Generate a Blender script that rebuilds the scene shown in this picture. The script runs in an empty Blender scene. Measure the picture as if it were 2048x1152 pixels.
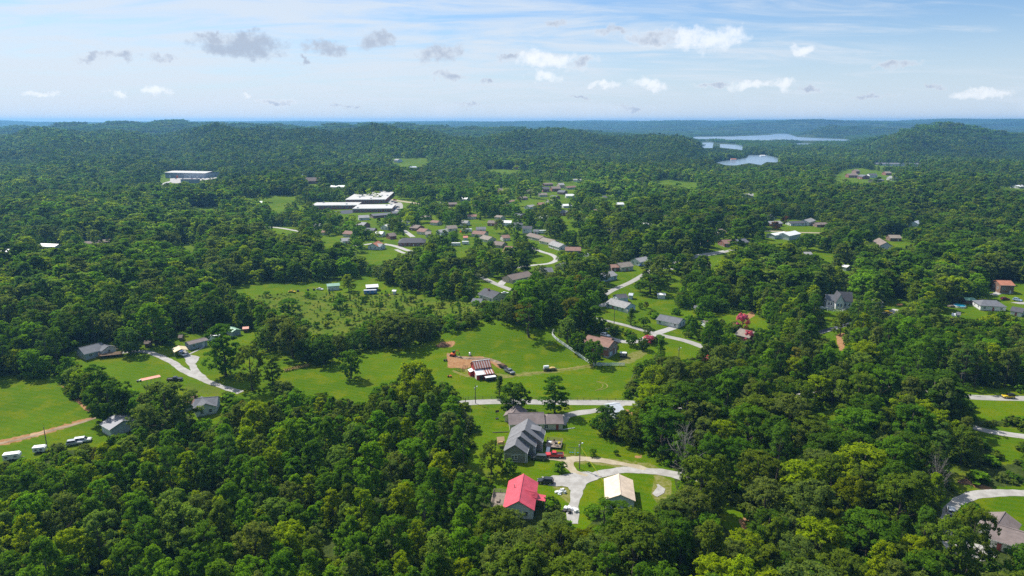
import bpy, math, random
import numpy as np
from mathutils import Vector, Matrix

sc = bpy.context.scene
R = math.radians
PITCH, FPX, CAMZ = 13.75, 1365.33, 105.0

# ------------------------------------------------------------------ camera
cam_d = bpy.data.cameras.new('camera'); cam = bpy.data.objects.new('camera', cam_d)
sc.collection.objects.link(cam); sc.camera = cam
cam_d.sensor_width = 36; cam_d.lens = 24; cam_d.clip_start = 1; cam_d.clip_end = 60000
cam.location = (0, 0, CAMZ); cam.rotation_euler = (R(90 - PITCH), 0, 0)

# ------------------------------------------------------------------ render settings
sc.render.engine = 'CYCLES'
sc.view_settings.view_transform = 'Standard'; sc.view_settings.look = 'None'
sc.view_settings.gamma = 1; sc.view_settings.exposure = 0.45
cy = sc.cycles
cy.max_bounces = 8; cy.diffuse_bounces = 5; cy.glossy_bounces = 2; cy.transmission_bounces = 6
cy.transparent_max_bounces = 6; cy.volume_bounces = 0
cy.use_denoising = False; cy.caustics_reflective = False; cy.caustics_refractive = False
try: cy.denoiser = 'OPENIMAGEDENOISE'
except Exception: pass

# ------------------------------------------------------------------ sun
SUN_EL, SUN_AZ = 50.0, -48.0          # azimuth clockwise from +Y
sd = bpy.data.lights.new('sun', 'SUN'); sun = bpy.data.objects.new('sun', sd)
sc.collection.objects.link(sun)
sd.energy = 4.8; sd.angle = R(0.53); sd.color = (1.0, 0.955, 0.88)
to_sun = Vector((math.sin(R(SUN_AZ)) * math.cos(R(SUN_EL)), math.cos(R(SUN_AZ)) * math.cos(R(SUN_EL)), math.sin(R(SUN_EL))))
sun.rotation_euler = to_sun.to_track_quat('Z', 'Y').to_euler(); sun.location = (0, 0, 300)

# ------------------------------------------------------------------ node helper
class NT:
    def __init__(s, tree): s.t = tree; s.n = tree.nodes; s.l = tree.links
    def new(s, kind, **kw):
        nd = s.n.new(kind)
        for k, v in kw.items(): setattr(nd, k, v)
        return nd
    def put(s, sock, v):
        if isinstance(v, bpy.types.NodeSocket): s.l.new(v, sock)
        elif v is not None: sock.default_value = v
    def m(s, op, a, b=None, c=None, clamp=False):
        nd = s.new('ShaderNodeMath', operation=op, use_clamp=clamp)
        for i, v in enumerate((a, b, c)): s.put(nd.inputs[i], v)
        return nd.outputs[0]
    def vm(s, op, a, b=None, out=0):
        nd = s.new('ShaderNodeVectorMath', operation=op)
        s.put(nd.inputs[0], a); s.put(nd.inputs[1], b)
        return nd.outputs[out]
    def mix(s, f, a, b, blend='MIX', clamp=True):
        nd = s.new('ShaderNodeMix', data_type='RGBA', blend_type=blend, clamp_factor=clamp)
        s.put(nd.inputs[0], f)
        for i, v in ((6, a), (7, b)):
            if isinstance(v, (tuple, list)) and len(v) == 3: v = (*v, 1)
            s.put(nd.inputs[i], v)
        return nd.outputs[2]
    def noise(s, vec, scale, detail=4, rough=.55, dist=0.0):
        nd = s.new('ShaderNodeTexNoise')
        s.put(nd.inputs['Vector'], vec); nd.inputs['Scale'].default_value = scale
        nd.inputs['Detail'].default_value = detail; nd.inputs['Roughness'].default_value = rough
        nd.inputs['Distortion'].default_value = dist
        return nd.outputs[0]
    def ramp(s, f, lo, hi, a=0.0, b=1.0, smooth=True):
        nd = s.new('ShaderNodeMapRange', interpolation_type='SMOOTHSTEP' if smooth else 'LINEAR')
        s.put(nd.inputs[0], f); nd.inputs[1].default_value = lo; nd.inputs[2].default_value = hi
        nd.inputs[3].default_value = a; nd.inputs[4].default_value = b
        return nd.outputs[0]

def px_dir(px, py):
    c, s_ = math.cos(R(PITCH)), math.sin(R(PITCH))
    u, v = (px - 1024) / FPX, (576 - py) / FPX
    d = Vector((u, c + v * s_, -s_ + v * c)); d.normalize(); return d

# ------------------------------------------------------------------ sky with clouds
W = bpy.data.worlds.new('World'); sc.world = W; W.use_nodes = True
w = NT(W.node_tree); w.n.clear()
sky = w.new('ShaderNodeTexSky', sky_type='NISHITA', sun_disc=False)
sky.sun_elevation = R(SUN_EL); sky.sun_rotation = R(SUN_AZ); sky.altitude = 300
sky.air_density = 1.0; sky.dust_density = 0.4; sky.ozone_density = 1.6
tc = w.new('ShaderNodeTexCoord'); dirv = tc.outputs['Generated']
sep = w.new('ShaderNodeSeparateXYZ'); w.put(sep.inputs[0], dirv)
zc = w.m('MAXIMUM', sep.outputs[2], 0.02)
# thin high cloud: the direction carried on to a high flat layer
hx = w.m('DIVIDE', sep.outputs[0], w.m('ADD', zc, 0.12)); hy = w.m('DIVIDE', sep.outputs[1], w.m('ADD', zc, 0.12))
cmb = w.new('ShaderNodeCombineXYZ'); w.put(cmb.inputs[0], w.m('MULTIPLY', hx, 0.42)); w.put(cmb.inputs[1], hy)
n1 = w.noise(cmb.outputs[0], 0.62, 6, .58, 0.5)
n2 = w.noise(cmb.outputs[0], 2.6, 6, .62, 1.1)
veil = w.m('ADD', w.m('MULTIPLY', n1, .60), w.m('MULTIPLY', n2, .80))
# the veil is thickest on the sun's side of the sky
sd_n = w.vm('DOT_PRODUCT', dirv, tuple(to_sun), out=1)
veil = w.m('ADD', veil, w.m('MULTIPLY', w.m('SUBTRACT', sd_n, 0.40), 0.36))
veil = w.ramp(veil, 0.56, 0.90)
veil = w.m('MULTIPLY', veil, 0.85)
low = w.ramp(sep.outputs[2], -0.01, 0.15, 0.95, 0.0)
skyc = w.mix(low, w.mix(1.0, sky.outputs[0], (.66, .80, .97), 'MULTIPLY'), (5.0, 5.7, 6.5))
skyc = w.mix(veil, skyc, (5.5, 6.05, 6.7))
# fair-weather cumulus, each a patch of the sky with a ragged edge
wn = w.new('ShaderNodeTexNoise'); w.put(wn.inputs['Vector'], dirv); wn.inputs['Scale'].default_value = 26
wn.inputs['Detail'].default_value = 6; wn.inputs['Roughness'].default_value = .62
warp = w.vm('MULTIPLY', w.vm('SUBTRACT', wn.outputs['Color'], (.5, .5, .5)), (.07, .07, .045))
wd = w.vm('ADD', dirv, warp)
# px, py, half width, half height, darkness (0 white .. 1 slate)
CLOUDS = [(488, 88, 82, 24, 1), (655, 96, 40, 17, .8), (757, 80, 34, 18, .75), (873, 104, 44, 22, .65), (425, 72, 26, 9, .8),
          (1440, 76, 48, 26, .15), (1385, 68, 34, 24, .2), (1310, 72, 62, 17, .35), (1225, 60, 40, 10, .5), (1090, 118, 62, 17, .25),
          (1165, 128, 40, 12, .35), (1092, 152, 28, 14, .1), (1015, 112, 26, 9, .5), (1298, 166, 34, 13, .15), (1210, 168, 38, 8, .25),
          (1495, 170, 44, 12, .25), (1565, 170, 22, 12, .2), (1425, 170, 40, 6, .35), (1105, 44, 40, 10, .55), (1962, 184, 44, 10, .1),
          (1607, 97, 26, 10, .2), (1790, 130, 36, 8, .45), (240, 112, 28, 8, .65), (180, 112, 36, 8, .6), (325, 116, 36, 8, .55),
          (606, 122, 9, 7, .8), (905, 150, 36, 11, .5), (240, 188, 18, 8, .25), (305, 184, 22, 10, .2), (88, 190, 18, 7, .3),
          (488, 188, 12, 6, .3), (560, 196, 36, 8, .35), (690, 211, 30, 5, .5), (940, 212, 44, 5, .5),
          (1270, 216, 40, 5, .5), (1160, 194, 34, 5, .5), (1620, 184, 26, 5, .5), (1730, 192, 50, 5, .5), (1860, 172, 22, 6, .5), (975, 162, 18, 5, .5)]
whiteA = darkA = None
for (cx, cyy, hw, hh, dk) in CLOUDS:
    d = px_dir(cx, cyy); rgt = Vector((d.y, -d.x, 0)).normalized(); up = rgt.cross(d)
    sx = (hw / FPX) * 1.2; sy = (hh / FPX) * 1.05
    a = w.vm('DOT_PRODUCT', wd, tuple(rgt / sx), out=1)
    b = w.m('SUBTRACT', w.vm('DOT_PRODUCT', wd, tuple(up / sy), out=1), d.dot(up) / sy)
    a = w.m('SUBTRACT', a, d.dot(rgt) / sx)
    g = w.m('SUBTRACT', 1.0, w.m('ADD', w.m('MULTIPLY', a, a), w.m('MULTIPLY', b, b)))
    if dk < .99:
        whiteA = w.m('MAXIMUM', whiteA if whiteA is not None else -3.0, w.m('ADD', g, -0.35 * dk))
    if dk > .3:
        darkA = w.m('MAXIMUM', darkA if darkA is not None else -3.0, w.m('ADD', g, -.55 + .55 * dk))
fine = w.m('MULTIPLY', w.m('SUBTRACT', w.noise(dirv, 85, 5, .62), .5), 1.9)
wm = w.ramp(w.m('ADD', whiteA, fine), 0.0, 1.15)
dm = w.ramp(w.m('ADD', darkA, fine), 0.0, 1.0)
skyc = w.mix(w.m('MULTIPLY', wm, .66), skyc, (8.0, 8.05, 8.2))
skyc = w.mix(w.m('MULTIPLY', dm, .9), skyc, (3.3, 3.9, 4.9))
bg = w.new('ShaderNodeBackground'); w.put(bg.inputs[0], skyc); bg.inputs[1].default_value = 0.1
wo = w.new('ShaderNodeOutputWorld'); w.put(wo.inputs[0], bg.outputs[0])
W.cycles.sampling_method = 'MANUAL'; W.cycles.sample_map_resolution = 512

# ------------------------------------------------------------------ terrain
def row_z(row, D):                                   # height at distance D seen on a given row of the survey photo
    return CAMZ - D * math.tan(R(PITCH) + math.atan((row - 576) / FPX))

def ridge(D, w_near, w_far, pts, trees=15):
    xs = np.array([p[0] for p in pts], float); zs = np.array([row_z(p[1], D) - trees for p in pts])
    return D, w_near, w_far, (xs - 1024) / FPX * (D * .9714 + 20), zs

RIDGES = [
    ridge(2300, 620, 500, [(-500, 272), (0, 268), (100, 262), (210, 262), (330, 271), (450, 258), (620, 256), (760, 259), (900, 268), (1000, 280), (1200, 300), (2600, 320)]),
    ridge(3700, 700, 500, [(-500, 252), (100, 253), (215, 245), (260, 242), (330, 242), (400, 247), (560, 250), (700, 248), (900, 252), (1100, 258), (1300, 268), (1420, 284), (2600, 330)]),
    ridge(2450, 430, 420, [(600, 330), (860, 300), (930, 274), (985, 264), (1060, 261), (1130, 259), (1190, 267), (1260, 272), (1310, 270), (1360, 273), (1395, 284), (1420, 310), (2600, 340)]),
    ridge(2800, 420, 380, [(-500, 340), (1500, 340), (1640, 310), (1700, 288), (1760, 274), (1800, 262), (1850, 252), (1890, 249), (1940, 252), (2000, 263), (2060, 270), (2200, 285), (2600, 290)]),
    ridge(7500, 430, 700, [(-500, 252), (1150, 254), (1385, 262), (1410, 256), (1500, 246), (1590, 239), (1640, 238), (1720, 244), (1800, 246), (1900, 248), (2048, 246), (2600, 246)]),
    ridge(5300, 300, 300, [(-500, 300), (1560, 300), (1600, 268), (1660, 251), (1730, 252), (1800, 262), (1900, 270), (2600, 270)]),
    ridge(9500, 1500, 1200, [(-500, 243), (0, 241), (60, 244), (300, 246), (500, 245), (620, 244), (800, 246), (950, 244), (1100, 242), (1250, 244), (1350, 241), (1500, 242), (1800, 242), (1860, 239), (1900, 237), (1950, 238), (2048, 239), (2600, 240)]),
    ridge(12500, 1600, 1500, [(-500, 242), (200, 244), (600, 242), (700, 244), (900, 242), (1000, 244), (1200, 241), (1400, 243), (1500, 240), (1640, 240), (1700, 241), (2048, 239), (2600, 239)]),
]
def gauss(x, y, cx, cy_, rx, ry): return np.exp(-((x - cx) / rx) ** 2 - ((y - cy_) / ry) ** 2)

LAKE_Z = -9.0
def height(x, y):
    x = np.asarray(x, float); y = np.asarray(y, float)
    D = np.hypot(x, y)
    h = np.zeros_like(D)
    h += 1.3 * np.sin(x * .021 + 1.1) * np.sin(y * .017 + .4) * np.clip((D - 120) / 150, .25, 1)
    h += np.clip((D - 330) / 500, 0, 1) * (3.5 * np.sin(x * .0071 + .6) * np.sin(y * .0083 + 1.9) + 1.8 * np.sin(x * .017 - y * .011))
    h += np.clip((D - 1500) / 1500, 0, 1) * (13 * np.sin(x * .0031 + y * .0012) * np.sin(y * .0027 + .7) + 10 * np.sin(x * .0083 + 2) * np.sin(y * .0071 + x * .002))
    h += 6.5 * gauss(x, y, 0, 345, 45, 34)           # the grassy knoll
    h += 3.0 * gauss(x, y, 40, 330, 30, 25)
    h += 5.0 * gauss(x, y, -215, 330, 60, 50)
    h = h - np.clip((D - 1300) / 900, 0, 1) * np.clip((x - 100) / 500, 0, 1) * 12
    xn = x / np.maximum(y, 50.)
    st = lambda v, lo, hi: np.clip((v - lo) / (hi - lo), 0, 1) ** 2 * (3 - 2 * np.clip((v - lo) / (hi - lo), 0, 1))
    wb = st(xn, .232, .256) * (1 - st(xn, .505, .54)) * st(y, 1600, 1780) * (1 - st(y, 7200, 7800))
    h = h * (1 - wb) + (LAKE_Z - .6) * wb             # the flat basin the lake lies in
    for (D0, wn_, wf_, xs, zs) in RIDGES:
        zc_ = np.interp(xn * D0, xs, zs)
        wob = 1 + .05 * np.sin(xn * 23 + D0) + .03 * np.sin(xn * 51 + 2 * D0)
        dd = (y - D0 * wob) / np.where(y < D0 * wob, wn_, wf_)
        e = np.exp(-dd * dd)
        h = np.maximum(h, (zc_ + 18) * e - 18)
    spur = np.sin(x * .0115 + 1.6 * np.sin(y * .0041)) * np.sin(y * .0062 + 1.1 * np.sin(x * .0037)) + .5 * np.sin(x * .023 + y * .013 + 1.0)
    return h + np.clip((D - 1500) / 900, 0, 1) * .20 * np.clip(h, 0, 70) * spur * (1 - np.clip((D - 6000) / 2000, 0, 1))

def project(x, y, z):
    c, s_ = math.cos(R(PITCH)), math.sin(R(PITCH))
    dz = z - CAMZ
    dep = np.maximum(y * c - dz * s_, 1.)
    up = y * s_ + dz * c
    return 1024 + FPX * x / dep, 576 - FPX * up / dep, dep

_T = np.geomspace(70, 30000, 9000)
def S(px, py, z=None):                                # survey: a photo point to the ground point it shows
    d = px_dir(px, py)
    if z is not None:
        t = (z - CAMZ) / d.z; return Vector((d.x * t, d.y * t, z))
    X, Y, Z = d.x * _T, d.y * _T, CAMZ + d.z * _T
    H = height(X, Y); k = np.argmax(Z < H)
    if k == 0: k = len(_T) - 1
    a = (Z[k - 1] - H[k - 1]); b = (H[k] - Z[k]); f = a / (a + b) if a + b > 0 else 0
    t = _T[k - 1] + f * (_T[k] - _T[k - 1])
    x, y = d.x * t, d.y * t
    return Vector((x, y, float(height(x, y))))
def G(x, y): return float(height(x, y))
# ------------------------------------------------------------------ what the survey photo shows open (no crowns): lawns, fields, houses, roads
OPEN = {
 'lawn': [
  [(927,800),(1255,800),(1280,806),(1262,816),(1240,813),(1200,822),(1184,835),(1183,852),(1195,872),(1242,884),(1295,897),(1308,930),(1345,945),(1337,955),(1345,985),(1312,1000),(1303,1024),(1250,1026),(1215,1010),(1180,1012),(1176,1040),(1158,1060),(1148,1060),(1140,1030),(1100,978),(1080,985),(1060,1003),(1045,1022),(1030,1022),(1010,1000),(985,992),(985,955),(950,942),(927,930),(935,905),(952,872),(960,852),(948,832)],
  [(567,746),(620,733),(640,727),(680,716),(722,706),(790,694),(850,688),(880,672),(935,657),(980,644),(1015,645),(1045,654),(1100,660),(1118,668),(1177,722),(1200,724),(1247,710),(1290,700),(1296,712),(1276,728),(1268,750),(1246,768),(1250,800),(927,800),(905,772),(888,765),(875,765),(870,740),(825,727),(795,738),(788,767),(750,772),(728,802),(650,782),(607,790),(575,767)],
  [(142,722),(155,690),(228,692),(240,704),(300,700),(345,690),(412,745),(470,780),(435,784),(372,784),(280,776),(262,786),(222,760),(216,740),(162,742)],
  [(345,690),(347,670),(430,663),(507,660),(505,695),(545,705),(565,702),(600,712),(635,727),(567,748),(575,768),(560,798),(490,798),(470,782),(412,745)],
  [(360,797),(372,788),(442,795),(442,822),(425,846),(390,830),(362,812)],
  [(0,757),(108,759),(124,778),(145,800),(190,825),(200,840),(252,832),(250,862),(215,872),(180,890),(120,890),(92,892),(88,908),(40,920),(0,925)],
  [(957,552),(980,552),(1010,560),(1020,580),(1010,590),(1006,602),(965,602),(950,565)],
  [(1008,560),(1012,550),(1060,540),(1062,552),(1035,562)], [(1078,535),(1105,533),(1106,545),(1080,545)],
  [(1062,527),(1080,502),(1100,490),(1115,512),(1108,522),(1108,532),(1065,532)],
  [(1127,494),(1166,493),(1168,506),(1160,507),(1158,518),(1138,522),(1133,508)],
  [(942,457),(972,455),(1020,490),(1050,505),(1045,511),(1008,505),(975,485),(945,467)],
  [(1022,447),(1042,445),(1060,452),(1095,457),(1100,472),(1132,490),(1125,497),(1107,485),(1085,480),(1057,467),(1040,465)],
  [(920,465),(947,465),(947,485),(937,486),(937,493),(940,496),(938,512),(925,512),(902,494),(902,486),(920,485)],
  [(1112,455),(1150,438),(1175,433),(1170,440),(1145,458),(1115,462)],
  [(1217,530),(1262,522),(1266,535),(1290,535),(1270,552),(1232,572),(1220,565),(1226,556),(1200,563),(1194,552),(1228,541)],
  [(1265,520),(1293,512),(1295,530),(1268,530)],
  [(1228,577),(1262,561),(1300,538),(1320,530),(1357,519),(1358,524),(1322,536),(1302,545),(1264,568),(1230,582)],
  [(1325,540),(1347,540),(1362,567),(1350,587),(1345,610),(1337,620),(1287,620),(1270,595),(1240,582),(1260,574),(1270,587),(1325,587)],
  [(1195,612),(1210,597),(1227,587),(1270,587),(1272,615),(1290,620),(1320,645),(1325,657),(1372,680),(1360,684),(1300,668),(1205,643)],
  [(1345,617),(1387,620),(1390,630),(1375,632)], [(1317,627),(1367,635),(1368,648),(1345,645)],
  [(1168,670),(1190,667),(1240,685),(1300,695),(1345,672),(1390,690),(1390,715),(1310,707),(1250,725),(1210,712),(1200,702)],
  [(1422,630),(1462,622),(1508,625),(1540,650),(1540,657),(1500,650),(1467,645)], [(1472,663),(1485,655),(1515,665),(1492,677),(1472,675)],
  [(1405,640),(1418,640),(1418,647),(1405,647)],
  [(1652,600),(1667,582),(1700,585),(1702,612),(1680,622),(1640,615)], [(1645,627),(1675,625),(1682,642),(1645,657)],
  [(1637,662),(1695,647),(1690,665),(1688,700),(1672,705),(1665,680),(1640,668)],
  [(1765,628),(1785,612),(1785,595),(1810,592),(1808,612),(1792,622),(1780,640)],
  [(1530,440),(1560,436),(1620,434),(1665,447),(1652,457),(1645,465),(1592,467),(1592,478),(1535,483),(1530,465),(1520,452)],
  [(1437,479),(1492,475),(1495,490),(1440,490)], [(1390,505),(1450,500),(1445,515),(1421,522),(1421,530),(1395,530)],
  [(1740,478),(1765,468),(1802,468),(1805,481),(1832,485),(1830,492),(1800,488),(1775,492),(1755,485)],
  [(1824,440),(1839,440),(1839,451),(1824,451)], [(1640,505),(1662,505),(1662,520),(1642,520)], [(1686,527),(1702,527),(1702,540),(1690,540)],
  [(1602,500),(1642,501),(1642,507),(1602,507)],
  [(1986,558),(2026,558),(2048,575),(2048,625),(2036,635),(2023,618),(1981,620),(1958,637),(1906,632),(1870,622),(1906,607),(1926,605),(1946,597),(1998,585),(1983,572)],
  [(1931,774),(2031,777),(2048,790),(2048,832),(1961,832),(1946,820),(1933,800),(1928,782)],
  [(1631,812),(1686,813),(1683,825),(1671,842),(1631,842)], [(1956,872),(2043,886),(2040,913),(2007,921),(1994,900)], [(1970,858),(2048,868),(2048,876),(1975,866)],
  [(1888,920),(1942,937),(1942,960),(1926,981),(1892,955)],
  [(1942,986),(2048,982),(2048,1084),(2032,1098),(1986,1088),(1980,1030),(1959,1000)],
  [(1889,1010),(1915,1004),(1918,1025),(1895,1030)], [(1885,1065),(1912,1062),(1916,1100),(1888,1095)],
  [(708,492),(741,481),(796,475),(849,472),(849,487),(822,505),(792,506),(758,516),(749,525),(717,503)],
  [(492,451),(595,453),(592,462),(574,466),(530,456)], [(642,470),(664,469),(664,487),(652,490)],
  [(374,411),(447,412),(442,419),(383,417)], [(492,392),(592,390),(590,397),(496,400)],
  [(536,405),(570,405),(574,416),(558,422),(540,415)], [(596,409),(655,409),(649,417),(599,418)],
  [(620,416),(686,406),(692,395),(742,395),(780,403),(805,406),(802,428),(780,430),(742,437),(686,434),(667,423),(624,422)],
  [(746,389),(786,388),(852,406),(852,411),(780,402)], [(808,458),(827,447),(861,459),(858,472),(824,473)],
  [(627,447),(645,445),(645,456),(627,456)], [(719,441),(740,441),(740,452),(719,452)],
  [(316,358),(331,344),(436,345),(436,350),(424,359),(389,366),(364,362),(328,373),(324,364)],
  [(613,359),(635,361),(635,369),(614,367)], [(660,368),(691,369),(691,375),(660,374)],
  [(787,316),(850,316),(860,320),(830,335),(805,332),(787,325)], [(970,338),(1070,338),(1017,348)],
  [(940,422),(960,425),(957,432),(935,432)], [(942,404),(962,404),(960,410),(945,410)], [(992,375),(1018,375),(1020,385),(992,382)],
  [(1052,375),(1075,377),(1075,384),(1052,381)], [(1082,370),(1130,362),(1135,382),(1082,384)], [(1122,405),(1175,405),(1172,415),(1122,412)],
  [(987,400),(1005,401),(1000,406),(987,405)], [(1040,400),(1090,395),(1090,407),(1070,410),(1037,406)],
  [(1663,350),(1707,335),(1792,347),(1803,361),(1741,364),(1676,362)], [(1748,326),(1840,328),(1840,333),(1751,332)],
  [(1483,384),(1512,384),(1512,395),(1483,393)], [(1365,400),(1377,400),(1377,407),(1365,407)], [(1998,372),(2048,371),(2048,379),(2004,379)],
  [(1285,362),(1330,358),(1390,365),(1390,378),(1340,368)], [(1280,444),(1306,444),(1306,455),(1265,458)],
  [(79,484),(126,485),(126,494),(80,494)], [(0,495),(31,495),(31,503),(0,503)], [(161,479),(226,475),(226,482),(164,487)], [(367,477),(390,477),(385,494),(369,497)],
  [(1440,1012),(1480,1018),(1500,1050),(1485,1070),(1455,1050)],
 ],
 'meadow': [[(452,570),(500,566),(600,563),(682,558),(735,552),(790,580),(875,598),(955,606),(955,622),(880,636),(840,625),(800,620),(758,628),(705,660),(672,668),(618,665),(612,635),(556,625),(550,615),(505,594)]],
}
LAKES = [[(1382,274),(1468,273),(1539,270),(1553,267.5),(1574,267.5),(1594,274),(1704,279.5),(1690,281.5),(1615,281),(1519,281),(1392,277.5)],
         [(1403,285),(1427,285),(1425,296),(1406,296)], [(1440,288),(1485,290),(1485,300),(1440,295)],
         [(1430,325),(1451,321),(1492,316),(1498,310),(1533,310),(1557,316),(1555,325),(1533,324),(1522,330),(1498,326),(1471,331),(1451,330)],
         [(1594,287),(1625,287),(1625,291),(1594,291)]]
# tall weeds (meadow part), bare soil, worn grass - ground cover outlines in the survey photo
WEEDS = [[(505,590),(600,584),(700,588),(800,588),(960,608),(960,640),(870,650),(760,660),(700,680),(610,680),(540,625)], [(1888,920),(1942,937),(1942,960),(1926,981),(1892,955)],
         [(370,765),(440,772),(440,790),(372,785)], [(930,925),(985,945),(985,960),(940,950)]]
SOIL = [[(893,706),(918,712),(985,716),(1012,736),(1000,738),(980,724),(945,728),(935,738),(897,735)], [(880,684),(912,682),(905,694),(878,692)],
        [(1672,670),(1690,664),(1690,700),(1678,704)], [(1940,958),(1965,968),(1990,980),(1950,978)], [(1242,820),(1290,822),(1300,834),(1262,832)],
        [(1500,622),(1512,628),(1500,640),(1490,635)], [(1795,606),(1808,606),(1806,612),(1795,612)], [(1270,910),(1285,910),(1285,916),(1270,916)],
        [(1475,1040),(1500,1030),(1520,1050),(1495,1075)], [(120,770),(130,772),(185,822),(172,822)], [(0,880),(60,868),(190,832),(188,838),(80,872),(0,892)]]
WORN = [[(1310,945),(1345,962),(1345,990),(1315,1010),(1302,990)], [(1105,905),(1180,912),(1300,926),(1340,945),(1270,940),(1180,928),(1120,925)],
        [(920,735),(1010,748),(1100,740),(1190,728),(1190,734),(1100,747),(1010,757),(940,754)], [(1240,712),(1280,700),(1300,706),(1260,728),(1235,730)],
        [(1090,955),(1140,975),(1140,1010),(1115,985)]]
SUBURB = [(600,440),(760,395),(900,375),(1000,355),(1160,345),(1200,380),(1150,420),(1240,440),(1440,440),(1530,430),(1680,440),(1660,480),(1480,500),(1480,560),(1420,600),(1530,650),(1480,700),(1390,720),(1300,720),(1160,700),(1090,650),(1000,610),(940,570),(850,560),(760,530),(700,500)]
DRY_OAK = None

VALLEY = [(1095,366),(1140,372),(1155,358),(1085,386),(1110,391),(1140,388),(1045,393),(1020,400),(1060,410),(1102,399),(1130,421),(1090,431),(950,408),(945,429),(930,441),(1000,431),(1040,426),(1014,441),(985,441),(872,441),(884,459),(902,451),(742,456),(760,463),(782,466),(700,462),(690,476),(852,431),(1205,392),(1240,405),(1190,418),(1330,430),(1365,440),(1440,458),(1225,455),(930,395),(905,405),(1010,470)]
for (x_, y_) in VALLEY: OPEN['lawn'].append([(x_ - 15, y_ - 4), (x_ + 12, y_ - 5), (x_ + 17, y_ + 5), (x_ - 11, y_ + 7)])
MH, MW = 576, 1024
def raster(polys, grow=0):
    m = np.zeros((MH, MW), bool)
    for P in polys:
        P = np.array(P, float) / 2
        x0, y0 = np.floor(P.min(0)).astype(int) - 1; x1, y1 = np.ceil(P.max(0)).astype(int) + 1
        x0, y0, x1, y1 = max(x0, 0), max(y0, 0), min(x1, MW), min(y1, MH)
        X, Y = np.meshgrid(np.arange(x0, x1) + .5, np.arange(y0, y1) + .5)
        ins = np.zeros(X.shape, bool)
        for (ax, ay), (bx, by) in zip(P, np.roll(P, -1, 0)):
            c = ((ay > Y) != (by > Y))
            ins ^= c & (X < (bx - ax) * (Y - ay) / ((by - ay) if by != ay else 1e-9) + ax)
        m[y0:y1, x0:x1] |= ins
    for _ in range(grow):
        g = m.copy(); g[1:] |= m[:-1]; g[:-1] |= m[1:]; g[:, 1:] |= m[:, :-1]; g[:, :-1] |= m[:, 1:]; m = g
    return m
def blur(m, n):
    a = m.astype(float)
    for _ in range(n):
        p = np.pad(a, 1, mode='edge')
        a = (p[1:-1, 1:-1] * 2 + p[:-2, 1:-1] + p[2:, 1:-1] + p[1:-1, :-2] + p[1:-1, 2:]) / 6
    return a
def look(m, px, py, out=0):
    i = np.clip((py / 2).astype(int), 0, MH - 1); j = np.clip((px / 2).astype(int), 0, MW - 1)
    v = m[i, j].astype(float)
    return np.where((px < -60) | (px > 2108) | (py < 0) | (py > 1200), out, v)
M_OPEN = raster(OPEN['lawn'] + OPEN['meadow'] + LAKES)
M_LAKE = raster(LAKES, 1)
M_GRASS = blur(raster(OPEN['lawn'] + OPEN['meadow'], 5) | raster([SUBURB]), 3)
M_WEED = blur(raster(WEEDS), 4); M_SOIL = blur(raster(SOIL), 2); M_WORN = blur(raster(WORN), 3)

# ------------------------------------------------------------------ materials
MATS = {}
def material(name):
    m = bpy.data.materials.new(name); m.use_nodes = True
    t = NT(m.node_tree); t.n.clear()
    out = t.new('ShaderNodeOutputMaterial'); MATS[name] = m
    return m, t, out
def bsdf(t, out, col, rough=.8, spec=.3, metal=0.0, bump=None, bstr=.3, bdist=.05):
    p = t.new('ShaderNodeBsdfPrincipled')
    if isinstance(col, tuple) and len(col) == 3: col = (*col, 1)
    t.put(p.inputs['Base Color'], col); t.put(p.inputs['Roughness'], rough)
    p.inputs['Specular IOR Level'].default_value = spec; p.inputs['Metallic'].default_value = metal
    if bump is not None:
        b = t.new('ShaderNodeBump'); b.inputs['Strength'].default_value = bstr; b.inputs['Distance'].default_value = bdist
        t.put(b.inputs['Height'], bump); t.put(p.inputs['Normal'], b.outputs[0])
    t.put(out.inputs['Surface'], p.outputs[0]); return p

def paint(name, col, rough=.6, spec=.35, metal=0., var=.12, scale=1.2, bump=0.0):
    """a painted or weathered surface: base colour broken up by fine and coarse noise"""
    if name in MATS: return MATS[name]
    m, t, out = material(name)
    o = t.new('ShaderNodeTexCoord').outputs['Object']
    n = t.m('ADD', t.m('MULTIPLY', t.noise(o, scale, 5, .6), .6), t.m('MULTIPLY', t.noise(o, scale * 7, 3, .6), .4))
    f = t.ramp(n, .3, .7, 1 - var * 1.4, 1 + var, False)
    v = t.vm('SCALE', (*col,), None); v.node.inputs['Scale'].default_value = 1; t.l.new(f, v.node.inputs['Scale'])
    bsdf(t, out, v, rough, spec, metal, n if bump else None, bump, .03)
    return m

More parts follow.
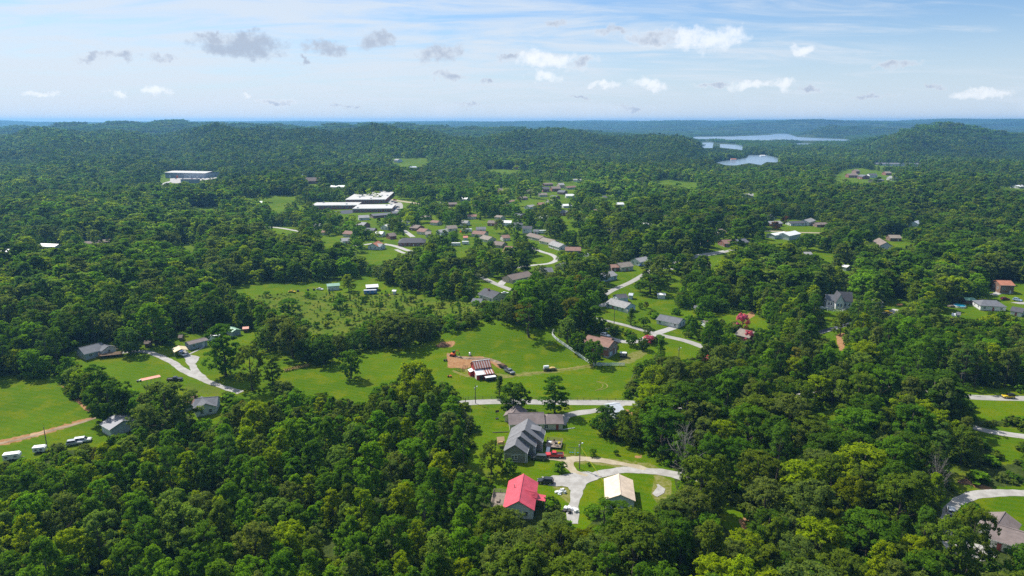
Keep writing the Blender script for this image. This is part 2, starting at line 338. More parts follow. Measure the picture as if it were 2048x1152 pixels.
def mat_ground():
    m, t, out = material('ground')
    at = t.new('ShaderNodeAttribute', attribute_name='cover'); sp = t.new('ShaderNodeSeparateColor'); t.put(sp.inputs[0], at.outputs['Color'])
    worn = at.outputs['Alpha']
    pos = t.new('ShaderNodeNewGeometry').outputs['Position']
    n_big = t.noise(pos, .018, 4, .55); n_mid = t.noise(pos, .11, 5, .6); n_fine = t.noise(pos, .9, 4, .65); n_tiny = t.noise(pos, 4.0, 2, .6)
    g = t.mix(t.ramp(n_big, .35, .65), (.048, .112, .0006), (.078, .150, .0008))
    g = t.mix(t.ramp(n_mid, .46, .66, 0, .7), g, (.128, .152, .002))
    g = t.mix(t.ramp(n_fine, .5, .72, 0, .75), g, (.048, .090, .0006))
    g = t.mix(t.ramp(n_tiny, .5, .75, 0, .35), g, (.125, .166, .002))
    # mower swaths
    mp = t.new('ShaderNodeMapping'); mp.inputs['Rotation'].default_value = (0, 0, .35); t.put(mp.inputs[0], pos)
    wv = t.new('ShaderNodeTexWave', wave_type='BANDS', bands_direction='Y'); t.put(wv.inputs[0], mp.outputs[0])
    wv.inputs['Scale'].default_value = .12; wv.inputs['Distortion'].default_value = 6.0; wv.inputs['Detail'].default_value = 2; wv.inputs['Detail Scale'].default_value = .25
    g = t.mix(t.m('MULTIPLY', wv.outputs[1], .17), g, (.15, .165, .003))
    jit = t.m('MULTIPLY', t.m('SUBTRACT', t.m('ADD', t.m('MULTIPLY', n_fine, .6), t.m('MULTIPLY', n_mid, .4)), .5), .9)
    weed = t.mix(t.ramp(n_mid, .38, .66), (.072, .125, .004), (.125, .145, .012))
    weed = t.mix(t.ramp(n_fine, .45, .75, 0, .7), weed, (.060, .100, .016))
    weed = t.mix(t.ramp(n_tiny, .5, .7, 0, .5), weed, (.035, .060, .012))
    floor_ = t.mix(t.ramp(n_fine, .35, .68), (.030, .048, .010), (.062, .085, .018))
    worn_c = t.mix(t.ramp(n_fine, .35, .65), (.23, .205, .085), (.13, .145, .012))
    soil = t.mix(t.ramp(n_fine, .3, .7), (.36, .21, .10), (.26, .12, .05))
    soil = t.mix(t.ramp(n_tiny, .5, .8, 0, .5), soil, (.42, .31, .2))
    c = t.mix(t.ramp(t.m('ADD', sp.outputs[0], t.m('MULTIPLY', jit, .5)), .30, .60), floor_, g)
    c = t.mix(t.ramp(t.m('ADD', sp.outputs[1], jit), .30, .70), c, weed)
    c = t.mix(t.ramp(t.m('ADD', worn, jit), .35, .8, 0, .85), c, worn_c)
    c = t.mix(t.ramp(t.m('ADD', sp.outputs[2], jit), .4, .62), c, soil)
    hgt = t.m('ADD', n_fine, t.m('MULTIPLY', n_tiny, .5))
    bsdf(t, out, c, .95, .04, 0, hgt, .7, .3)
    return m

def mat_gravel(name, c1, c2, c3):
    m, t, out = material(name)
    pos = t.new('ShaderNodeNewGeometry').outputs['Position']
    n1 = t.noise(pos, .35, 5, .6); n2 = t.noise(pos, 3.0, 3, .7)
    c = t.mix(t.ramp(n1, .35, .65), c1, c2); c = t.mix(t.ramp(n2, .45, .75, 0, .6), c, c3)
    bsdf(t, out, c, .9, .2, 0, n2, .4, .04)
    return m
mat_ground()
mat_gravel('gravel', (.31, .295, .27), (.41, .395, .37), (.235, .21, .18))
mat_gravel('asphalt_pale', (.30, .285, .26), (.37, .355, .325), (.25, .235, .215))
mat_gravel('asphalt_new', (.055, .06, .075), (.07, .075, .09), (.05, .05, .06))
mat_gravel('concrete', (.36, .345, .32), (.43, .41, .385), (.29, .275, .255))
mat_gravel('dirt_track', (.34, .28, .19), (.42, .36, .26), (.2, .2, .08))
mat_gravel('trench', (.22, .15, .09), (.32, .24, .16), (.10, .07, .045))
mat_gravel('clay', (.34, .20, .10), (.42, .28, .16), (.25, .13, .06))

# ------------------------------------------------------------------ object helpers
COL = sc.collection
def obj(name, me, mat=None, parent=None, loc=None):
    o = bpy.data.objects.new(name, me); COL.objects.link(o)
    if mat is not None and not me.materials:
        me.materials.append(MATS[mat] if isinstance(mat, str) else mat)
    if parent is not None: o.parent = parent
    if loc is not None: o.location = loc
    return o
def tag(o, label=None, cat=None, group=None, kind=None):
    for k, v in (('label', label), ('category', cat), ('group', group), ('kind', kind)):
        if v: o[k] = v
    return o
def thing(name, label, cat, loc, rz=0., group=None):
    o = bpy.data.objects.new(name, None); COL.objects.link(o)
    o.location = loc; o.rotation_euler = (0, 0, rz); o.empty_display_size = .2
    return tag(o, label, cat, group)
def mesh_np(name, V, F, smooth=False):
    me = bpy.data.meshes.new(name); V = np.asarray(V, np.float32); F = np.asarray(F, np.int32)
    n, k = F.shape
    me.vertices.add(len(V)); me.vertices.foreach_set('co', V.ravel())
    me.loops.add(n * k); me.loops.foreach_set('vertex_index', F.ravel())
    me.polygons.add(n); me.polygons.foreach_set('loop_start', np.arange(n, dtype=np.int32) * k)
    me.polygons.foreach_set('loop_total', np.full(n, k, np.int32))
    if smooth: me.polygons.foreach_set('use_smooth', np.ones(n, bool))
    me.update(); return me
def mesh_py(name, V, F):
    me = bpy.data.meshes.new(name); me.from_pydata([tuple(v) for v in V], [], F); me.update(); return me

# ------------------------------------------------------------------ the ground, one sheet to the horizon
def build_ground():
    r = np.concatenate([np.geomspace(48, 1500, 470), np.geomspace(1500, 15500, 150)[1:]])
    a = np.linspace(R(-52), R(52), 600)
    RR, AA = np.meshgrid(r, a, indexing='ij')
    X, Y = RR * np.sin(AA), RR * np.cos(AA)
    Z = height(X, Y); global GZMAX; GZMAX = float(Z.max())
    px, py, _ = project(X, Y, Z)
    n, k = X.shape
    idx = np.arange(n * k).reshape(n, k)
    F = np.stack([idx[:-1, :-1], idx[:-1, 1:], idx[1:, 1:], idx[1:, :-1]], -1).reshape(-1, 4)[:, ::-1]
    me = mesh_np('ground', np.stack([X, Y, Z], -1).reshape(-1, 3), F, True)
    cov = np.stack([look(M_GRASS, px, py), look(M_WEED, px, py), look(M_SOIL, px, py), look(M_WORN, px, py)], -1).reshape(-1, 4)
    at = me.attributes.new('cover', 'FLOAT_COLOR', 'POINT'); at.data.foreach_set('color', cov.astype(np.float32).ravel())
    tag(obj('ground', me, 'ground'), 'grassy and wooded rolling ground reaching the horizon', None, None, 'structure')
build_ground()

# ------------------------------------------------------------------ water
def mat_water():
    m, t, out = material('water')
    pos = t.new('ShaderNodeNewGeometry').outputs['Position']
    bsdf(t, out, (.17, .23, .29), .22, .5, 0, t.noise(pos, .25, 4, .6), .06, .1)
mat_water()
for P in LAKES:
    pts = [S(a, b, LAKE_Z) for a, b in P]
    me = mesh_py('lake', pts, [list(range(len(pts)))])
    me.update()
    if me.polygons[0].normal.z < 0: me.flip_normals()
    tag(obj('lake', me, 'water'), 'blue lake water between wooded shores', None, None, 'structure')
# ------------------------------------------------------------------ mesh builder
class MB:
    def __init__(s): s.V = []; s.F = []
    def poly(s, *pts):
        b = len(s.V); s.V += [Vector(p) for p in pts]; s.F.append(tuple(range(b, b + len(pts)))); return s
    def box(s, x0, x1, y0, y1, z0, z1):
        b = len(s.V); s.V += [Vector((x, y, z)) for z in (z0, z1) for (x, y) in ((x0, y0), (x1, y0), (x1, y1), (x0, y1))]
        s.F += [tuple(b + i for i in f) for f in ((3, 2, 1, 0), (4, 5, 6, 7), (0, 1, 5, 4), (1, 2, 6, 5), (2, 3, 7, 6), (3, 0, 4, 7))]; return s
    def slab(s, top, t):
        """a sheet given by its top outline, t thick downwards"""
        n = len(top); b = len(s.V); s.V += [Vector(p) for p in top] + [Vector(p) - Vector((0, 0, t)) for p in top]
        s.F.append(tuple(range(b, b + n))); s.F.append(tuple(range(b + 2 * n - 1, b + n - 1, -1)))
        for i in range(n): j = (i + 1) % n; s.F.append((b + i, b + n + i, b + n + j, b + j))
        return s
    def prism(s, prof, y0, y1, in0=0., in1=0.):
        """a side profile (x,z) carried across y"""
        n = len(prof); b = len(s.V); s.V += [Vector((x, y0, z)) for x, z in prof] + [Vector((x, y1, z)) for x, z in prof]
        s.F.append(tuple(range(b, b + n))); s.F.append(tuple(range(b + 2 * n - 1, b + n - 1, -1)))
        for i in range(n): j = (i + 1) % n; s.F.append((b + i, b + n + i, b + n + j, b + j))
        return s
    def tube(s, pts, r, k=6):
        V = []; F = []; tube_path0(V, F, pts, r if isinstance(r, (list, tuple)) else [r] * len(pts), k)
        b = len(s.V); s.V += V; s.F += [tuple(b + i for i in f) for f in F]; return s
    def cyl(s, c, ax, r, h, k=12):
        c = Vector(c); ax = Vector(ax).normalized(); return s.tube([c - ax * h / 2, c + ax * h / 2], r, k)
    def mesh(s, name):
        me = mesh_py(name, s.V, s.F)
        import bmesh
        bm = bmesh.new(); bm.from_mesh(me); bmesh.ops.recalc_face_normals(bm, faces=bm.faces); bm.to_mesh(me); bm.free(); return me
    def build(s, name, mat, parent=None): return obj(name, s.mesh(name), mat, parent)
def tube_path0(V, F, pts, rad, k=6):
    b = len(V); n = len(pts)
    for i, (p, r_) in enumerate(zip(pts, rad)):
        p = Vector(p); q = (Vector(pts[min(i + 1, n - 1)]) - Vector(pts[max(i - 1, 0)])).normalized()
        e1 = q.orthogonal().normalized(); e2 = q.cross(e1)
        for j in range(k):
            a = 2 * math.pi * j / k; V.append(p + (e1 * math.cos(a) + e2 * math.sin(a)) * r_)
    for i in range(n - 1):
        for j in range(k): F.append((b + i * k + j, b + i * k + (j + 1) % k, b + (i + 1) * k + (j + 1) % k, b + (i + 1) * k + j))
    F.append(tuple(b + j for j in range(k))[::-1]); F.append(tuple(b + (n - 1) * k + j for j in range(k)))

# ------------------------------------------------------------------ building materials
def ribbed(name, col, rough=.45, gap=1.6, rust=0.0, axis='X', var=.10):
    m, t, out = material(name); o = t.new('ShaderNodeTexCoord').outputs['Object']
    wv = t.new('ShaderNodeTexWave', wave_type='BANDS', bands_direction=axis); t.put(wv.inputs[0], o); wv.inputs['Scale'].default_value = gap
    n = t.noise(o, .7, 5, .6); n2 = t.noise(o, 4, 3, .6)
    c = t.mix(t.ramp(n, .3, .7), tuple(x * (1 - var) for x in col), tuple(min(1, x * (1 + var)) for x in col))
    c = t.mix(t.ramp(wv.outputs[1], .82, 1.0, 0, .35), c, tuple(x * .62 for x in col))
    if rust:
        st = t.new('ShaderNodeTexWave', wave_type='BANDS', bands_direction='X'); t.put(st.inputs[0], o); st.inputs['Scale'].default_value = .29
        pat = t.m('ADD', t.m('MULTIPLY', st.outputs[1], .5), t.m('MULTIPLY', t.noise(o, 1.1, 4, .7), .8))
        c = t.mix(t.ramp(pat, .62 - rust * .25, .85 - rust * .2), c, t.mix(n2, (.36, .10, .045), (.20, .055, .03)))
    bsdf(t, out, c, rough, .4, 0, wv.outputs[1], .25, .03)
def shingle(name, col, var=.18):
    m, t, out = material(name); o = t.new('ShaderNodeTexCoord').outputs['Object']
    br = t.new('ShaderNodeTexBrick'); t.put(br.inputs[0], o); br.inputs['Scale'].default_value = 1.0
    br.inputs['Brick Width'].default_value = .9; br.inputs['Row Height'].default_value = .3; br.inputs['Mortar Size'].default_value = .02
    br.inputs['Color1'].default_value = (.85, .85, .85, 1); br.inputs['Color2'].default_value = (1.12, 1.12, 1.12, 1); br.inputs['Mortar'].default_value = (.7, .7, .7, 1)
    n = t.m('ADD', t.m('MULTIPLY', t.noise(o, .45, 4, .6), .6), t.m('MULTIPLY', t.noise(o, 6, 3, .7), .4))
    c = t.mix(t.ramp(n, .3, .7), tuple(x * (1 - var) for x in col), tuple(x * (1 + var) for x in col))
    bsdf(t, out, t.mix(.7, c, br.outputs[0], 'MULTIPLY'), .85, .25, 0, n, .3, .02)
def siding(name, col, step=.8):
    m, t, out = material(name); o = t.new('ShaderNodeTexCoord').outputs['Object']
    wv = t.new('ShaderNodeTexWave', wave_type='BANDS', bands_direction='Z', wave_profile='SAW'); t.put(wv.inputs[0], o); wv.inputs['Scale'].default_value = 1.3
    n = t.noise(o, .8, 5, .65)
    c = t.mix(t.ramp(n, .3, .75), col, tuple(x * .82 for x in col)); c = t.mix(t.ramp(wv.outputs[1], .85, 1, 0, .25), c, tuple(x * .5 for x in col))
    bsdf(t, out, c, .6, .3, 0, wv.outputs[1], .3, .02)
def brickwork(name, c1, c2):
    m, t, out = material(name); o = t.new('ShaderNodeTexCoord').outputs['Object']
    mp = t.new('ShaderNodeMapping'); t.put(mp.inputs[0], o); mp.inputs['Rotation'].default_value = (math.pi / 2, 0, 0)
    br = t.new('ShaderNodeTexBrick'); t.put(br.inputs[0], mp.outputs[0]); br.inputs['Scale'].default_value = 2.2
    br.inputs['Color1'].default_value = (*c1, 1); br.inputs['Color2'].default_value = (*c2, 1); br.inputs['Mortar'].default_value = (.4, .36, .32, 1); br.inputs['Mortar Size'].default_value = .012
    n = t.noise(o, .9, 4, .6)
    bsdf(t, out, t.mix(t.ramp(n, .3, .7, 0, .4), br.outputs[0], tuple(x * .7 for x in c1)), .85, .2)
shingle('roof_grey', (.19, .19, .20)); shingle('roof_dark', (.085, .085, .095)); shingle('roof_brown', (.21, .165, .14)); shingle('roof_redbrown', (.26, .15, .115)); shingle('roof_tan', (.26, .22, .18))
shingle('roof_purple', (.21, .17, .16)); shingle('roof_terracotta', (.42, .17, .10)); shingle('roof_midgrey', (.30, .295, .29)); shingle('roof_slate', (.15, .155, .17))
ribbed('roof_red', (.58, .075, .105), .42, .36, 0, 'X', .16); ribbed('roof_cream', (.66, .53, .40), .42, .36, 0, 'X', .14); ribbed('roof_white', (.78, .78, .76), .45, 1.3); ribbed('roof_silver', (.50, .53, .58), .4, 1.3)
ribbed('roof_rust', (.50, .42, .40), .6, 1.6, .6); ribbed('roof_rust_pale', (.66, .64, .62), .6, 1.6, .75); ribbed('roof_green', (.22, .40, .28), .45, 1.3); ribbed('roof_salmon', (.60, .22, .15), .5, 1.3); ribbed('roof_tin', (.21, .21, .225), .5, 1.1)
ribbed('roof_sand', (.62, .50, .30), .5, 1.3); ribbed('roof_orange', (.70, .20, .09), .5, 1.3); paint('roof_flat', (.50, .485, .46), .7, .3, 0, .12, .1)
siding('wall_white', (.74, .75, .74)); siding('wall_cream', (.62, .59, .47)); siding('wall_grey', (.22, .22, .175)); siding('wall_pale', (.56, .60, .60)); siding('wall_tan', (.46, .39, .29)); siding('wall_blue', (.55, .66, .72)); siding('wall_greyblue', (.36, .40, .42))
ribbed('wall_metal', (.55, .60, .60), .5, 1.4); ribbed('wall_red', (.42, .035, .035), .7, 1.5); ribbed('wall_bluemetal', (.04, .16, .42), .5, 1.5); paint('wall_wood', (.19, .13, .085), .85, .1, 0, .3, 1.5)
brickwork('wall_brick', (.32, .125, .085), (.24, .09, .062)); brickwork('wall_brickbrown', (.22, .13, .085), (.16, .09, .06)); ribbed('wall_steel', (.24, .27, .30), .4, .9); ribbed('wall_steel_pale', (.42, .45, .48), .4, .9)
paint('trim_white', (.78, .78, .76), .5, .35, 0, .06); paint('trim_dark', (.06, .055, .05), .6); paint('concrete_block', (.42, .40, .37), .9, .2, 0, .15); paint('deck_wood', (.26, .215, .175), .9, .1, 0, .3, .9); paint('new_wood', (.62, .42, .22), .8, .1, 0, .15)
paint('door_paint', (.30, .06, .05), .5); paint('door_white', (.72, .72, .70), .5); paint('brick_chimney', (.25, .12, .09), .9); paint('rubber', (.02, .02, .022), .85, .2); paint('chrome', (.55, .55, .57), .3, .5, .8); paint('plastic_black', (.03, .03, .032), .5)
paint('pole_wood', (.16, .13, .105), .9, .1, 0, .25); paint('galvanised', (.5, .52, .54), .45, .4, .6); paint('white_plastic', (.82, .82, .82), .5); paint('yellow_paint', (.75, .60, .02), .5); paint('lime_paint', (.45, .75, .06), .5); paint('orange_paint', (.75, .13, .03), .45)
paint('green_paint', (.03, .10, .06), .5); paint('lamp_lens', (.75, .78, .80), .3); paint('tail_lens', (.5, .02, .02), .3); paint('blue_plastic', (.02, .22, .62), .5); paint('tan_canvas', (.55, .42, .24), .8); paint('brush', (.16, .10, .065), .95, .05, 0, .3); paint('hay', (.45, .33, .12), .9)
m_, t_, o_ = material('glass'); bsdf(t_, o_, (.025, .032, .04), .12, .5)
m_, t_, o_ = material('pool_water'); bsdf(t_, o_, (.03, .38, .55), .1, .5)
for nm_, c_ in (('red', (.55, .012, .02)), ('black', (.012, .014, .017)), ('charcoal', (.05, .056, .055)), ('white', (.75, .75, .75)), ('silver', (.42, .44, .46)), ('grey', (.16, .18, .20)), ('blue', (.03, .09, .28)), ('yellow', (.72, .50, .01)), ('maroon', (.16, .012, .02)), ('paleblue', (.30, .42, .55))):
    m_, t_, o_ = material('paint_' + nm_); p_ = bsdf(t_, o_, c_, .28, .5); p_.inputs['Coat Weight'].default_value = .5; p_.inputs['Coat Roughness'].default_value = .08

# ------------------------------------------------------------------ roads and lanes
KEEP = []
def smooth_line(P, step=1.6):
    P = [Vector((p.x, p.y, 0)) for p in P]; out = []
    for i in range(len(P) - 1):
        a, b, c, d = P[max(i - 1, 0)], P[i], P[i + 1], P[min(i + 2, len(P) - 1)]
        n = max(2, int((c - b).length / step))
        for k in range(n):
            t = k / n
            out.append(.5 * ((2 * b) + (c - a) * t + (2 * a - 5 * b + 4 * c - d) * t * t + (3 * b - a - 3 * c + d) * t ** 3))
    out.append(P[-1]); return out
ROADN = [0]
def road(name, label, pts, width, mat, rag=.0, step=1.6, keep=True):
    P = smooth_line([S(*p) for p in pts], step); ROADN[0] += 1; lift = .03 + .004 * (ROADN[0] % 11)
    rr = random.Random(ROADN[0]); V, F = [], []; K = 5
    j0 = j1 = 0
    for i, p in enumerate(P):
        q = (P[min(i + 1, len(P) - 1)] - P[max(i - 1, 0)]); q = q.normalized() if q.length > 1e-6 else Vector((0, 1, 0))
        nrm = Vector((-q.y, q.x, 0)); j0 = j0 * .6 + rr.uniform(-1, 1) * rag; j1 = j1 * .6 + rr.uniform(-1, 1) * rag
        for k in range(K):
            f = k / (K - 1) - .5; o = p + nrm * (f * width + (j0 if k == 0 else j1 if k == K - 1 else 0))
            V.append(Vector((o.x, o.y, G(o.x, o.y) + lift + .05 * (1 - 4 * f * f))))
        if keep and i % 2 == 0: KEEP.append((p.x, p.y, width / 2 + 1.0))
    for i in range(len(P) - 1):
        for k in range(K - 1): a = i * K + k; F.append((a, a + K, a + K + 1, a + 1))
    me = mesh_py(name, V, F)
    if me.polygons[0].normal.z < 0: me.flip_normals()
    me.polygons.foreach_set('use_smooth', np.ones(len(F), bool))
    return tag(obj(name, me, mat), label, None, None, 'structure')
def patch(name, label, pts, mat, rag=.5):
    """an apron or worn patch of its own outline"""
    P = [S(*p) for p in pts]; c = sum(P, Vector()) / len(P); ROADN[0] += 1; lift = .06 + .004 * (ROADN[0] % 11); rr = random.Random(ROADN[0] + 50)
    L = smooth_line(P + [P[0]], 1.5)[:-1]; n = len(L); V, F = [], []; Rn = 6
    for p in L:
        p = p + Vector((rr.uniform(-rag, rag), rr.uniform(-rag, rag), 0))
        for k in range(1, Rn + 1):
            q = Vector((c.x, c.y, 0)).lerp(p, k / Rn); V.append(Vector((q.x, q.y, G(q.x, q.y) + lift)))
    V.append(Vector((c.x, c.y, G(c.x, c.y) + lift)))
    for i in range(n):
        j = (i + 1) % n; F.append((len(V) - 1, i * Rn, j * Rn))
        for k in range(Rn - 1): F.append((i * Rn + k, i * Rn + k + 1, j * Rn + k + 1, j * Rn + k))
    me = mesh_py(name, V, F)
    if me.polygons[0].normal.z < 0: me.flip_normals()
    for p in P: KEEP.append((p.x, p.y, 2.5))
    return tag(obj(name, me, mat), label, None, None, 'structure')
road('road', 'pale country road crossing below the pasture', [(870,812),(927,806),(1000,803),(1100,804.5),(1255,806),(1340,812),(1480,806),(1620,790),(1780,773),(1850,782),(1940,794),(2048,797),(2200,801)], 5.0, 'asphalt_pale')
road('gravel_lane', 'gravel lane past the salmon-roofed trailer', [(240,705),(285,703),(312,709),(340,722),(365,740),(400,757),(440,772),(482,785)], 3.2, 'gravel', .25)
road('gravel_lane', 'gravel spur to the tan carport', [(408,760),(390,740),(381,722),(371,709),(362,698)], 3.2, 'gravel', .3)
patch('gravel_apron', 'gravel parking spot before the tan carport', [(372,708),(398,715),(388,728),(376,726)], 'gravel')
road('footpath', 'concrete footpath to the mobile home', [(372,711),(392,702),(408,694)], 1.0, 'concrete', .0, 1.6, False)
road('gravel_drive', 'gravel drive leading into the oak wood', [(1410,972),(1390,962),(1345,948),(1300,942),(1250,940),(1205,947),(1165,956),(1110,962),(1086,963)], 4.0, 'gravel', .35)
road('gravel_drive', 'gravel drive running past the red-roofed cabin', [(1205,950),(1172,960),(1156,980),(1149,1005),(1146,1035),(1147,1048)], 3.3, 'gravel', .35)
road('gravel_loop', 'pale gravel loop around the utility pole', [(1290,940),(1250,929),(1200,922),(1160,918),(1140,921),(1137,932),(1150,944),(1175,952)], 2.6, 'dirt_track', .5)
patch('gravel_apron', 'wide gravel turning area beside the red-roofed cabin', [(1085,955),(1130,948),(1190,944),(1215,950),(1175,968),(1155,990),(1135,975),(1100,970)], 'gravel', .6)
patch('gravel_patch', 'worn gravel patch beside the cream-roofed outbuilding', [(1316,970),(1326,974),(1323,988),(1315,995),(1312,982)], 'gravel', 1.1)
patch('dirt_patch', 'worn dirt parking strip beside the red pickup', [(1090,916),(1140,914),(1142,921),(1100,922)], 'dirt_track', .7)
road('driveway', 'gravel driveway to the long brown-roofed house', [(1122,850),(1130,834),(1150,827),(1185,822),(1220,817),(1246,807)], 3.6, 'asphalt_pale', .25)
road('side_road', 'pale side road below the white porch house', [(1170,630),(1203,639),(1260,653),(1312,668),(1372,682),(1425,702),(1470,725)], 4.6, 'asphalt_pale')
road('driveway', 'short pale driveway joining the side road', [(1312,667),(1330,661),(1348,655)], 4.5, 'concrete')
road('driveway', 'curved concrete driveway to the brick house', [(1318,671),(1300,673),(1278,682),(1255,684),(1232,680),(1215,674)], 3.6, 'concrete', .1)
patch('driveway', 'concrete parking pad of the white porch house', [(1194,611),(1214,604),(1224,608),(1205,614)], 'concrete', .1)
road('valley_road', 'valley road climbing past the grey-roofed houses', [(1205,592),(1226,580),(1262,564),(1300,542),(1320,534),(1357,522),(1400,513),(1440,506),(1470,498)], 4.3, 'asphalt_pale', 0, 3)
road('driveway', 'short concrete driveway off the valley road', [(1318,536),(1345,538),(1350,538)], 4, 'concrete', 0, 3)
road('valley_road', 'valley road beside the white chimney house', [(935,538),(957,551),(990,567),(1022,580),(1050,592)], 4.3, 'asphalt_pale', 0, 3)
road('driveway', 'short driveway of the long dark-roofed ranch house', [(1000,570),(1008,562),(1016,558)], 5, 'concrete', 0, 2)
road('valley_road', 'curving neighbourhood road between lawns', [(1030,480),(1060,494),(1082,503),(1104,510),(1113,519),(1098,527),(1062,531),(1030,536)], 4.3, 'concrete', 0, 3)
road('valley_road', 'neighbourhood road by the dark hip-roofed house', [(806,460),(818,468),(826,474)], 5, 'concrete', 0, 4)
road('valley_road', 'pale driveway lane by the dark hip-roofed house', [(768,488),(790,492),(810,499),(824,503)], 5, 'concrete', 0, 4)
road('valley_road', 'pale kerbed lane below the dark hip-roofed house', [(792,499),(808,506),(824,507)], 3.5, 'concrete', 0, 4)
road('valley_road', 'lane to the brown and white house', [(705,492),(725,490),(745,487)], 4, 'concrete', 0, 4)
road('highway', 'road passing beyond the school', [(735,389),(760,395),(800,402),(852,409),(900,416)], 8, 'dirt_track', 0, 10)
road('valley_road', 'farm lane across the far bright field', [(520,452),(560,456),(600,463)], 4, 'concrete', 0, 6)
patch('parking_lot', 'grey parking lot beside the school', [(782,410),(800,405),(806,412),(800,424),(786,422)], 'asphalt_pale', .2)
patch('parking_lot', 'grey upper parking lot beside the school', [(765,399),(785,401),(803,408),(785,409)], 'asphalt_pale', .2)
patch('playground', 'dark play court before the school', [(668,423),(700,420),(716,423),(690,428)], 'asphalt_new', .2)
patch('parking_lot', 'pale yard before the long steel warehouse', [(340,357),(424,353),(430,357),(385,363),(345,366)], 'concrete', .5)
road('driveway', 'pale drive climbing to the steel warehouse', [(328,374),(330,367),(345,362),(362,360)], 9, 'concrete', 0, 8)
road('new_driveway', 'new dark asphalt driveway with white edge', [(1610,676),(1638,665),(1670,656),(1696,648),(1730,642)], 3.8, 'asphalt_new')
road('driveway_edge', 'white concrete edge of the new dark driveway', [(1638,668.5),(1670,659),(1696,651)], .7, 'concrete', 0, 1.6, False)
road('driveway', 'concrete driveway behind the white gabled house', [(1755,634),(1775,628),(1795,619)], 5, 'concrete')
road('gravel_drive', 'white gravel drive curving to the white ranch house', [(2160,990),(2048,986),(1990,986),(1945,991),(1915,1004),(1900,1025),(1890,1060),(1892,1090)], 3.4, 'gravel', .25)
patch('gravel_apron', 'white gravel yard beside the white ranch house', [(1885,1060),(1915,1058),(1935,1085),(1990,1098),(1985,1125),(1925,1112),(1885,1095)], 'gravel', .6)
road('lane', 'pale lane at the edge of the mown clearing', [(1940,852),(1975,862),(2048,873),(2120,880)], 4, 'gravel', .2)
road('lane', 'curving pale lane by the red-roofed houses', [(1455,428),(1473,436),(1470,444),(1462,449),(1475,455)], 5, 'concrete', 0, 5)
road('lane', 'dirt lane along the far lawn', [(1515,462),(1560,463),(1600,465),(1648,466)], 5, 'dirt_track', 0, 5)
road('lane', 'neighbourhood street by the brown and dark roofs', [(1388,512),(1420,507),(1450,502)], 5, 'concrete', 0, 4)
road('lane', 'drive to the brick house on the rise', [(1985,590),(2000,585),(2015,578)], 4, 'concrete', 0, 4)
patch('driveway', 'grey drive behind the grey hip-roofed house', [(2020,605),(2048,604),(2080,606),(2048,609)], 'asphalt_pale', .1)
road('drainage_ditch', 'muddy ditch along the edge of the hay field', [(-60,904),(0,887),(45,877),(90,864),(140,851),(192,836)], 1.8, 'trench', .45)
road('clay_bank', 'bare clay bank beside the hay field ditch', [(60,870),(75,867),(92,861)], 2.6, 'clay', .6)
if 0: road('farm_track', 'worn farm track from the barn to the white fence', [(905,742),(940,754),(990,757),(1040,750),(1100,742),(1150,734),(1190,728),(1240,720),(1275,704)], 2.2, 'dirt_track', .6)

m_, t_, o_ = material('worn_grass'); q_ = t_.new('ShaderNodeNewGeometry').outputs['Position']
bsdf(t_, o_, t_.mix(t_.ramp(t_.noise(q_, .8, 4, .6), .35, .65), (.24, .21, .075), (.14, .155, .02)), .95, .05)
for dy in (-2.6, 2.6):
    road('wheel_rut', 'worn wheel rut of the farm track from barn to white fence', [(905, 742 + dy * .4), (940, 753 + dy * .4), (990, 757 + dy * .35), (1040, 750 + dy * .35), (1100, 742 + dy * .35), (1150, 735 + dy * .3), (1190, 729 + dy * .3)], .75, 'worn_grass', .15)
for rr0 in (0, 9): road('wheel_rut', 'curved tyre mark on the mown pasture', [(1193, 764 - rr0 * .1), (1203 + rr0 * .6, 766), (1206 + rr0, 771), (1202 + rr0, 777), (1190, 781 + rr0 * .1)], .4, 'worn_grass', .05)

# ------------------------------------------------------------------ houses
def ridge_pts(a, b, zr):
    out = []
    for (px, py) in (a, b):
        p = S(px, py + 6); z0 = G(p.x, p.y)
        for _ in range(4): p = S(px, py, z0 + zr); z0 = G(p.x, p.y)
        out.append(p)
    return out
def footprint(x, y, yaw, L, Wd, pad=1.0):
    n = max(1, int(L / max(Wd, 3)))
    for i in range(n + 1):
        f = (i / n - .5) * (L - Wd * .6)
        KEEP.append((x + math.cos(yaw) * f, y + math.sin(yaw) * f, Wd / 2 + pad))
def roof_gable(b, x0, x1, y0, y1, hw, rise, ov=.45, t=.16, hip=0.):
    ym = (y0 + y1) / 2; sl = rise / ((y1 - y0) / 2); e = hw - ov * sl; r = hw + rise
    xa, xb = x0 - ov, x1 + ov
    ra, rb = (x0 + hip if hip else xa), (x1 - hip if hip else xb)
    b.slab([(xa, y0 - ov, e + t), (xb, y0 - ov, e + t), (rb, ym, r + t), (ra, ym, r + t)], t)
    b.slab([(xb, y1 + ov, e + t), (xa, y1 + ov, e + t), (ra, ym, r + t), (rb, ym, r + t)], t)
    if hip:
        b.slab([(xa, y1 + ov, e + t), (xa, y0 - ov, e + t), (ra, ym, r + t)], t); b.slab([(xb, y0 - ov, e + t), (xb, y1 + ov, e + t), (rb, ym, r + t)], t)
def wall_gable(b, x0, x1, y0, y1, hw, rise, base=-1.2, hip=False):
    ym = (y0 + y1) / 2; k = 0 if hip else rise - .03
    for y in (y0, y1): b.poly((x0, y, base), (x1, y, base), (x1, y, hw), (x0, y, hw))
    for x in (x0, x1):
        if hip: b.poly((x, y0, base), (x, y1, base), (x, y1, hw), (x, y0, hw))
        else: b.poly((x, y0, base), (x, y1, base), (x, y1, hw), (x, ym, hw + k), (x, y0, hw))
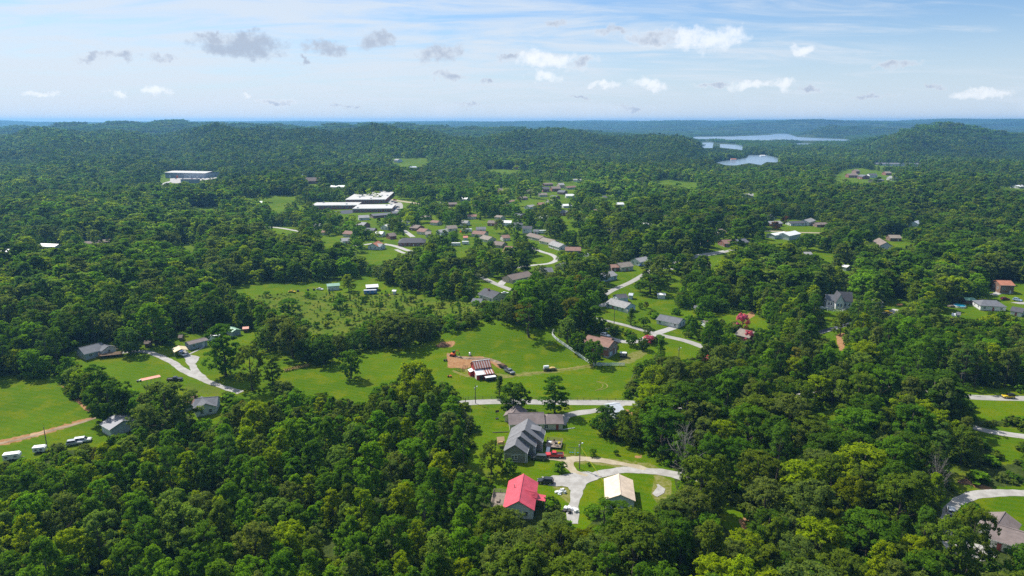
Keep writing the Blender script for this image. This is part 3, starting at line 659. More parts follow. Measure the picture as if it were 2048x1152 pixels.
def opening(par, kind, c, n, wd, ht, mat='trim_white', panes=1, glass='glass', far=False):
    """a window or door standing 4 cm proud of a wall: c centre, n the wall's outward direction"""
    c = Vector(c); n = Vector(n).normalized(); u = Vector((0, 0, 1)).cross(n).normalized(); z = Vector((0, 0, 1))
    def slab(b, x0, x1, z0, z1, d0, d1):
        P = [c + u * x + z * q + n * d for d in (d0, d1) for (x, q) in ((x0, z0), (x1, z0), (x1, z1), (x0, z1))]
        k = len(b.V); b.V += P; b.F += [tuple(k + i for i in f) for f in ((3, 2, 1, 0), (4, 5, 6, 7), (0, 1, 5, 4), (1, 2, 6, 5), (2, 3, 7, 6), (3, 0, 4, 7))]
    b = MB(); fw = .09
    if kind == 'window':
        for (x0, x1, z0, z1) in ((-wd/2-fw, wd/2+fw, ht/2, ht/2+fw), (-wd/2-fw, wd/2+fw, -ht/2-fw*1.4, -ht/2), (-wd/2-fw, -wd/2, -ht/2, ht/2), (wd/2, wd/2+fw, -ht/2, ht/2)): slab(b, x0, x1, z0, z1, -.02, .06)
        for i in range(1, panes): x = -wd/2 + wd * i / panes; slab(b, x - .035, x + .035, -ht/2, ht/2, -.02, .055)
        slab(b, -wd/2, wd/2, -.03, .03, -.02, .05)
        w_ = b.build('window', mat, par); g = MB(); slab(g, -wd/2, wd/2, -ht/2, ht/2, -.03, .02); g.build('pane', glass, w_); return w_
    slab(b, -wd/2, wd/2, -ht/2, ht/2, -.02, .05); d = b.build(kind, mat, par)
    if not far:
        h = MB()
        if kind == 'door': slab(h, wd/2 - .16, wd/2 - .08, -.1, .02, .05, .12); h.build('handle', 'chrome', d)
        elif kind == 'garage_door':
            for i in range(1, 4): q = -ht/2 + ht * i / 4; slab(h, -wd/2 + .05, wd/2 - .05, q - .02, q + .02, .05, .07)
            h.build('panel_rib', 'trim_white', d)
    return d
def house(label, a, b, Wd, hw, rise, roof, wall, cat='house', name='house', hip=0., detail=2, win=True, door=True, chimney=None, base=-1.2, gdoor=None, shift=0., minL=0):
    """a building surveyed by the two ends of its roof ridge"""
    A, B = ridge_pts(a, b, hw + rise)
    c = (A + B) / 2; d = B - A; yaw = math.atan2(d.y, d.x); L = max(math.hypot(d.x, d.y) + 2 * hip, minL)
    if math.sin(yaw) < -.2: yaw += math.pi
    z = min(G(A.x, A.y), G(B.x, B.y)) * .5 + G(c.x, c.y) * .5
    o = thing(name, label, cat, (c.x, c.y, z), yaw)
    footprint(c.x, c.y, yaw, L, Wd)
    x1, y1 = L / 2 - .45, Wd / 2
    w_ = MB(); wall_gable(w_, -x1, x1, -y1, y1, hw, rise, base, bool(hip)); w_.build('wall', wall, o)
    r_ = MB(); roof_gable(r_, -x1, x1, -y1, y1, hw, rise, hip=hip); ro = r_.build('roof', roof, o)
    if detail >= 2 and not hip:
        rc = MB(); rc.box(-x1 - .46, x1 + .46, -.14, .14, hw + rise + .10, hw + rise + .22); rc.build('ridge_cap', roof, ro)
        for s_ in (-1, 1):
            fb = MB(); sl = rise / y1; fb.box(-x1 - .5, x1 + .5, s_ * (y1 + .46) - .03, s_ * (y1 + .46) + .03, hw - .45 * sl - .06, hw - .45 * sl + .1)
            fb.build('fascia', 'trim_white', o)
    if chimney:
        ch = MB(); ch.box(chimney - .4, chimney + .4, y1 * .15, y1 * .15 + .7, hw, hw + rise + .9); ch.box(chimney - .46, chimney + .46, y1 * .15 - .06, y1 * .15 + .76, hw + rise + .9, hw + rise + 1.02)
        ch.build('chimney', 'brick_chimney', ro)
    if base > -1.3 and detail >= 2:
        fd = MB(); fd.box(-x1 - .03, x1 + .03, -y1 - .03, y1 + .03, -1.2, .3); fd.build('foundation', 'concrete_block', o)
    rr = random.Random(int(L * 100)); far = detail < 2
    zc = hw * .56
    cam_dir = Vector((-c.x, -c.y, 0)).normalized(); R_ = Matrix.Rotation(-yaw, 3, 'Z'); cl = R_ @ cam_dir
    if win:
        sides = [((0, s_ * y1), (0, s_, 0), x1) for s_ in (-1, 1)]
        for (cx, cyy), n, half in sides:
            k = max(1, int(half * 2 / (3.4 if not far else 4.5)))
            for i in range(k):
                u = -half + half * 2 * (i + .5) / k + rr.uniform(-.2, .2)
                if door and i == k // 2: opening(o, 'door', (u, cyy, 1.05), n, .95, 2.05, 'door_white' if rr.random() < .6 else 'door_paint', far=far)
                else: opening(o, 'window', (u, cyy, zc), n, rr.choice([.95, 1.1, 1.5]), 1.25, panes=2 if not far else 1)
        for s_ in (-1, 1):
            for u in ((-y1 * .45, y1 * .45) if Wd > 6.5 else (0,)): opening(o, 'window', (s_ * x1, u, zc), (s_, 0, 0), 1.0, 1.25)
    if gdoor:
        s_ = 1 if cl.y > 0 else -1
        opening(o, 'garage_door', (gdoor, s_ * y1, 1.15), (0, s_, 0), 2.8, 2.2, 'door_white')
    return o
# ------------------------------------------------------------------ the grey-sided house: three gabled sections stepping up from the gable end
def local_thing(name, label, cat, px, py, yaw_deg):
    p = S(px, py); return thing(name, label, cat, (p.x, p.y, p.z), R(yaw_deg)), p
def posts(par, pts, h, r=.07, mat='trim_white', name='post', z0=-.6):
    for (x, y) in pts:
        b = MB(); b.box(x - r, x + r, y - r, y + r, z0, h); b.build(name, mat, par)
def deck(par, x0, x1, y0, y1, z, rail=True, mat='deck_wood', sides='fblr'):
    d = MB(); d.box(x0, x1, y0, y1, z - .15, z); dk = d.build('deck', mat, par)
    n = max(2, int((x1 - x0) / .45))
    for i in range(n):                                           # boards, each with a gap
        xa = x0 + (x1 - x0) * i / n; bb = MB(); bb.box(xa + .02, xa + (x1 - x0) / n - .02, y0 - .03, y1 + .03, z + .005, z + .045); bb.build('board', mat, dk)
    for x in (x0 + .1, x1 - .1):
        for y in (y0 + .1, (y0 + y1) / 2, y1 - .1): b = MB(); b.box(x - .07, x + .07, y - .07, y + .07, -1.6, z + (1.0 if rail else 0)); b.build('deck_post', mat, dk)
    if rail:
        for s_, (xa, xb, ya, yb) in (('f', (x0, x1, y0, y0)), ('b', (x0, x1, y1, y1)), ('l', (x0, x0, y0, y1)), ('r', (x1, x1, y0, y1))):
            if s_ not in sides: continue
            rb = MB()
            for zz in (z + .35, z + .65, z + .98): rb.box(xa - .04, xb + .04, ya - .04, yb + .04, zz - .04, zz + .04)
            rb.build('railing', mat, dk)
    return dk
def grey_house():
    o, p = local_thing('house', 'grey-sided house with three stepped gables and grey shingle roof', 'house', 1008.5, 922, -9)
    footprint(p.x + 5, p.y + 7, R(81), 18, 11)
    hw, sl = 3.5, .70
    secs = [(6.9, 0, 5.0, .8), (8.9, 5.0, 8.4, 1.0), (10.8, 8.4, 16.6, 1.0)]      # width, from, to
    for i, (Wd, v0, v1, _) in enumerate(secs):
        w_ = MB(); r = hw + sl * Wd / 2
        for v in (v0, v1): w_.poly((0, v, -1.2), (Wd, v, -1.2), (Wd, v, hw), (Wd / 2, v, r - .03), (0, v, hw))
        for x in (0, Wd): w_.poly((x, v0, -1.2), (x, v1, -1.2), (x, v1, hw), (x, v0, hw))
        w_.build('wall', 'wall_grey', o)
        b = MB(); f0 = v0 - .4; f1 = v1 + (.4 if i == 2 else -.02); t = .18; e = hw - .4 * sl
        b.slab([(-.4, f0, e + t), (Wd / 2, f0, r + t), (Wd / 2, f1, r + t), (-.4, f1, e + t)], t)
        b.slab([(Wd / 2, f0, r + t), (Wd + .55, f0, hw - .55 * sl + t), (Wd + .55, f1, hw - .55 * sl + t), (Wd / 2, f1, r + t)], t)
        ro = b.build('roof', 'roof_grey', o)
        g = MB(); g.box(Wd + .5, Wd + .62, f0, f1, hw - .55 * sl - .02, hw - .55 * sl + .14); g.build('gutter', 'trim_white', ro)
        c = MB(); c.box(Wd - .06, Wd + .08, v0 - .05, v0 + .1, -1.0, hw - .2); c.build('corner_trim', 'trim_white', o)
        c = MB(); c.box(-.08, .06, v0 - .05, v0 + .1, -1.0, hw - .2)
        if i == 0: c.build('corner_trim', 'trim_white', o)
    # dormer facing the deck
    d = MB(); d.box(7.6, 9.9, 11.6, 14.4, 4.0, 5.6); d.build('dormer_wall', 'wall_grey', o)
    d = MB(); d.slab([(6.4, 11.2, 6.5), (10.3, 11.2, 5.7), (10.3, 14.8, 5.7), (6.4, 14.8, 6.5)], .15); d.build('dormer_roof', 'roof_grey', o)
    opening(o, 'window', (9.9, 13, 4.9), (1, 0, 0), 1.6, 1.0, panes=2)
    opening(o, 'window', (2.75, 0, 1.55), (0, -1, 0), .85, 1.15); opening(o, 'window', (3.75, 0, 1.55), (0, -1, 0), .85, 1.15)
    b = MB(); b.box(-.04, 6.94, -.05, .05, 2.55, 2.68); b.build('belt_trim', 'wall_pale', o)
    f = MB(); f.box(-.05, 6.95, -.06, 5, -1.2, .15); f.build('foundation', 'concrete_block', o)
    opening(o, 'door', (8.9, 6.8, 1.1), (1, 0, 0), .95, 2.05, 'door_white'); opening(o, 'window', (6.9, 2.5, 1.6), (1, 0, 0), 1.0, 1.2)
    for v in (2.5, 6, 10, 14): opening(o, 'window', (0, v, 1.6), (-1, 0, 0), 1.0, 1.2)
    posts(o, [(6.9 + .45, .1), (8.9 + .5, 5.1), (10.8 + .45, 8.6)], 3.1, .09)
    # porch deck with its ramp
    dk, q = local_thing('porch_deck', 'weathered wooden deck with rails beside the grey-sided house', 'deck', 1091, 897, -9)
    deck(dk, 0, 5.2, 0, 5.0, .7, True, 'deck_wood', 'br')
    b = MB(); b.slab([(.4, -3.2, -.1), (1.6, -3.2, -.1), (1.6, 0, .72), (.4, 0, .72)], .08); b.build('ramp', 'trim_white', dk)
    KEEP.append((q.x + 3, q.y + 2, 5))
    for i, (x, y, s_, m, nm, lb) in enumerate([(3.4, 1.2, .5, 'plastic_black', 'grill', 'black barbecue grill on the wooden deck'), (2.6, 3.6, .45, 'brush', 'patio_chair', 'brown patio chair on the wooden deck'), (4.4, 2.6, .4, 'yellow_paint', 'toy_car', 'yellow ride-on toy on the wooden deck'), (1.2, 2.2, .5, 'white_plastic', 'patio_table', 'white patio table on the wooden deck')]):
        w0 = Matrix.Rotation(R(-9), 3, 'Z') @ Vector((x, y, 0)); t = thing(nm, lb, nm.replace('_', ' '), (q.x + w0.x, q.y + w0.y, q.z + .75), R(20 * i))
        if nm == 'patio_table':
            MB().cyl((0, 0, .7), (0, 0, 1), .55, .05).build('table_top', m, t); MB().cyl((0, 0, .34), (0, 0, 1), .05, .68).build('leg', m, t)
        elif nm == 'patio_chair':
            MB().box(-.28, .28, -.28, .28, .4, .47).build('seat', m, t); MB().box(-.28, .28, .24, .3, .47, .95).build('backrest', m, t)
            for xx in (-.25, .25):
                for yy in (-.25, .25): MB().box(xx - .03, xx + .03, yy - .03, yy + .03, 0, .4).build('leg', m, t)
        elif nm == 'grill':
            MB().box(-.45, .45, -.3, .3, .6, .8).build('firebox', m, t); MB().prism([(-.45, .82), (.45, .82), (.38, 1.1), (-.38, 1.1)], -.28, .28).build('lid', m, t)
            for xx in (-.4, .4):
                for yy in (-.25, .25): MB().box(xx - .03, xx + .03, yy - .03, yy + .03, 0, .6).build('leg', m, t)
        else:
            MB().prism([(-.5, .15), (.5, .15), (.5, .35), (.2, .45), (.1, .7), (-.3, .7), (-.45, .45)], -.28, .28).build('body', m, t)
            for xx in (-.33, .33):
                for yy in (-.3, .3): MB().cyl((xx, yy, .14), (0, 1, 0), .14, .08).build('wheel', 'rubber', t)
grey_house()

def red_cabin():
    A, B = ridge_pts((1037, 1003), (1047, 949), 5.4); c = (A + B) / 2; d = B - A; yaw = math.atan2(d.y, d.x); L = d.xy.length
    o = thing('cabin', 'cabin with a bright pink-red metal roof beside the gravel drive', 'house', (c.x, c.y, G(c.x, c.y)), yaw); footprint(c.x, c.y, yaw, L, 8.6)
    x1, y1, hw, rise = L / 2 - .4, 3.9, 3.1, 2.3
    w_ = MB(); wall_gable(w_, -x1, x1, -y1, y1, hw, rise); w_.build('wall', 'wall_white', o)
    r_ = MB(); roof_gable(r_, -x1, x1, -y1, y1, hw, rise, .45); ro = r_.build('roof', 'roof_red', o)
    MB().box(-x1 - .46, x1 + .46, -.16, .16, hw + rise + .11, hw + rise + .22).build('ridge_cap', 'roof_red', ro)
    MB().cyl((1.5, 2.0, 4.9), (0, 0, 1), .12, 1.2).build('vent_pipe', 'galvanised', ro)
    # the little cross gable and porch roof on the drive side (local -y)
    b = MB(); b.slab([(-.2, -1.2, 5.0), (-.2, -4.7, 4.25), (-1.6, -4.7, 3.15), (-1.6, -2.2, 4.1)], .12); b.slab([(1.2, -2.2, 4.1), (1.2, -4.7, 3.15), (-.2, -4.7, 4.25), (-.2, -1.2, 5.0)], .12); b.build('porch_gable', 'roof_red', ro)
    b = MB(); b.slab([(-1.8, -4.4, 3.0), (1.4, -4.4, 3.0), (1.4, -6.9, 2.6), (-1.8, -6.9, 2.6)], .1); b.build('porch_roof', 'roof_red', ro)
    posts(o, [(-1.6, -6.7), (1.2, -6.7)], 2.55, .07)
    for u in (-2.0, 1.8): opening(o, 'window', (-x1, u, 1.6), (-1, 0, 0), .9, 1.3)
    for u in (-5, -2.4, 3.5, 5.5): opening(o, 'window', (u, -y1, 1.6), (0, -1, 0), .95, 1.25)
    opening(o, 'door', (-.2, -y1, 1.05), (0, -1, 0), .95, 2.05, 'door_white')
    for u in (-4, 0, 4): opening(o, 'window', (u, y1, 1.6), (0, 1, 0), .95, 1.25)
    # deck on the wood side (local +y)
    q = o.matrix_basis.copy() if False else None
    dk = thing('sun_deck', 'weathered grey wooden deck with railing beside the pink-red roof', 'deck', tuple(Vector((c.x, c.y, G(c.x, c.y))) + Matrix.Rotation(yaw, 3, 'Z') @ Vector((0, 0, 0))), yaw)
    deck(dk, -3.6, 4.2, 4.35, 8.2, 1.1, True, 'deck_wood', 'bflr')
    MB().box(-1.5, .3, 6.0, 6.8, 1.15, 1.6).build('bench', 'deck_wood', dk)
    KEEP.append((c.x - 6, c.y, 4.5))
red_cabin()

def cream_shed():
    A, B = ridge_pts((1241, 990), (1237, 949), 4.6); c = (A + B) / 2; d = B - A; yaw = math.atan2(d.y, d.x); L = d.xy.length
    o = thing('outbuilding', 'white outbuilding with a cream metal gable roof on the mown lawn', 'outbuilding', (c.x, c.y, G(c.x, c.y)), yaw); footprint(c.x, c.y, yaw, L, 8.5)
    x1, y1, hw, rise = L / 2 - .35, 3.85, 3.0, 1.6
    w_ = MB(); wall_gable(w_, -x1, x1, -y1, y1, hw, rise); w_.build('wall', 'wall_metal', o)
    r_ = MB(); roof_gable(r_, -x1, x1, -y1, y1, hw, rise, .38); ro = r_.build('roof', 'roof_cream', o)
    MB().box(-x1 - .4, x1 + .4, -.17, .17, hw + rise + .11, hw + rise + .23).build('ridge_cap', 'roof_cream', ro)
    MB().box(-x1 - .04, x1 + .04, -y1 - .04, y1 + .04, -1.2, .18).build('foundation', 'concrete_block', o)
    opening(o, 'window', (-x1, -1.5, 1.7), (-1, 0, 0), .7, .7); opening(o, 'door', (-x1, 1.4, 1.05), (-1, 0, 0), .95, 2.05, 'door_white')
    opening(o, 'garage_door', (x1, 0, 1.3), (1, 0, 0), 3.2, 2.5, 'door_white')
    for u in (-3, 3):
        for s_ in (-1, 1): opening(o, 'window', (u, s_ * y1, 1.7), (0, s_, 0), 1.0, .9)
cream_shed()

house('long brown-roofed cream house between country road and grey-sided house', (1016, 826.5), (1088, 825.5), 8.6, 2.7, 2.1, 'roof_purple', 'wall_cream', hip=0, chimney=None)
house('brown-roofed garage wing joined to the long cream house', (1094, 829), (1112, 829), 7.4, 2.5, 1.7, 'roof_purple', 'wall_cream', hip=2.6, cat='garage', name='garage_wing')
house('small rear wing of the long brown-roofed house near the dark evergreens', (1028, 822), (1034, 812), 6.5, 2.6, 1.7, 'roof_purple', 'wall_cream', name='house_wing', cat='house wing', minL=7)
house('white metal building beside the brown-roofed house driveway', (1218, 810), (1239, 806.5), 7.5, 2.7, 1.3, 'roof_silver', 'wall_metal', cat='shed', name='metal_building', win=False, gdoor=0)

def barn():
    A, B = ridge_pts((944, 723), (979, 719), 6.2); c = (A + B) / 2; d = B - A; yaw = math.atan2(d.y, d.x); L = d.xy.length
    o = thing('barn', 'red barn with a rusty patched metal roof and lean-to', 'barn', (c.x, c.y, G(c.x, c.y)), yaw); footprint(c.x, c.y - 2, yaw, L, 9)
    x1, y1, hw, rise = L / 2 - .3, 2.9, 4.1, 2.1
    w_ = MB(); wall_gable(w_, -x1, x1, -y1, y1, hw, rise); w_.build('wall', 'wall_red', o)
    r_ = MB(); roof_gable(r_, -x1, x1, -y1, y1, hw, rise, .35); ro = r_.build('roof', 'roof_rust', o)
    MB().box(-x1 - .4, x1 + .4, -.15, .15, hw + rise + .1, hw + rise + .2).build('ridge_cap', 'roof_white', ro)
    l = MB(); l.poly((-x1, -6.1, -1), (x1, -6.1, -1), (x1, -6.1, 2.3), (-x1, -6.1, 2.3))
    for x in (-x1, x1): l.poly((x, -6.1, -1), (x, -y1, -1), (x, -y1, 3.2), (x, -6.1, 2.3))
    l.build('lean_to_wall', 'wall_red', o)
    k = x1 * .1
    MB().slab([(-x1 - .4, -6.5, 2.33), (-k, -6.5, 2.33), (-k, -2.95, 3.45), (-x1 - .4, -2.95, 3.45)], .1).build('lean_to_roof', 'roof_white', o)
    MB().slab([(-k, -6.5, 2.34), (x1 + .4, -6.5, 2.34), (x1 + .4, -2.95, 3.46), (-k, -2.95, 3.46)], .1).build('lean_to_roof', 'roof_rust_pale', o)
    MB().prism([(-x1 - 1.5, -.5), (-x1, -.5), (-x1, 2.4), (-x1 - 1.5, 1.9)], -1.2, 1.8).build('side_shed', 'wall_red', o)
    MB().slab([(-x1 - 1.7, -1.4, 2.1), (-x1, -1.4, 2.6), (-x1, 2.0, 2.6), (-x1 - 1.7, 2.0, 2.1)], .08).build('side_roof', 'roof_white', o)
    MB().box(-x1 - .06, -x1 - .02, -5.6, -3.4, 0, 2.0).build('side_door', 'trim_white', o)
    for (x, wd) in ((-x1 * .45, 1.6), (x1 * .5, 2.2)): MB().box(x - wd / 2, x + wd / 2, -6.16, -6.11, 0, 1.9).build('stall_door', 'trim_dark', o)
    t = thing('stock_trailer', 'white-topped dark trailer parked against the red barn', 'trailer', tuple(Vector((c.x, c.y, G(c.x, c.y) - .3)) + Matrix.Rotation(yaw, 3, 'Z') @ Vector((1.6, -7.9, 0))), yaw)
    MB().box(-2.2, 2.2, -.9, .9, .55, 1.7).build('body', 'plastic_black', t); MB().prism([(-.95, 1.7), (.95, 1.7), (.8, 2.1), (.4, 2.3), (-.4, 2.3), (-.8, 2.1)], -2.3, 2.3).mesh('x')
    b = MB(); b.slab([(-2.3, -1.0, 1.9), (2.3, -1.0, 1.9), (2.3, 0, 2.15), (-2.3, 0, 2.15)], .2); b.slab([(-2.3, 0, 2.15), (2.3, 0, 2.15), (2.3, 1.0, 1.9), (-2.3, 1.0, 1.9)], .2); b.build('roof', 'white_plastic', t)
    for x in (-.5, .5):
        for y in (-.95, .95): MB().cyl((x, y, .38), (0, 1, 0), .38, .2).build('wheel', 'rubber', t)
    MB().tube([(2.2, 0, .6), (3.3, 0, .5)], .06).build('hitch', 'galvanised', t)
barn()

def brick_house():
    o = house('two-storey brick house with a brown gable roof by the white fence', (1176, 667.5), (1228, 683.5), 8.4, 4.9, 1.9, 'roof_redbrown', 'wall_brick', win=False, door=False)
    L = 0
    for ch in o.children:
        if ch.name.startswith('wall'): L = max(v.co.x for v in ch.data.vertices)
    # which local end faces the camera
    yaw = o.rotation_euler.z; e = 1 if math.sin(yaw) < 0 else -1
    for u in (-2.0, 1.6): opening(o, 'window', (e * L, u, 4.0), (e, 0, 0), 1.3, 1.35, panes=2)
    opening(o, 'garage_door', (e * L, 1.6 * (1 if e < 0 else -1), 1.1), (e, 0, 0), 2.6, 2.0, 'wall_blue'); opening(o, 'door', (e * L, -2.4 * (1 if e < 0 else -1), 1.05), (e, 0, 0), .95, 2.05, 'door_white')
    for s_ in (-1, 1):
        for u in (-5, -1.5, 2, 5): opening(o, 'window', (u, s_ * 4.2, 3.9), (0, s_, 0), 1.1, 1.3, panes=2)
    house('low brown-roofed carport wing of the brick house', (1207, 673.5), (1219, 677), 6, 2.6, 1.2, 'roof_redbrown', 'wall_brick', cat='carport', name='carport_wing', win=False, minL=6)
brick_house()

house('grey-roofed pale house with wooden deck beside the wood', (157, 697), (203, 684), 8.8, 2.8, 1.9, 'roof_slate', 'wall_greyblue')
house('grey-roofed wing of the house with the wooden deck', (196, 687), (216, 692), 6.5, 2.6, 1.3, 'roof_slate', 'wall_white', name='house_wing', cat='house wing', minL=8)
o_, p_ = local_thing('raised_deck', 'brown raised wooden deck on the grey-roofed house', 'deck', 206, 716, 20)
deck(o_, -1.5, 7.5, -1, 3.2, 1.3, True, 'wall_wood', 'flr'); KEEP.append((p_.x + 3, p_.y + 1, 6))
house('long grey mobile home with a brown and white roof', (372, 684), (411, 675), 4.6, 2.8, .7, 'roof_purple', 'wall_greyblue', cat='mobile home', name='mobile_home')
house('white house with dark grey cross-gabled roof below the gravel lane', (390, 797), (437, 793.5), 7.6, 2.8, 1.9, 'roof_slate', 'wall_white')
house('white cross gable wing with one small attic vent', (404, 795), (410, 806), 6.6, 2.8, 1.8, 'roof_slate', 'wall_white', name='house_wing', cat='house wing', minL=8)
house('old brown-roofed house half hidden behind the huge oak', (362, 796), (394, 790), 7.0, 2.7, 1.6, 'roof_redbrown', 'wall_white')
house('grey metal shed with wide gable roof beside the hay field', (226, 830), (247, 842), 8.6, 3.0, 1.6, 'roof_tin', 'wall_metal', cat='shed', name='metal_shed', win=False, door=False, gdoor=0)
house('grey-green garden shed beside the mobile home', (458, 652.5), (473, 659), 4.4, 2.4, .9, 'roof_green', 'wall_greyblue', cat='shed', name='garden_shed', win=False)
house('small red-roofed open shelter by the edge of the wood', (485, 654), (498, 653.5), 3.0, 2.0, .5, 'roof_salmon', 'wall_wood', cat='shelter', name='wood_shelter', win=False, door=False, detail=1)
house('brown shed roof showing behind the rounded bluish tree', (267, 664), (281, 667), 4.5, 2.2, 1.2, 'roof_redbrown', 'wall_wood', cat='shed', name='wooden_shed', win=False, detail=1)
house('dark wooden playhouse beside the tall bright green tree', (289, 681), (303, 681), 3.0, 1.9, .9, 'roof_brown', 'wall_wood', cat='playhouse', name='playhouse', win=False, detail=1)
house('tiny dark hut on the grass behind the mobile home', (357, 670), (366, 670), 2.6, 1.7, .8, 'roof_brown', 'wall_wood', cat='hut', name='hut', win=False, detail=1)
house('green-roofed white shed at the top of the meadow', (653, 568), (679, 566), 5.0, 3.0, 1.0, 'roof_green', 'wall_white', cat='shed', name='metal_shed', win=False, detail=1)
house('white-roofed open shed behind the blue container', (731, 570), (756, 568), 7.0, 2.8, 1.0, 'roof_white', 'wall_wood', cat='shed', name='open_shed', win=False, detail=1)
house('small white box trailer shed by the meadow trees', (785, 580), (793, 580), 2.6, 2.2, .4, 'roof_white', 'wall_white', cat='shed', name='garden_shed', win=False, detail=1)
house('white ranch house with a weathered brown-grey roof and gravel yard', (1984, 1046), (2062, 1070), 8.6, 2.8, 1.9, 'roof_purple', 'wall_white')
house('gabled rear wing of the white ranch house', (1998, 1042), (2006, 1030), 7.0, 2.7, 1.7, 'roof_purple', 'wall_white', name='house_wing', cat='house wing', minL=8)

def canopy(label, a, b, Wd, h, roof, name='carport', arch=.5, post='galvanised', cat='carport'):
    A, B = ridge_pts(a, b, h + arch); c = (A + B) / 2; d = B - A; yaw = math.atan2(d.y, d.x); L = max(d.xy.length, 5)
    o = thing(name, label, cat, (c.x, c.y, G(c.x, c.y)), yaw); footprint(c.x, c.y, yaw, L, Wd, .5)
    b_ = MB(); roof_gable(b_, -L / 2, L / 2, -Wd / 2, Wd / 2, h, arch, .15, .06); b_.build('roof', roof, o)
    n = max(2, int(L / 1.6)); posts(o, [(-L / 2 + .1 + (L - .2) * i / n, s_ * (Wd / 2 - .05)) for i in range(n + 1) for s_ in (-1, 1)], h, .05, post, 'post', -.3)
    return o
canopy('tan arched carport with a white car under its edge', (357, 691), (362, 698.5), 5.6, 2.5, 'roof_sand', arch=.9)
canopy('salmon-roofed open-sided livestock trailer on the lawn', (283, 759), (319, 751), 2.6, 2.7, 'roof_salmon', 'open_trailer', .15, 'galvanised', 'trailer')

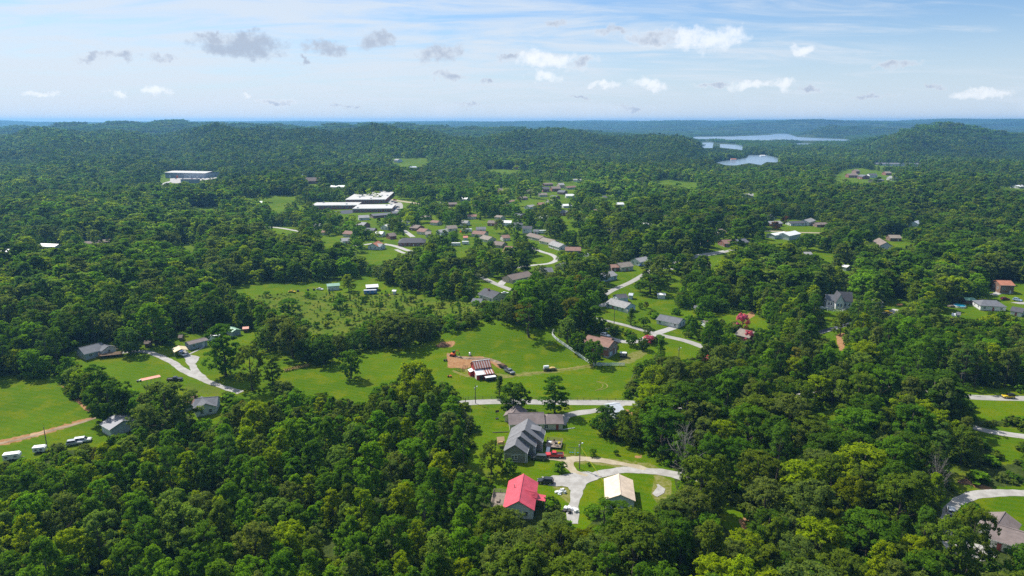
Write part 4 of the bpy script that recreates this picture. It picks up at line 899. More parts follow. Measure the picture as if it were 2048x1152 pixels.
# mid-distance and far houses: ridge ends in the survey photo, width, wall, roof rise, roof, walls
ROWS = [
 ('white-walled house with dark hip roof and two white chimneys', (970, 577), (1000, 583), 10, 4.2, 2.4, 'roof_dark', 'wall_cream', dict(hip=0, chimney=2)),
 ('low dark-roofed annex beside the chimney house', (946, 597), (966, 597), 7, 2.6, 1.3, 'roof_slate', 'wall_cream', dict(detail=1)),
 ('long dark brown ranch house with garage beside the valley road', (1014, 551), (1056, 542), 10, 2.7, 2.2, 'roof_brown', 'wall_tan', dict(gdoor=-6)),
 ('dark-roofed ranch house behind the valley road oaks', (1080, 536), (1104, 535), 9, 2.7, 2.0, 'roof_slate', 'wall_tan', {}),
 ('brown hip-roofed house with a cream gable and yellow toys', (1011, 492), (1026, 493), 10, 2.8, 2.5, 'roof_redbrown', 'wall_cream', {}),
 ('brown-roofed house next up the row from the cream gable', (990, 482), (1010, 484), 9, 2.7, 2.2, 'roof_brown', 'wall_tan', {}),
 ('grey-brown roofed house in the middle of the row', (967, 470), (985, 474), 9, 2.7, 2.2, 'roof_tan', 'wall_cream', {}),
 ('red-brown roofed house at the top of the row', (947, 461), (973, 463), 10, 2.7, 2.2, 'roof_redbrown', 'wall_cream', {}),
 ('dark-roofed house behind the top of the row', (952, 454), (972, 454), 9, 2.7, 1.8, 'roof_slate', 'wall_white', dict(detail=1)),
 ('two-storey dark-roofed house with white trim near the motorhome', (1045, 452), (1065, 452), 9, 4.6, 1.8, 'roof_dark', 'wall_white', {}),
 ('dark-roofed house half hidden beyond the two-storey house', (1026, 445), (1044, 444), 9, 2.7, 1.8, 'roof_slate', 'wall_white', dict(detail=1)),
 ('small dark-roofed garage beside the two-storey house', (1067, 459), (1078, 459), 7, 2.5, 1.4, 'roof_slate', 'wall_white', dict(detail=1)),
 ('long brown-roofed house below the white motorhome', (1060, 466), (1088, 472), 9, 2.7, 1.8, 'roof_brown', 'wall_tan', {}),
 ('grey-brown roofed house beside the curving road', (1086, 475), (1112, 480), 9, 2.7, 2.0, 'roof_tan', 'wall_cream', {}),
 ('grey-roofed house with a white gable end at the curve', (1106, 482), (1128, 488), 9, 3.0, 2.2, 'roof_midgrey', 'wall_white', {}),
 ('red-brown ranch house with two roofs beside its lawn', (1130, 494), (1162, 494), 10, 2.7, 2.0, 'roof_redbrown', 'wall_brickbrown', {}),
 ('pale metal-roofed shed below the red-brown ranch house', (1162, 509), (1176, 506), 8, 2.6, 1.6, 'roof_silver', 'wall_blue', dict(cat='shed', name='metal_shed', detail=1, win=False)),
 ('brown-grey roofed cream house above the sloping lawn', (1234, 526), (1260, 523.5), 9, 3.2, 2.2, 'roof_tan', 'wall_cream', {}),
 ('reddish porch wing of the brown-grey roofed cream house', (1220, 529), (1236, 529), 8, 2.8, 1.3, 'roof_redbrown', 'wall_brick', dict(detail=1, name='house_wing', cat='house wing')),
 ('grey-roofed house with white gable by the valley road bend', (1270, 517), (1292, 513), 9, 3.2, 2.0, 'roof_midgrey', 'wall_white', {}),
 ('grey-roofed pale blue house beside the valley road lawn', (1198, 547), (1225, 542), 9, 3.0, 2.0, 'roof_midgrey', 'wall_blue', {}),
 ('white porch house with grey roof and long flowered porch', (1222, 596), (1262, 607), 9, 2.8, 2.0, 'roof_midgrey', 'wall_blue', dict(gdoor=-8)),
 ('dark-roofed low building behind the white porch house', (1230, 589), (1252, 588), 7.5, 2.6, 1.3, 'roof_dark', 'wall_blue', {}),
 ('small white shed joined behind the porch house', (1258, 586), (1267, 587), 4, 2.5, .8, 'roof_silver', 'wall_white', dict(cat='shed', name='garden_shed', win=False, detail=1)),
 ('white flat-roofed shed standing alone on the lawn', (1314, 585.5), (1331, 586.5), 4.4, 2.5, .6, 'roof_white', 'wall_white', dict(cat='shed', name='garden_shed', detail=1)),
 ('dark grey-roofed white ranch house by the side road', (1320, 628), (1366, 638), 8.5, 2.8, 1.7, 'roof_slate', 'wall_white', {}),
 ('tiny white shed under the trees beyond the ranch house', (1388, 611), (1398, 612), 4, 2.3, .8, 'roof_slate', 'wall_white', dict(cat='shed', name='garden_shed', detail=1, win=False)),
 ('white house with pale roof on the valley slope', (1284, 446), (1303, 446), 10, 2.8, 1.6, 'roof_white', 'wall_white', dict(detail=1)),
 ('brown domed-roof cottage near the reddish bushes', (1148, 430), (1162, 430), 9, 3.0, 2.2, 'roof_redbrown', 'wall_brick', dict(detail=1)),
 ('grey-roofed cottage beside the brown domed cottage', (1171, 434), (1180, 433), 9, 3.0, 2.2, 'roof_midgrey', 'wall_white', dict(detail=1)),
 ('white house in the far trees with bright gable', (1124, 408), (1142, 408), 10, 2.8, 1.6, 'roof_white', 'wall_white', dict(detail=1)),
 ('tall white house end beside the far white house', (1166, 405), (1174, 405), 9, 3.6, 1.8, 'roof_midgrey', 'wall_white', dict(detail=1)),
 ('little white shed with a red roof on a square lawn', (926, 472), (936, 472), 4.5, 2.3, 1.1, 'roof_salmon', 'wall_white', dict(cat='shed', name='garden_shed', detail=1, win=False)),
 ('red-roofed house peeping out of the valley trees', (1398, 477), (1414, 477), 9, 2.8, 1.6, 'roof_orange', 'wall_white', dict(detail=1)),
 ('low tan-roofed house below the valley street', (1395, 525), (1419, 525), 8, 2.7, 1.6, 'roof_tan', 'wall_brickbrown', dict(detail=1)),
 ('dark-roofed house under the oaks by the curving road', (1118, 527), (1136, 524), 9, 2.7, 1.8, 'roof_slate', 'wall_tan', dict(detail=1)),
 ('brown hip-roofed house with a car by the street', (1442, 480), (1464, 479), 10, 2.8, 2.2, 'roof_redbrown', 'wall_brick', {}),
 ('dark-roofed house next to the brown hip-roofed house', (1470, 479), (1490, 477), 10, 2.8, 2.2, 'roof_slate', 'wall_brick', {}),
 ('white-roofed open metal shed on the far lawn', (1541, 466), (1568, 463.5), 9, 3.6, 1.2, 'roof_white', 'wall_metal', dict(cat='shed', name='metal_shed', detail=1, win=False)),
 ('larger white metal shed with bright gable roof', (1566, 465), (1590, 461.5), 12, 4.2, 2.0, 'roof_white', 'wall_metal', dict(cat='shed', name='metal_shed', detail=1, win=False)),
 ('grey-roofed low house by the far lane', (1535, 442), (1560, 442), 10, 2.7, 1.8, 'roof_midgrey', 'wall_brick', dict(detail=1)),
 ('long dark-roofed building by the far lane', (1576, 442), (1606, 442), 9, 2.7, 1.5, 'roof_dark', 'wall_white', dict(detail=1)),
 ('white gabled house end beside the long dark building', (1608, 440), (1622, 436), 10, 3.4, 2.0, 'roof_midgrey', 'wall_white', dict(detail=1)),
 ('low brown house beside the red-leaved trees', (1628, 445), (1652, 445), 9, 2.6, 1.4, 'roof_brown', 'wall_brick', dict(detail=1)),
 ('small dark-roofed house in the trees above the lane', (1532, 429), (1546, 429), 9, 2.7, 1.8, 'roof_slate', 'wall_white', dict(detail=1)),
 ('pale blue gabled barn at the edge of the forest', (1828, 443), (1836, 441), 9, 4.0, 2.2, 'roof_silver', 'wall_blue', dict(cat='barn', name='blue_barn', detail=1)),
 ('tan-roofed long house on the wooded slope', (1776, 470), (1800, 470), 10, 3.0, 2.0, 'roof_tan', 'wall_brickbrown', dict(detail=1)),
 ('white gabled house with brown roof on the wooded slope', (1758, 476), (1774, 484), 10, 4.0, 3.0, 'roof_brown', 'wall_white', dict(detail=1)),
 ('grey-roofed house hidden in trees below the white metal sheds', (1603, 504), (1622, 504), 9, 2.8, 1.6, 'roof_midgrey', 'wall_white', dict(detail=1)),
 ('grey gable roof rising among tall dark trees', (1690, 500), (1700, 500), 9, 3.0, 2.2, 'roof_midgrey', 'wall_white', dict(detail=1)),
 ('small white building among the dark trees', (1688, 529), (1700, 531), 7, 2.6, 1.0, 'roof_white', 'wall_white', dict(detail=1)),
 ('brick-walled house with tan roof by the pink crape myrtle', (1480, 657), (1510, 664), 8.5, 2.8, 1.9, 'roof_tan', 'wall_brick', {}),
 ('small pink-roofed shed near the bright lawn', (1405, 641), (1417, 640), 4, 2.3, 1.0, 'roof_tan', 'wall_white', dict(cat='shed', name='garden_shed', detail=1, win=False)),
 ('half-hidden grey roof among the roadside trees', (1456, 731), (1498, 738), 8, 2.8, 1.7, 'roof_midgrey', 'wall_white', dict(detail=1)),
 ('two-storey brick house with terracotta roof on the rise', (1992, 561), (2022, 561), 10, 5.4, 1.8, 'roof_terracotta', 'wall_brickbrown', {}),
 ('grey hip-roofed ranch house beside the swimming pool', (1965, 600), (1995, 601), 11, 2.8, 2.0, 'roof_slate', 'wall_white', dict(hip=3)),
 ('dark-roofed garage beyond the grey hip-roofed house', (2024, 613), (2050, 617), 8, 2.6, 1.6, 'roof_dark', 'wall_white', dict(detail=1)),
 ('green-roofed pool shelter under the dark trees', (1926, 595), (1948, 595), 6, 2.4, .8, 'roof_green', 'wall_wood', dict(cat='shelter', name='pool_shelter', detail=1, win=False)),
 ('white-fronted garden shed on the pool house lawn', (1904, 626), (1912, 627), 3.2, 2.2, .8, 'roof_white', 'wall_white', dict(cat='shed', name='garden_shed', detail=1, win=False)),
 ('dark grey garden shed on the pool house lawn', (1913, 624), (1922, 625), 4, 2.3, 1.0, 'roof_slate', 'wall_greyblue', dict(cat='shed', name='garden_shed', detail=1, win=False)),
 ('grey roof just showing beyond the white gabled house', (1745, 599), (1760, 598), 7, 2.7, 1.5, 'roof_midgrey', 'wall_white', dict(detail=1)),
 # school street and the far valley
 ('large dark hip-roofed brick house by the neighbourhood road', (806, 476), (842, 476), 16, 3.0, 2.8, 'roof_dark', 'wall_brick', dict(hip=4)),
 ('white house with a red-brown roof by the sloping lawn', (745, 487), (757, 481.5), 9, 3.0, 2.4, 'roof_terracotta', 'wall_white', {}),
 ('pale green-roofed wing beside the red-brown roofed house', (755, 487), (766, 488), 8, 2.7, 1.8, 'roof_midgrey', 'wall_white', dict(detail=1)),
 ('dark brown shed among trees near the school', (712, 482), (722, 482), 6, 2.3, 1.2, 'roof_brown', 'wall_wood', dict(cat='shed', name='wooden_shed', detail=1, win=False)),
 ('grey roofed house by itself west of the school lawn', (631, 447), (643, 447), 11, 2.8, 2.0, 'roof_midgrey', 'wall_cream', dict(detail=1)),
 ('small pinkish house on the lawn below the school', (645, 460), (653, 460), 8, 2.8, 1.6, 'roof_redbrown', 'wall_cream', dict(detail=1)),
 ('grey-roofed brick house below the school', (719, 444), (734, 445), 11, 2.8, 2.2, 'roof_midgrey', 'wall_brick', dict(detail=1)),
 ('long pale-roofed house nearest the school playground', (716, 431), (738, 430), 11, 2.8, 2.0, 'roof_midgrey', 'wall_white', dict(detail=1)),
 ('long dark flat roof beside the school car park', (742, 428), (780, 425), 11, 2.8, 1.6, 'roof_slate', 'wall_brick', dict(detail=1)),
 ('grey roof at the corner of the school car park', (783, 423), (800, 422), 11, 2.8, 1.6, 'roof_slate', 'wall_brick', dict(detail=1)),
 ('small white house between the school and the hip roof', (768, 450), (777, 448), 9, 2.8, 2.0, 'roof_white', 'wall_white', dict(detail=1)),
 ('pale hip-roofed house beside dark clipped trees', (798, 440), (812, 441), 11, 2.8, 2.0, 'roof_midgrey', 'wall_white', dict(hip=2, detail=1)),
 ('brown-roofed house at the head of the neighbourhood road', (826, 449), (842, 451), 11, 2.8, 2.2, 'roof_brown', 'wall_brick', dict(detail=1)),
 ('red-brown roofed house beside the neighbourhood road', (840, 456), (856, 458), 11, 2.8, 2.2, 'roof_redbrown', 'wall_cream', dict(detail=1)),
 ('tan-roofed house at the foot of the neighbourhood road', (850, 463), (862, 463), 10, 2.8, 2.0, 'roof_tan', 'wall_cream', dict(detail=1)),
 ('big grey-roofed building beyond the school trees', (820, 416), (842, 417), 14, 3.2, 2.6, 'roof_tan', 'wall_brick', dict(detail=1)),
 ('orange-roofed shed at the head of the farm lane', (480, 446), (491, 446), 7, 2.6, 1.4, 'roof_orange', 'wall_wood', dict(cat='shed', name='wooden_shed', detail=1, win=False)),
 ('white farmhouse beyond the school road', (760, 382), (772, 382), 12, 3.0, 2.0, 'roof_midgrey', 'wall_white', dict(detail=1)),
 ('pinkish house at the end of the school road', (868, 404), (882, 404), 12, 3.0, 2.0, 'roof_tan', 'wall_white', dict(detail=1)),
 ('long white building in the far trees', (662, 370), (690, 371), 14, 3.0, 2.0, 'roof_white', 'wall_white', dict(detail=1)),
 ('white-roofed house on the forest edge by a red car', (82, 487), (118, 488), 9, 2.8, 1.4, 'roof_white', 'wall_white', dict(detail=1)),
 ('white roof among the trees at the forest edge', (-12, 498), (26, 498), 9, 2.8, 1.4, 'roof_white', 'wall_white', dict(detail=1)),
 ('long brown roof sunk in the forest', (163, 483), (224, 478), 9, 2.8, 1.4, 'roof_brown', 'wall_brick', dict(detail=1)),
 ('white shed beside the far fields', (512, 403), (524, 402), 12, 3.0, 1.6, 'roof_white', 'wall_white', dict(detail=1, cat='shed', name='metal_shed', win=False)),
 ('brown house among the trees of the far subdivision', (996, 377), (1014, 377), 14, 4.5, 2.6, 'roof_brown', 'wall_brick', dict(detail=1)),
 ('bright white house in the far subdivision', (975, 387), (985, 390), 14, 3.2, 2.4, 'roof_white', 'wall_white', dict(detail=1)),
 ('brown-roofed house beside the far subdivision oaks', (1053, 379), (1072, 380), 14, 3.2, 2.4, 'roof_brown', 'wall_brick', dict(detail=1)),
 ('dark-roofed house in the cluster of the far subdivision', (1084, 374), (1098, 374), 14, 4.5, 2.6, 'roof_dark', 'wall_brick', dict(detail=1)),
 ('large brown-roofed house in the cluster of the far subdivision', (1102, 373), (1120, 373), 14, 4.5, 2.6, 'roof_brown', 'wall_brick', dict(detail=1)),
 ('pink-walled house at the top of the far cluster', (1116, 366), (1127, 366), 14, 4.5, 2.6, 'roof_midgrey', 'wall_tan', dict(detail=1)),
 ('dark-roofed house at the edge of the far cluster', (1118, 380), (1132, 381), 14, 3.2, 2.4, 'roof_slate', 'wall_brick', dict(detail=1)),
 ('brown-roofed house under the far round tree', (1076, 405), (1088, 405), 13, 3.2, 2.0, 'roof_redbrown', 'wall_brick', dict(detail=1)),
 ('white motorhome-like building among far lawns', (905, 434), (912, 431), 6, 3.0, .6, 'roof_white', 'wall_white', dict(detail=1, win=False)),
 ('white house on the wooded hillside', (1112, 331), (1122, 331), 15, 4.5, 2.6, 'roof_midgrey', 'wall_white', dict(detail=1)),
 ('red-roofed house on the wooded hillside', (1029, 332), (1036, 332), 15, 4.0, 2.6, 'roof_orange', 'wall_brick', dict(detail=1)),
 ('tan-roofed house on the wooded hillside', (866, 335), (880, 334), 15, 4.0, 2.6, 'roof_tan', 'wall_brick', dict(detail=1)),
 ('white house in the hillside clearing', (792, 318), (800, 319), 15, 4.5, 2.6, 'roof_midgrey', 'wall_white', dict(detail=1)),
 ('pale blue-roofed house in the hillside clearing', (818, 331), (832, 331), 15, 3.5, 2.2, 'roof_silver', 'wall_white', dict(detail=1)),
 ('white house with grey roof on the forest road', (1485, 387), (1507, 387), 14, 3.2, 2.2, 'roof_midgrey', 'wall_white', dict(detail=1)),
 ('little white house end in the valley forest', (1366, 402), (1376, 402), 12, 3.2, 2.0, 'roof_white', 'wall_white', dict(detail=1)),
 ('brown house in the new hillside subdivision', (1694, 347), (1714, 347), 16, 4.8, 3.0, 'roof_brown', 'wall_brick', dict(detail=1)),
 ('white house with dark roof in the new hillside subdivision', (1736, 347), (1752, 347), 16, 5.0, 3.0, 'roof_dark', 'wall_white', dict(detail=1)),
 ('dark brick house in the new hillside subdivision', (1722, 349), (1733, 350), 16, 5.0, 3.0, 'roof_slate', 'wall_brick', dict(detail=1)),
 ('tall brown house behind the new hillside subdivision', (1708, 339), (1716, 339), 16, 5.4, 3.2, 'roof_brown', 'wall_brick', dict(detail=1)),
 ('grey house at the front of the new hillside subdivision', (1746, 357), (1760, 357), 16, 4.5, 2.8, 'roof_slate', 'wall_tan', dict(detail=1)),
 ('white house at the end of the new hillside subdivision', (1780, 352), (1792, 353), 16, 4.5, 2.8, 'roof_midgrey', 'wall_white', dict(detail=1)),
 ('tan house behind the new hillside subdivision', (1768, 343), (1780, 343), 16, 4.5, 2.8, 'roof_tan', 'wall_brick', dict(detail=1)),
 ('dark red boathouse on the lake inlet', (1461, 317), (1472, 317), 12, 3.0, 2.4, 'roof_terracotta', 'wall_white', dict(detail=1, cat='boathouse', name='boathouse', win=False)),
 ('white boathouse on the far shore of the inlet', (1520, 310), (1530, 310), 12, 3.0, 1.6, 'roof_white', 'wall_white', dict(detail=1, cat='boathouse', name='boathouse', win=False)),
 ('white lake house by the inlet shore', (1560, 307), (1570, 307), 14, 3.4, 2.0, 'roof_white', 'wall_white', dict(detail=1)),
 ('small white building in the far field by the forest', (2030, 370), (2044, 370), 14, 3.2, 2.0, 'roof_white', 'wall_white', dict(detail=1)),
]
for (lb, a_, b_, wd, hw_, rs, rf, wl, kw) in ROWS:
    kw = dict(kw); kw.setdefault('cat', 'house'); kw.setdefault('name', 'house'); far_ = kw.get('detail', 2) < 2
    house(lb, a_, b_, wd, hw_, rs, rf, wl, base=-2.5 if far_ else -1.25, **kw)

rv = random.Random(77); RF = [('roof_brown', 'brown', 'wall_brick'), ('roof_redbrown', 'red-brown', 'wall_cream'), ('roof_midgrey', 'grey', 'wall_white'), ('roof_tan', 'tan', 'wall_cream'), ('roof_slate', 'dark grey', 'wall_brick'), ('roof_white', 'white', 'wall_white')]
for i_, (x_, y_) in enumerate(VALLEY):
    rf_, nm_, wl_ = RF[i_ % 6]; hl_ = rv.uniform(6, 10); dy_ = rv.uniform(-.8, .8)
    tag(house('small ' + nm_ + '-roofed house among the valley trees', (x_ - hl_, y_ - dy_), (x_ + hl_, y_ + dy_), 9, 2.9, rv.uniform(1.5, 2.3), rf_, wl_, detail=1, base=-2.5), group='small houses among the valley trees')

def gabled_house():
    o, p = local_thing('house', 'white house with steep black gables and blue shutters in the trees', 'house', 1677, 617, -12)
    footprint(p.x, p.y + 4, R(0), 14, 10)
    def wing(x0, x1, y0, y1, hw, rise, ax, roof='roof_dark'):
        w_, r_ = MB(), MB()
        if ax == 'x': wall_gable(w_, x0, x1, y0, y1, hw, rise); roof_gable(r_, x0, x1, y0, y1, hw, rise, .4)
        else:
            wall_gable(w_, y0, y1, x0, x1, hw, rise); roof_gable(r_, y0, y1, x0, x1, hw, rise, .4)
            for b in (w_, r_): b.V = [Vector((v.y, v.x, v.z)) for v in b.V]
        w_.build('wall', 'wall_white', o); r_.build('roof', roof, o)
    wing(-6.5, -1.0, 2, 9, 4.2, 2.6, 'x', 'roof_slate'); wing(-2.2, 2.2, -2, 7.5, 4.4, 4.6, 'y'); wing(1.0, 7.5, 1.5, 9.5, 4.4, 4.4, 'x')
    for x in (-.8, .8): opening(o, 'window', (x, -2, 2.4), (0, -1, 0), .8, 1.6); MB().box(x - .75, x - .5, -2.06, -2.01, 1.6, 3.2).build('shutter', 'blue_plastic', o)
    for x in (-5, -3.6, 4, 6): opening(o, 'window', (x, 2 if x < 0 else 1.5, 2.2), (0, -1, 0), .9, 1.4)
    opening(o, 'door', (2.9, 1.5, 1.05), (0, -1, 0), 1.0, 2.05, 'door_paint')
    t, q = local_thing('patio', 'white terrace with pale furniture beside the steep-gabled house', 'patio', 1652, 617, -12)
    MB().box(-4.5, 4, -2, 3, -.8, .35).build('slab', 'concrete', t); MB().box(-4.6, 4.1, -2.1, -2.0, .35, 1.2).build('wall_panel', 'trim_white', t); MB().box(-3, -1.4, 0, 1, .35, .95).build('sofa', 'white_plastic', t); MB().box(0, 1.2, 0, .8, .35, .9).build('table', 'trim_white', t)
gabled_house()

# ------------------------------------------------------------------ school, warehouse, church
def flat_block(par, x0, x1, y0, y1, h, wall, roof, units=0, seed=1):
    rr = random.Random(seed)
    MB().box(x0, x1, y0, y1, -3, h).build('wall', wall, par)
    ro = MB().box(x0 - .3, x1 + .3, y0 - .3, y1 + .3, h + .004, h + .35).build('roof', roof, par)
    MB().box(x0 - .34, x1 + .34, y0 - .34, y0 - .30, h - .3, h + .5).build('parapet', 'trim_white', par)
    for i in range(units):
        x, y = rr.uniform(x0 + 2, x1 - 4), rr.uniform(y0 + 2, y1 - 3); MB().box(x, x + 2.2, y, y + 1.6, h + .3, h + 1.5).build('roof_unit', 'galvanised', ro)
    n = int((x1 - x0) / 5)
    for i in range(n): opening(par, 'window', (x0 + (x1 - x0) * (i + .5) / n, y0, h * .5), (0, -1, 0), 2.4, 1.5, panes=1, far=True)
def school():
    A = S(622, 420); B = S(783, 424); M = S(740, 410)
    o = thing('school', 'sprawling brick school with bright white flat roofs', 'school', (M.x, M.y, G(M.x, M.y)), R(3))
    footprint(M.x, M.y, 0, 150, 70, 2)
    T = lambda p: Matrix.Rotation(-R(3), 3, 'Z') @ (p - M)
    a, b = T(A), T(B)
    flat_block(o, a.x, -10, a.y + 2, a.y + 34, 4.0, 'wall_brick', 'roof_flat', 2, 1)
    flat_block(o, -9.5, b.x, b.y + 2, b.y + 44, 4.2, 'wall_brick', 'roof_flat', 3, 2)
    c = T(S(688, 411)); d = T(S(776, 414))
    flat_block(o, c.x, d.x - 8, a.y + 52, a.y + 150, 5.4, 'wall_brick', 'roof_flat', 7, 3)
school()
def warehouse():
    A = S(331, 356); B = S(411, 356); c = (A + B) / 2; L = (B - A).length; z = G(c.x, c.y)
    o = thing('warehouse', 'long steel-clad warehouse on the forest edge', 'warehouse', (c.x, c.y, z), math.atan2(B.y - A.y, B.x - A.x)); footprint(c.x, c.y + 20, 0, L, 45, 2)
    MB().box(-L / 2, -L * .05, 0, 45, -4, 9.5).build('wall', 'wall_steel', o); MB().box(-L * .05, L / 2, .5, 45, -4, 9).build('wall', 'wall_steel_pale', o)
    b = MB(); b.slab([(-L / 2 - .5, -.5, 9.9), (L / 2 + .5, -.5, 9.6), (L / 2 + .5, 22, 11.6), (-L / 2 - .5, 22, 11.6)], .3); b.slab([(-L / 2 - .5, 22, 11.6), (L / 2 + .5, 22, 11.6), (L / 2 + .5, 45.5, 9.6), (-L / 2 - .5, 45.5, 9.9)], .3); b.build('roof', 'roof_flat', o)
    for i, x in enumerate((-.38, -.2, .12, .3)): MB().box(L * x - 2, L * x + 2, -.12, -.02, 0, 4.5).build('loading_door', 'orange_paint' if i == 1 else 'door_white', o)
    o = thing('storage_block', 'low dark storage building below the warehouse yard', 'building', S(378, 366), 0); MB().box(-14, 14, 0, 12, -3, 6).build('wall', 'wall_steel', o); MB().box(-14.5, 14.5, -.5, 12.5, 6.004, 6.4).build('roof', 'roof_slate', o)
    p = S(427, 353); o = thing('tent', 'white peaked tent shelter beside the warehouse', 'tent', p, 0)
    b = MB(); roof_gable(b, -10, 10, -7, 7, 4, 3, .3, .1); b.build('roof', 'roof_white', o); posts(o, [(x, y) for x in (-9.5, 0, 9.5) for y in (-6.6, 6.6)], 4, .2)
warehouse()
def church():
    o, p = local_thing('church', 'brick church with a small white steeple', 'church', 624, 368, 5); footprint(p.x, p.y + 6, 0, 34, 14, 2)
    w_ = MB(); wall_gable(w_, -13, 14, 0, 13, 5, 5, -2.5); w_.build('wall', 'wall_brick', o); r_ = MB(); roof_gable(r_, -13, 14, 0, 13, 5, 5); r_.build('roof', 'roof_brown', o)
    MB().box(-17, -13.5, 4.5, 8.5, -2.5, 10).build('steeple_tower', 'wall_white', o); s = MB(); 
    for q in (((-17, 4.5), (-13.5, 4.5)), ((-13.5, 4.5), (-13.5, 8.5)), ((-13.5, 8.5), (-17, 8.5)), ((-17, 8.5), (-17, 4.5))): s.poly((*q[0], 10), (*q[1], 10), (-15.25, 6.5, 17))
    s.build('spire', 'trim_white', o)
    for x in (-9, -3, 3, 9): opening(o, 'window', (x, 0, 2.8), (0, -1, 0), 1.2, 2.4, far=True)
church()
p_ = S(1796, 332); o_ = thing('warehouse', 'long low dark-roofed building in the far valley', 'building', p_, R(-4)); footprint(p_.x, p_.y, 0, 130, 20, 2)
MB().box(-72, 72, 0, 22, -4, 5).build('wall', 'wall_white', o_); b_ = MB(); b_.slab([(-73, -1, 5.2), (73, -1, 5.2), (73, 11, 8), (-73, 11, 8)], .3); b_.slab([(-73, 11, 8), (73, 11, 8), (73, 23, 5.2), (-73, 23, 5.2)], .3); b_.build('roof', 'roof_slate', o_)
# ------------------------------------------------------------------ vehicles
SHARED = {}
def shared(key, make):
    if key not in SHARED: SHARED[key] = make()
    return SHARED[key]
CARS = {  # half length, half width, lower profile, greenhouse (bottom x0,x1,z, top x0,x1,z), wheel x, wheel radius
    'suv': (2.4, .97, [(-2.4, .38), (2.36, .36), (2.42, .72), (2.25, .95), (1.05, 1.08), (-2.36, 1.10), (-2.42, .8)], (-2.32, 1.0, 1.08, -2.0, .2, 1.76), 1.42, .37),
    'van': (2.55, .99, [(-2.55, .34), (2.5, .34), (2.56, .7), (2.3, .98), (1.5, 1.08), (-2.5, 1.10), (-2.56, .8)], (-2.48, 1.5, 1.08, -2.3, .55, 1.78), 1.55, .34),
    'sedan': (2.35, .9, [(-2.35, .34), (2.3, .32), (2.36, .62), (2.2, .82), (1.0, .94), (-1.6, .96), (-2.3, .9), (-2.37, .6)], (-1.75, 1.0, .94, -1.05, .25, 1.44), 1.38, .33),
    'pickup': (2.9, 1.0, [(-2.9, .5), (2.85, .45), (2.92, .85), (2.75, 1.1), (1.35, 1.2), (-2.86, 1.2), (-2.92, .8)], (-.75, 1.35, 1.2, -.55, .65, 1.88), 1.8, .41),
    'jeep': (2.1, .92, [(-2.0, .5), (2.05, .5), (2.1, 1.05), (.75, 1.15), (-2.0, 1.15)], (-1.95, .62, 1.15, -1.9, .3, 1.82), 1.25, .42),
}
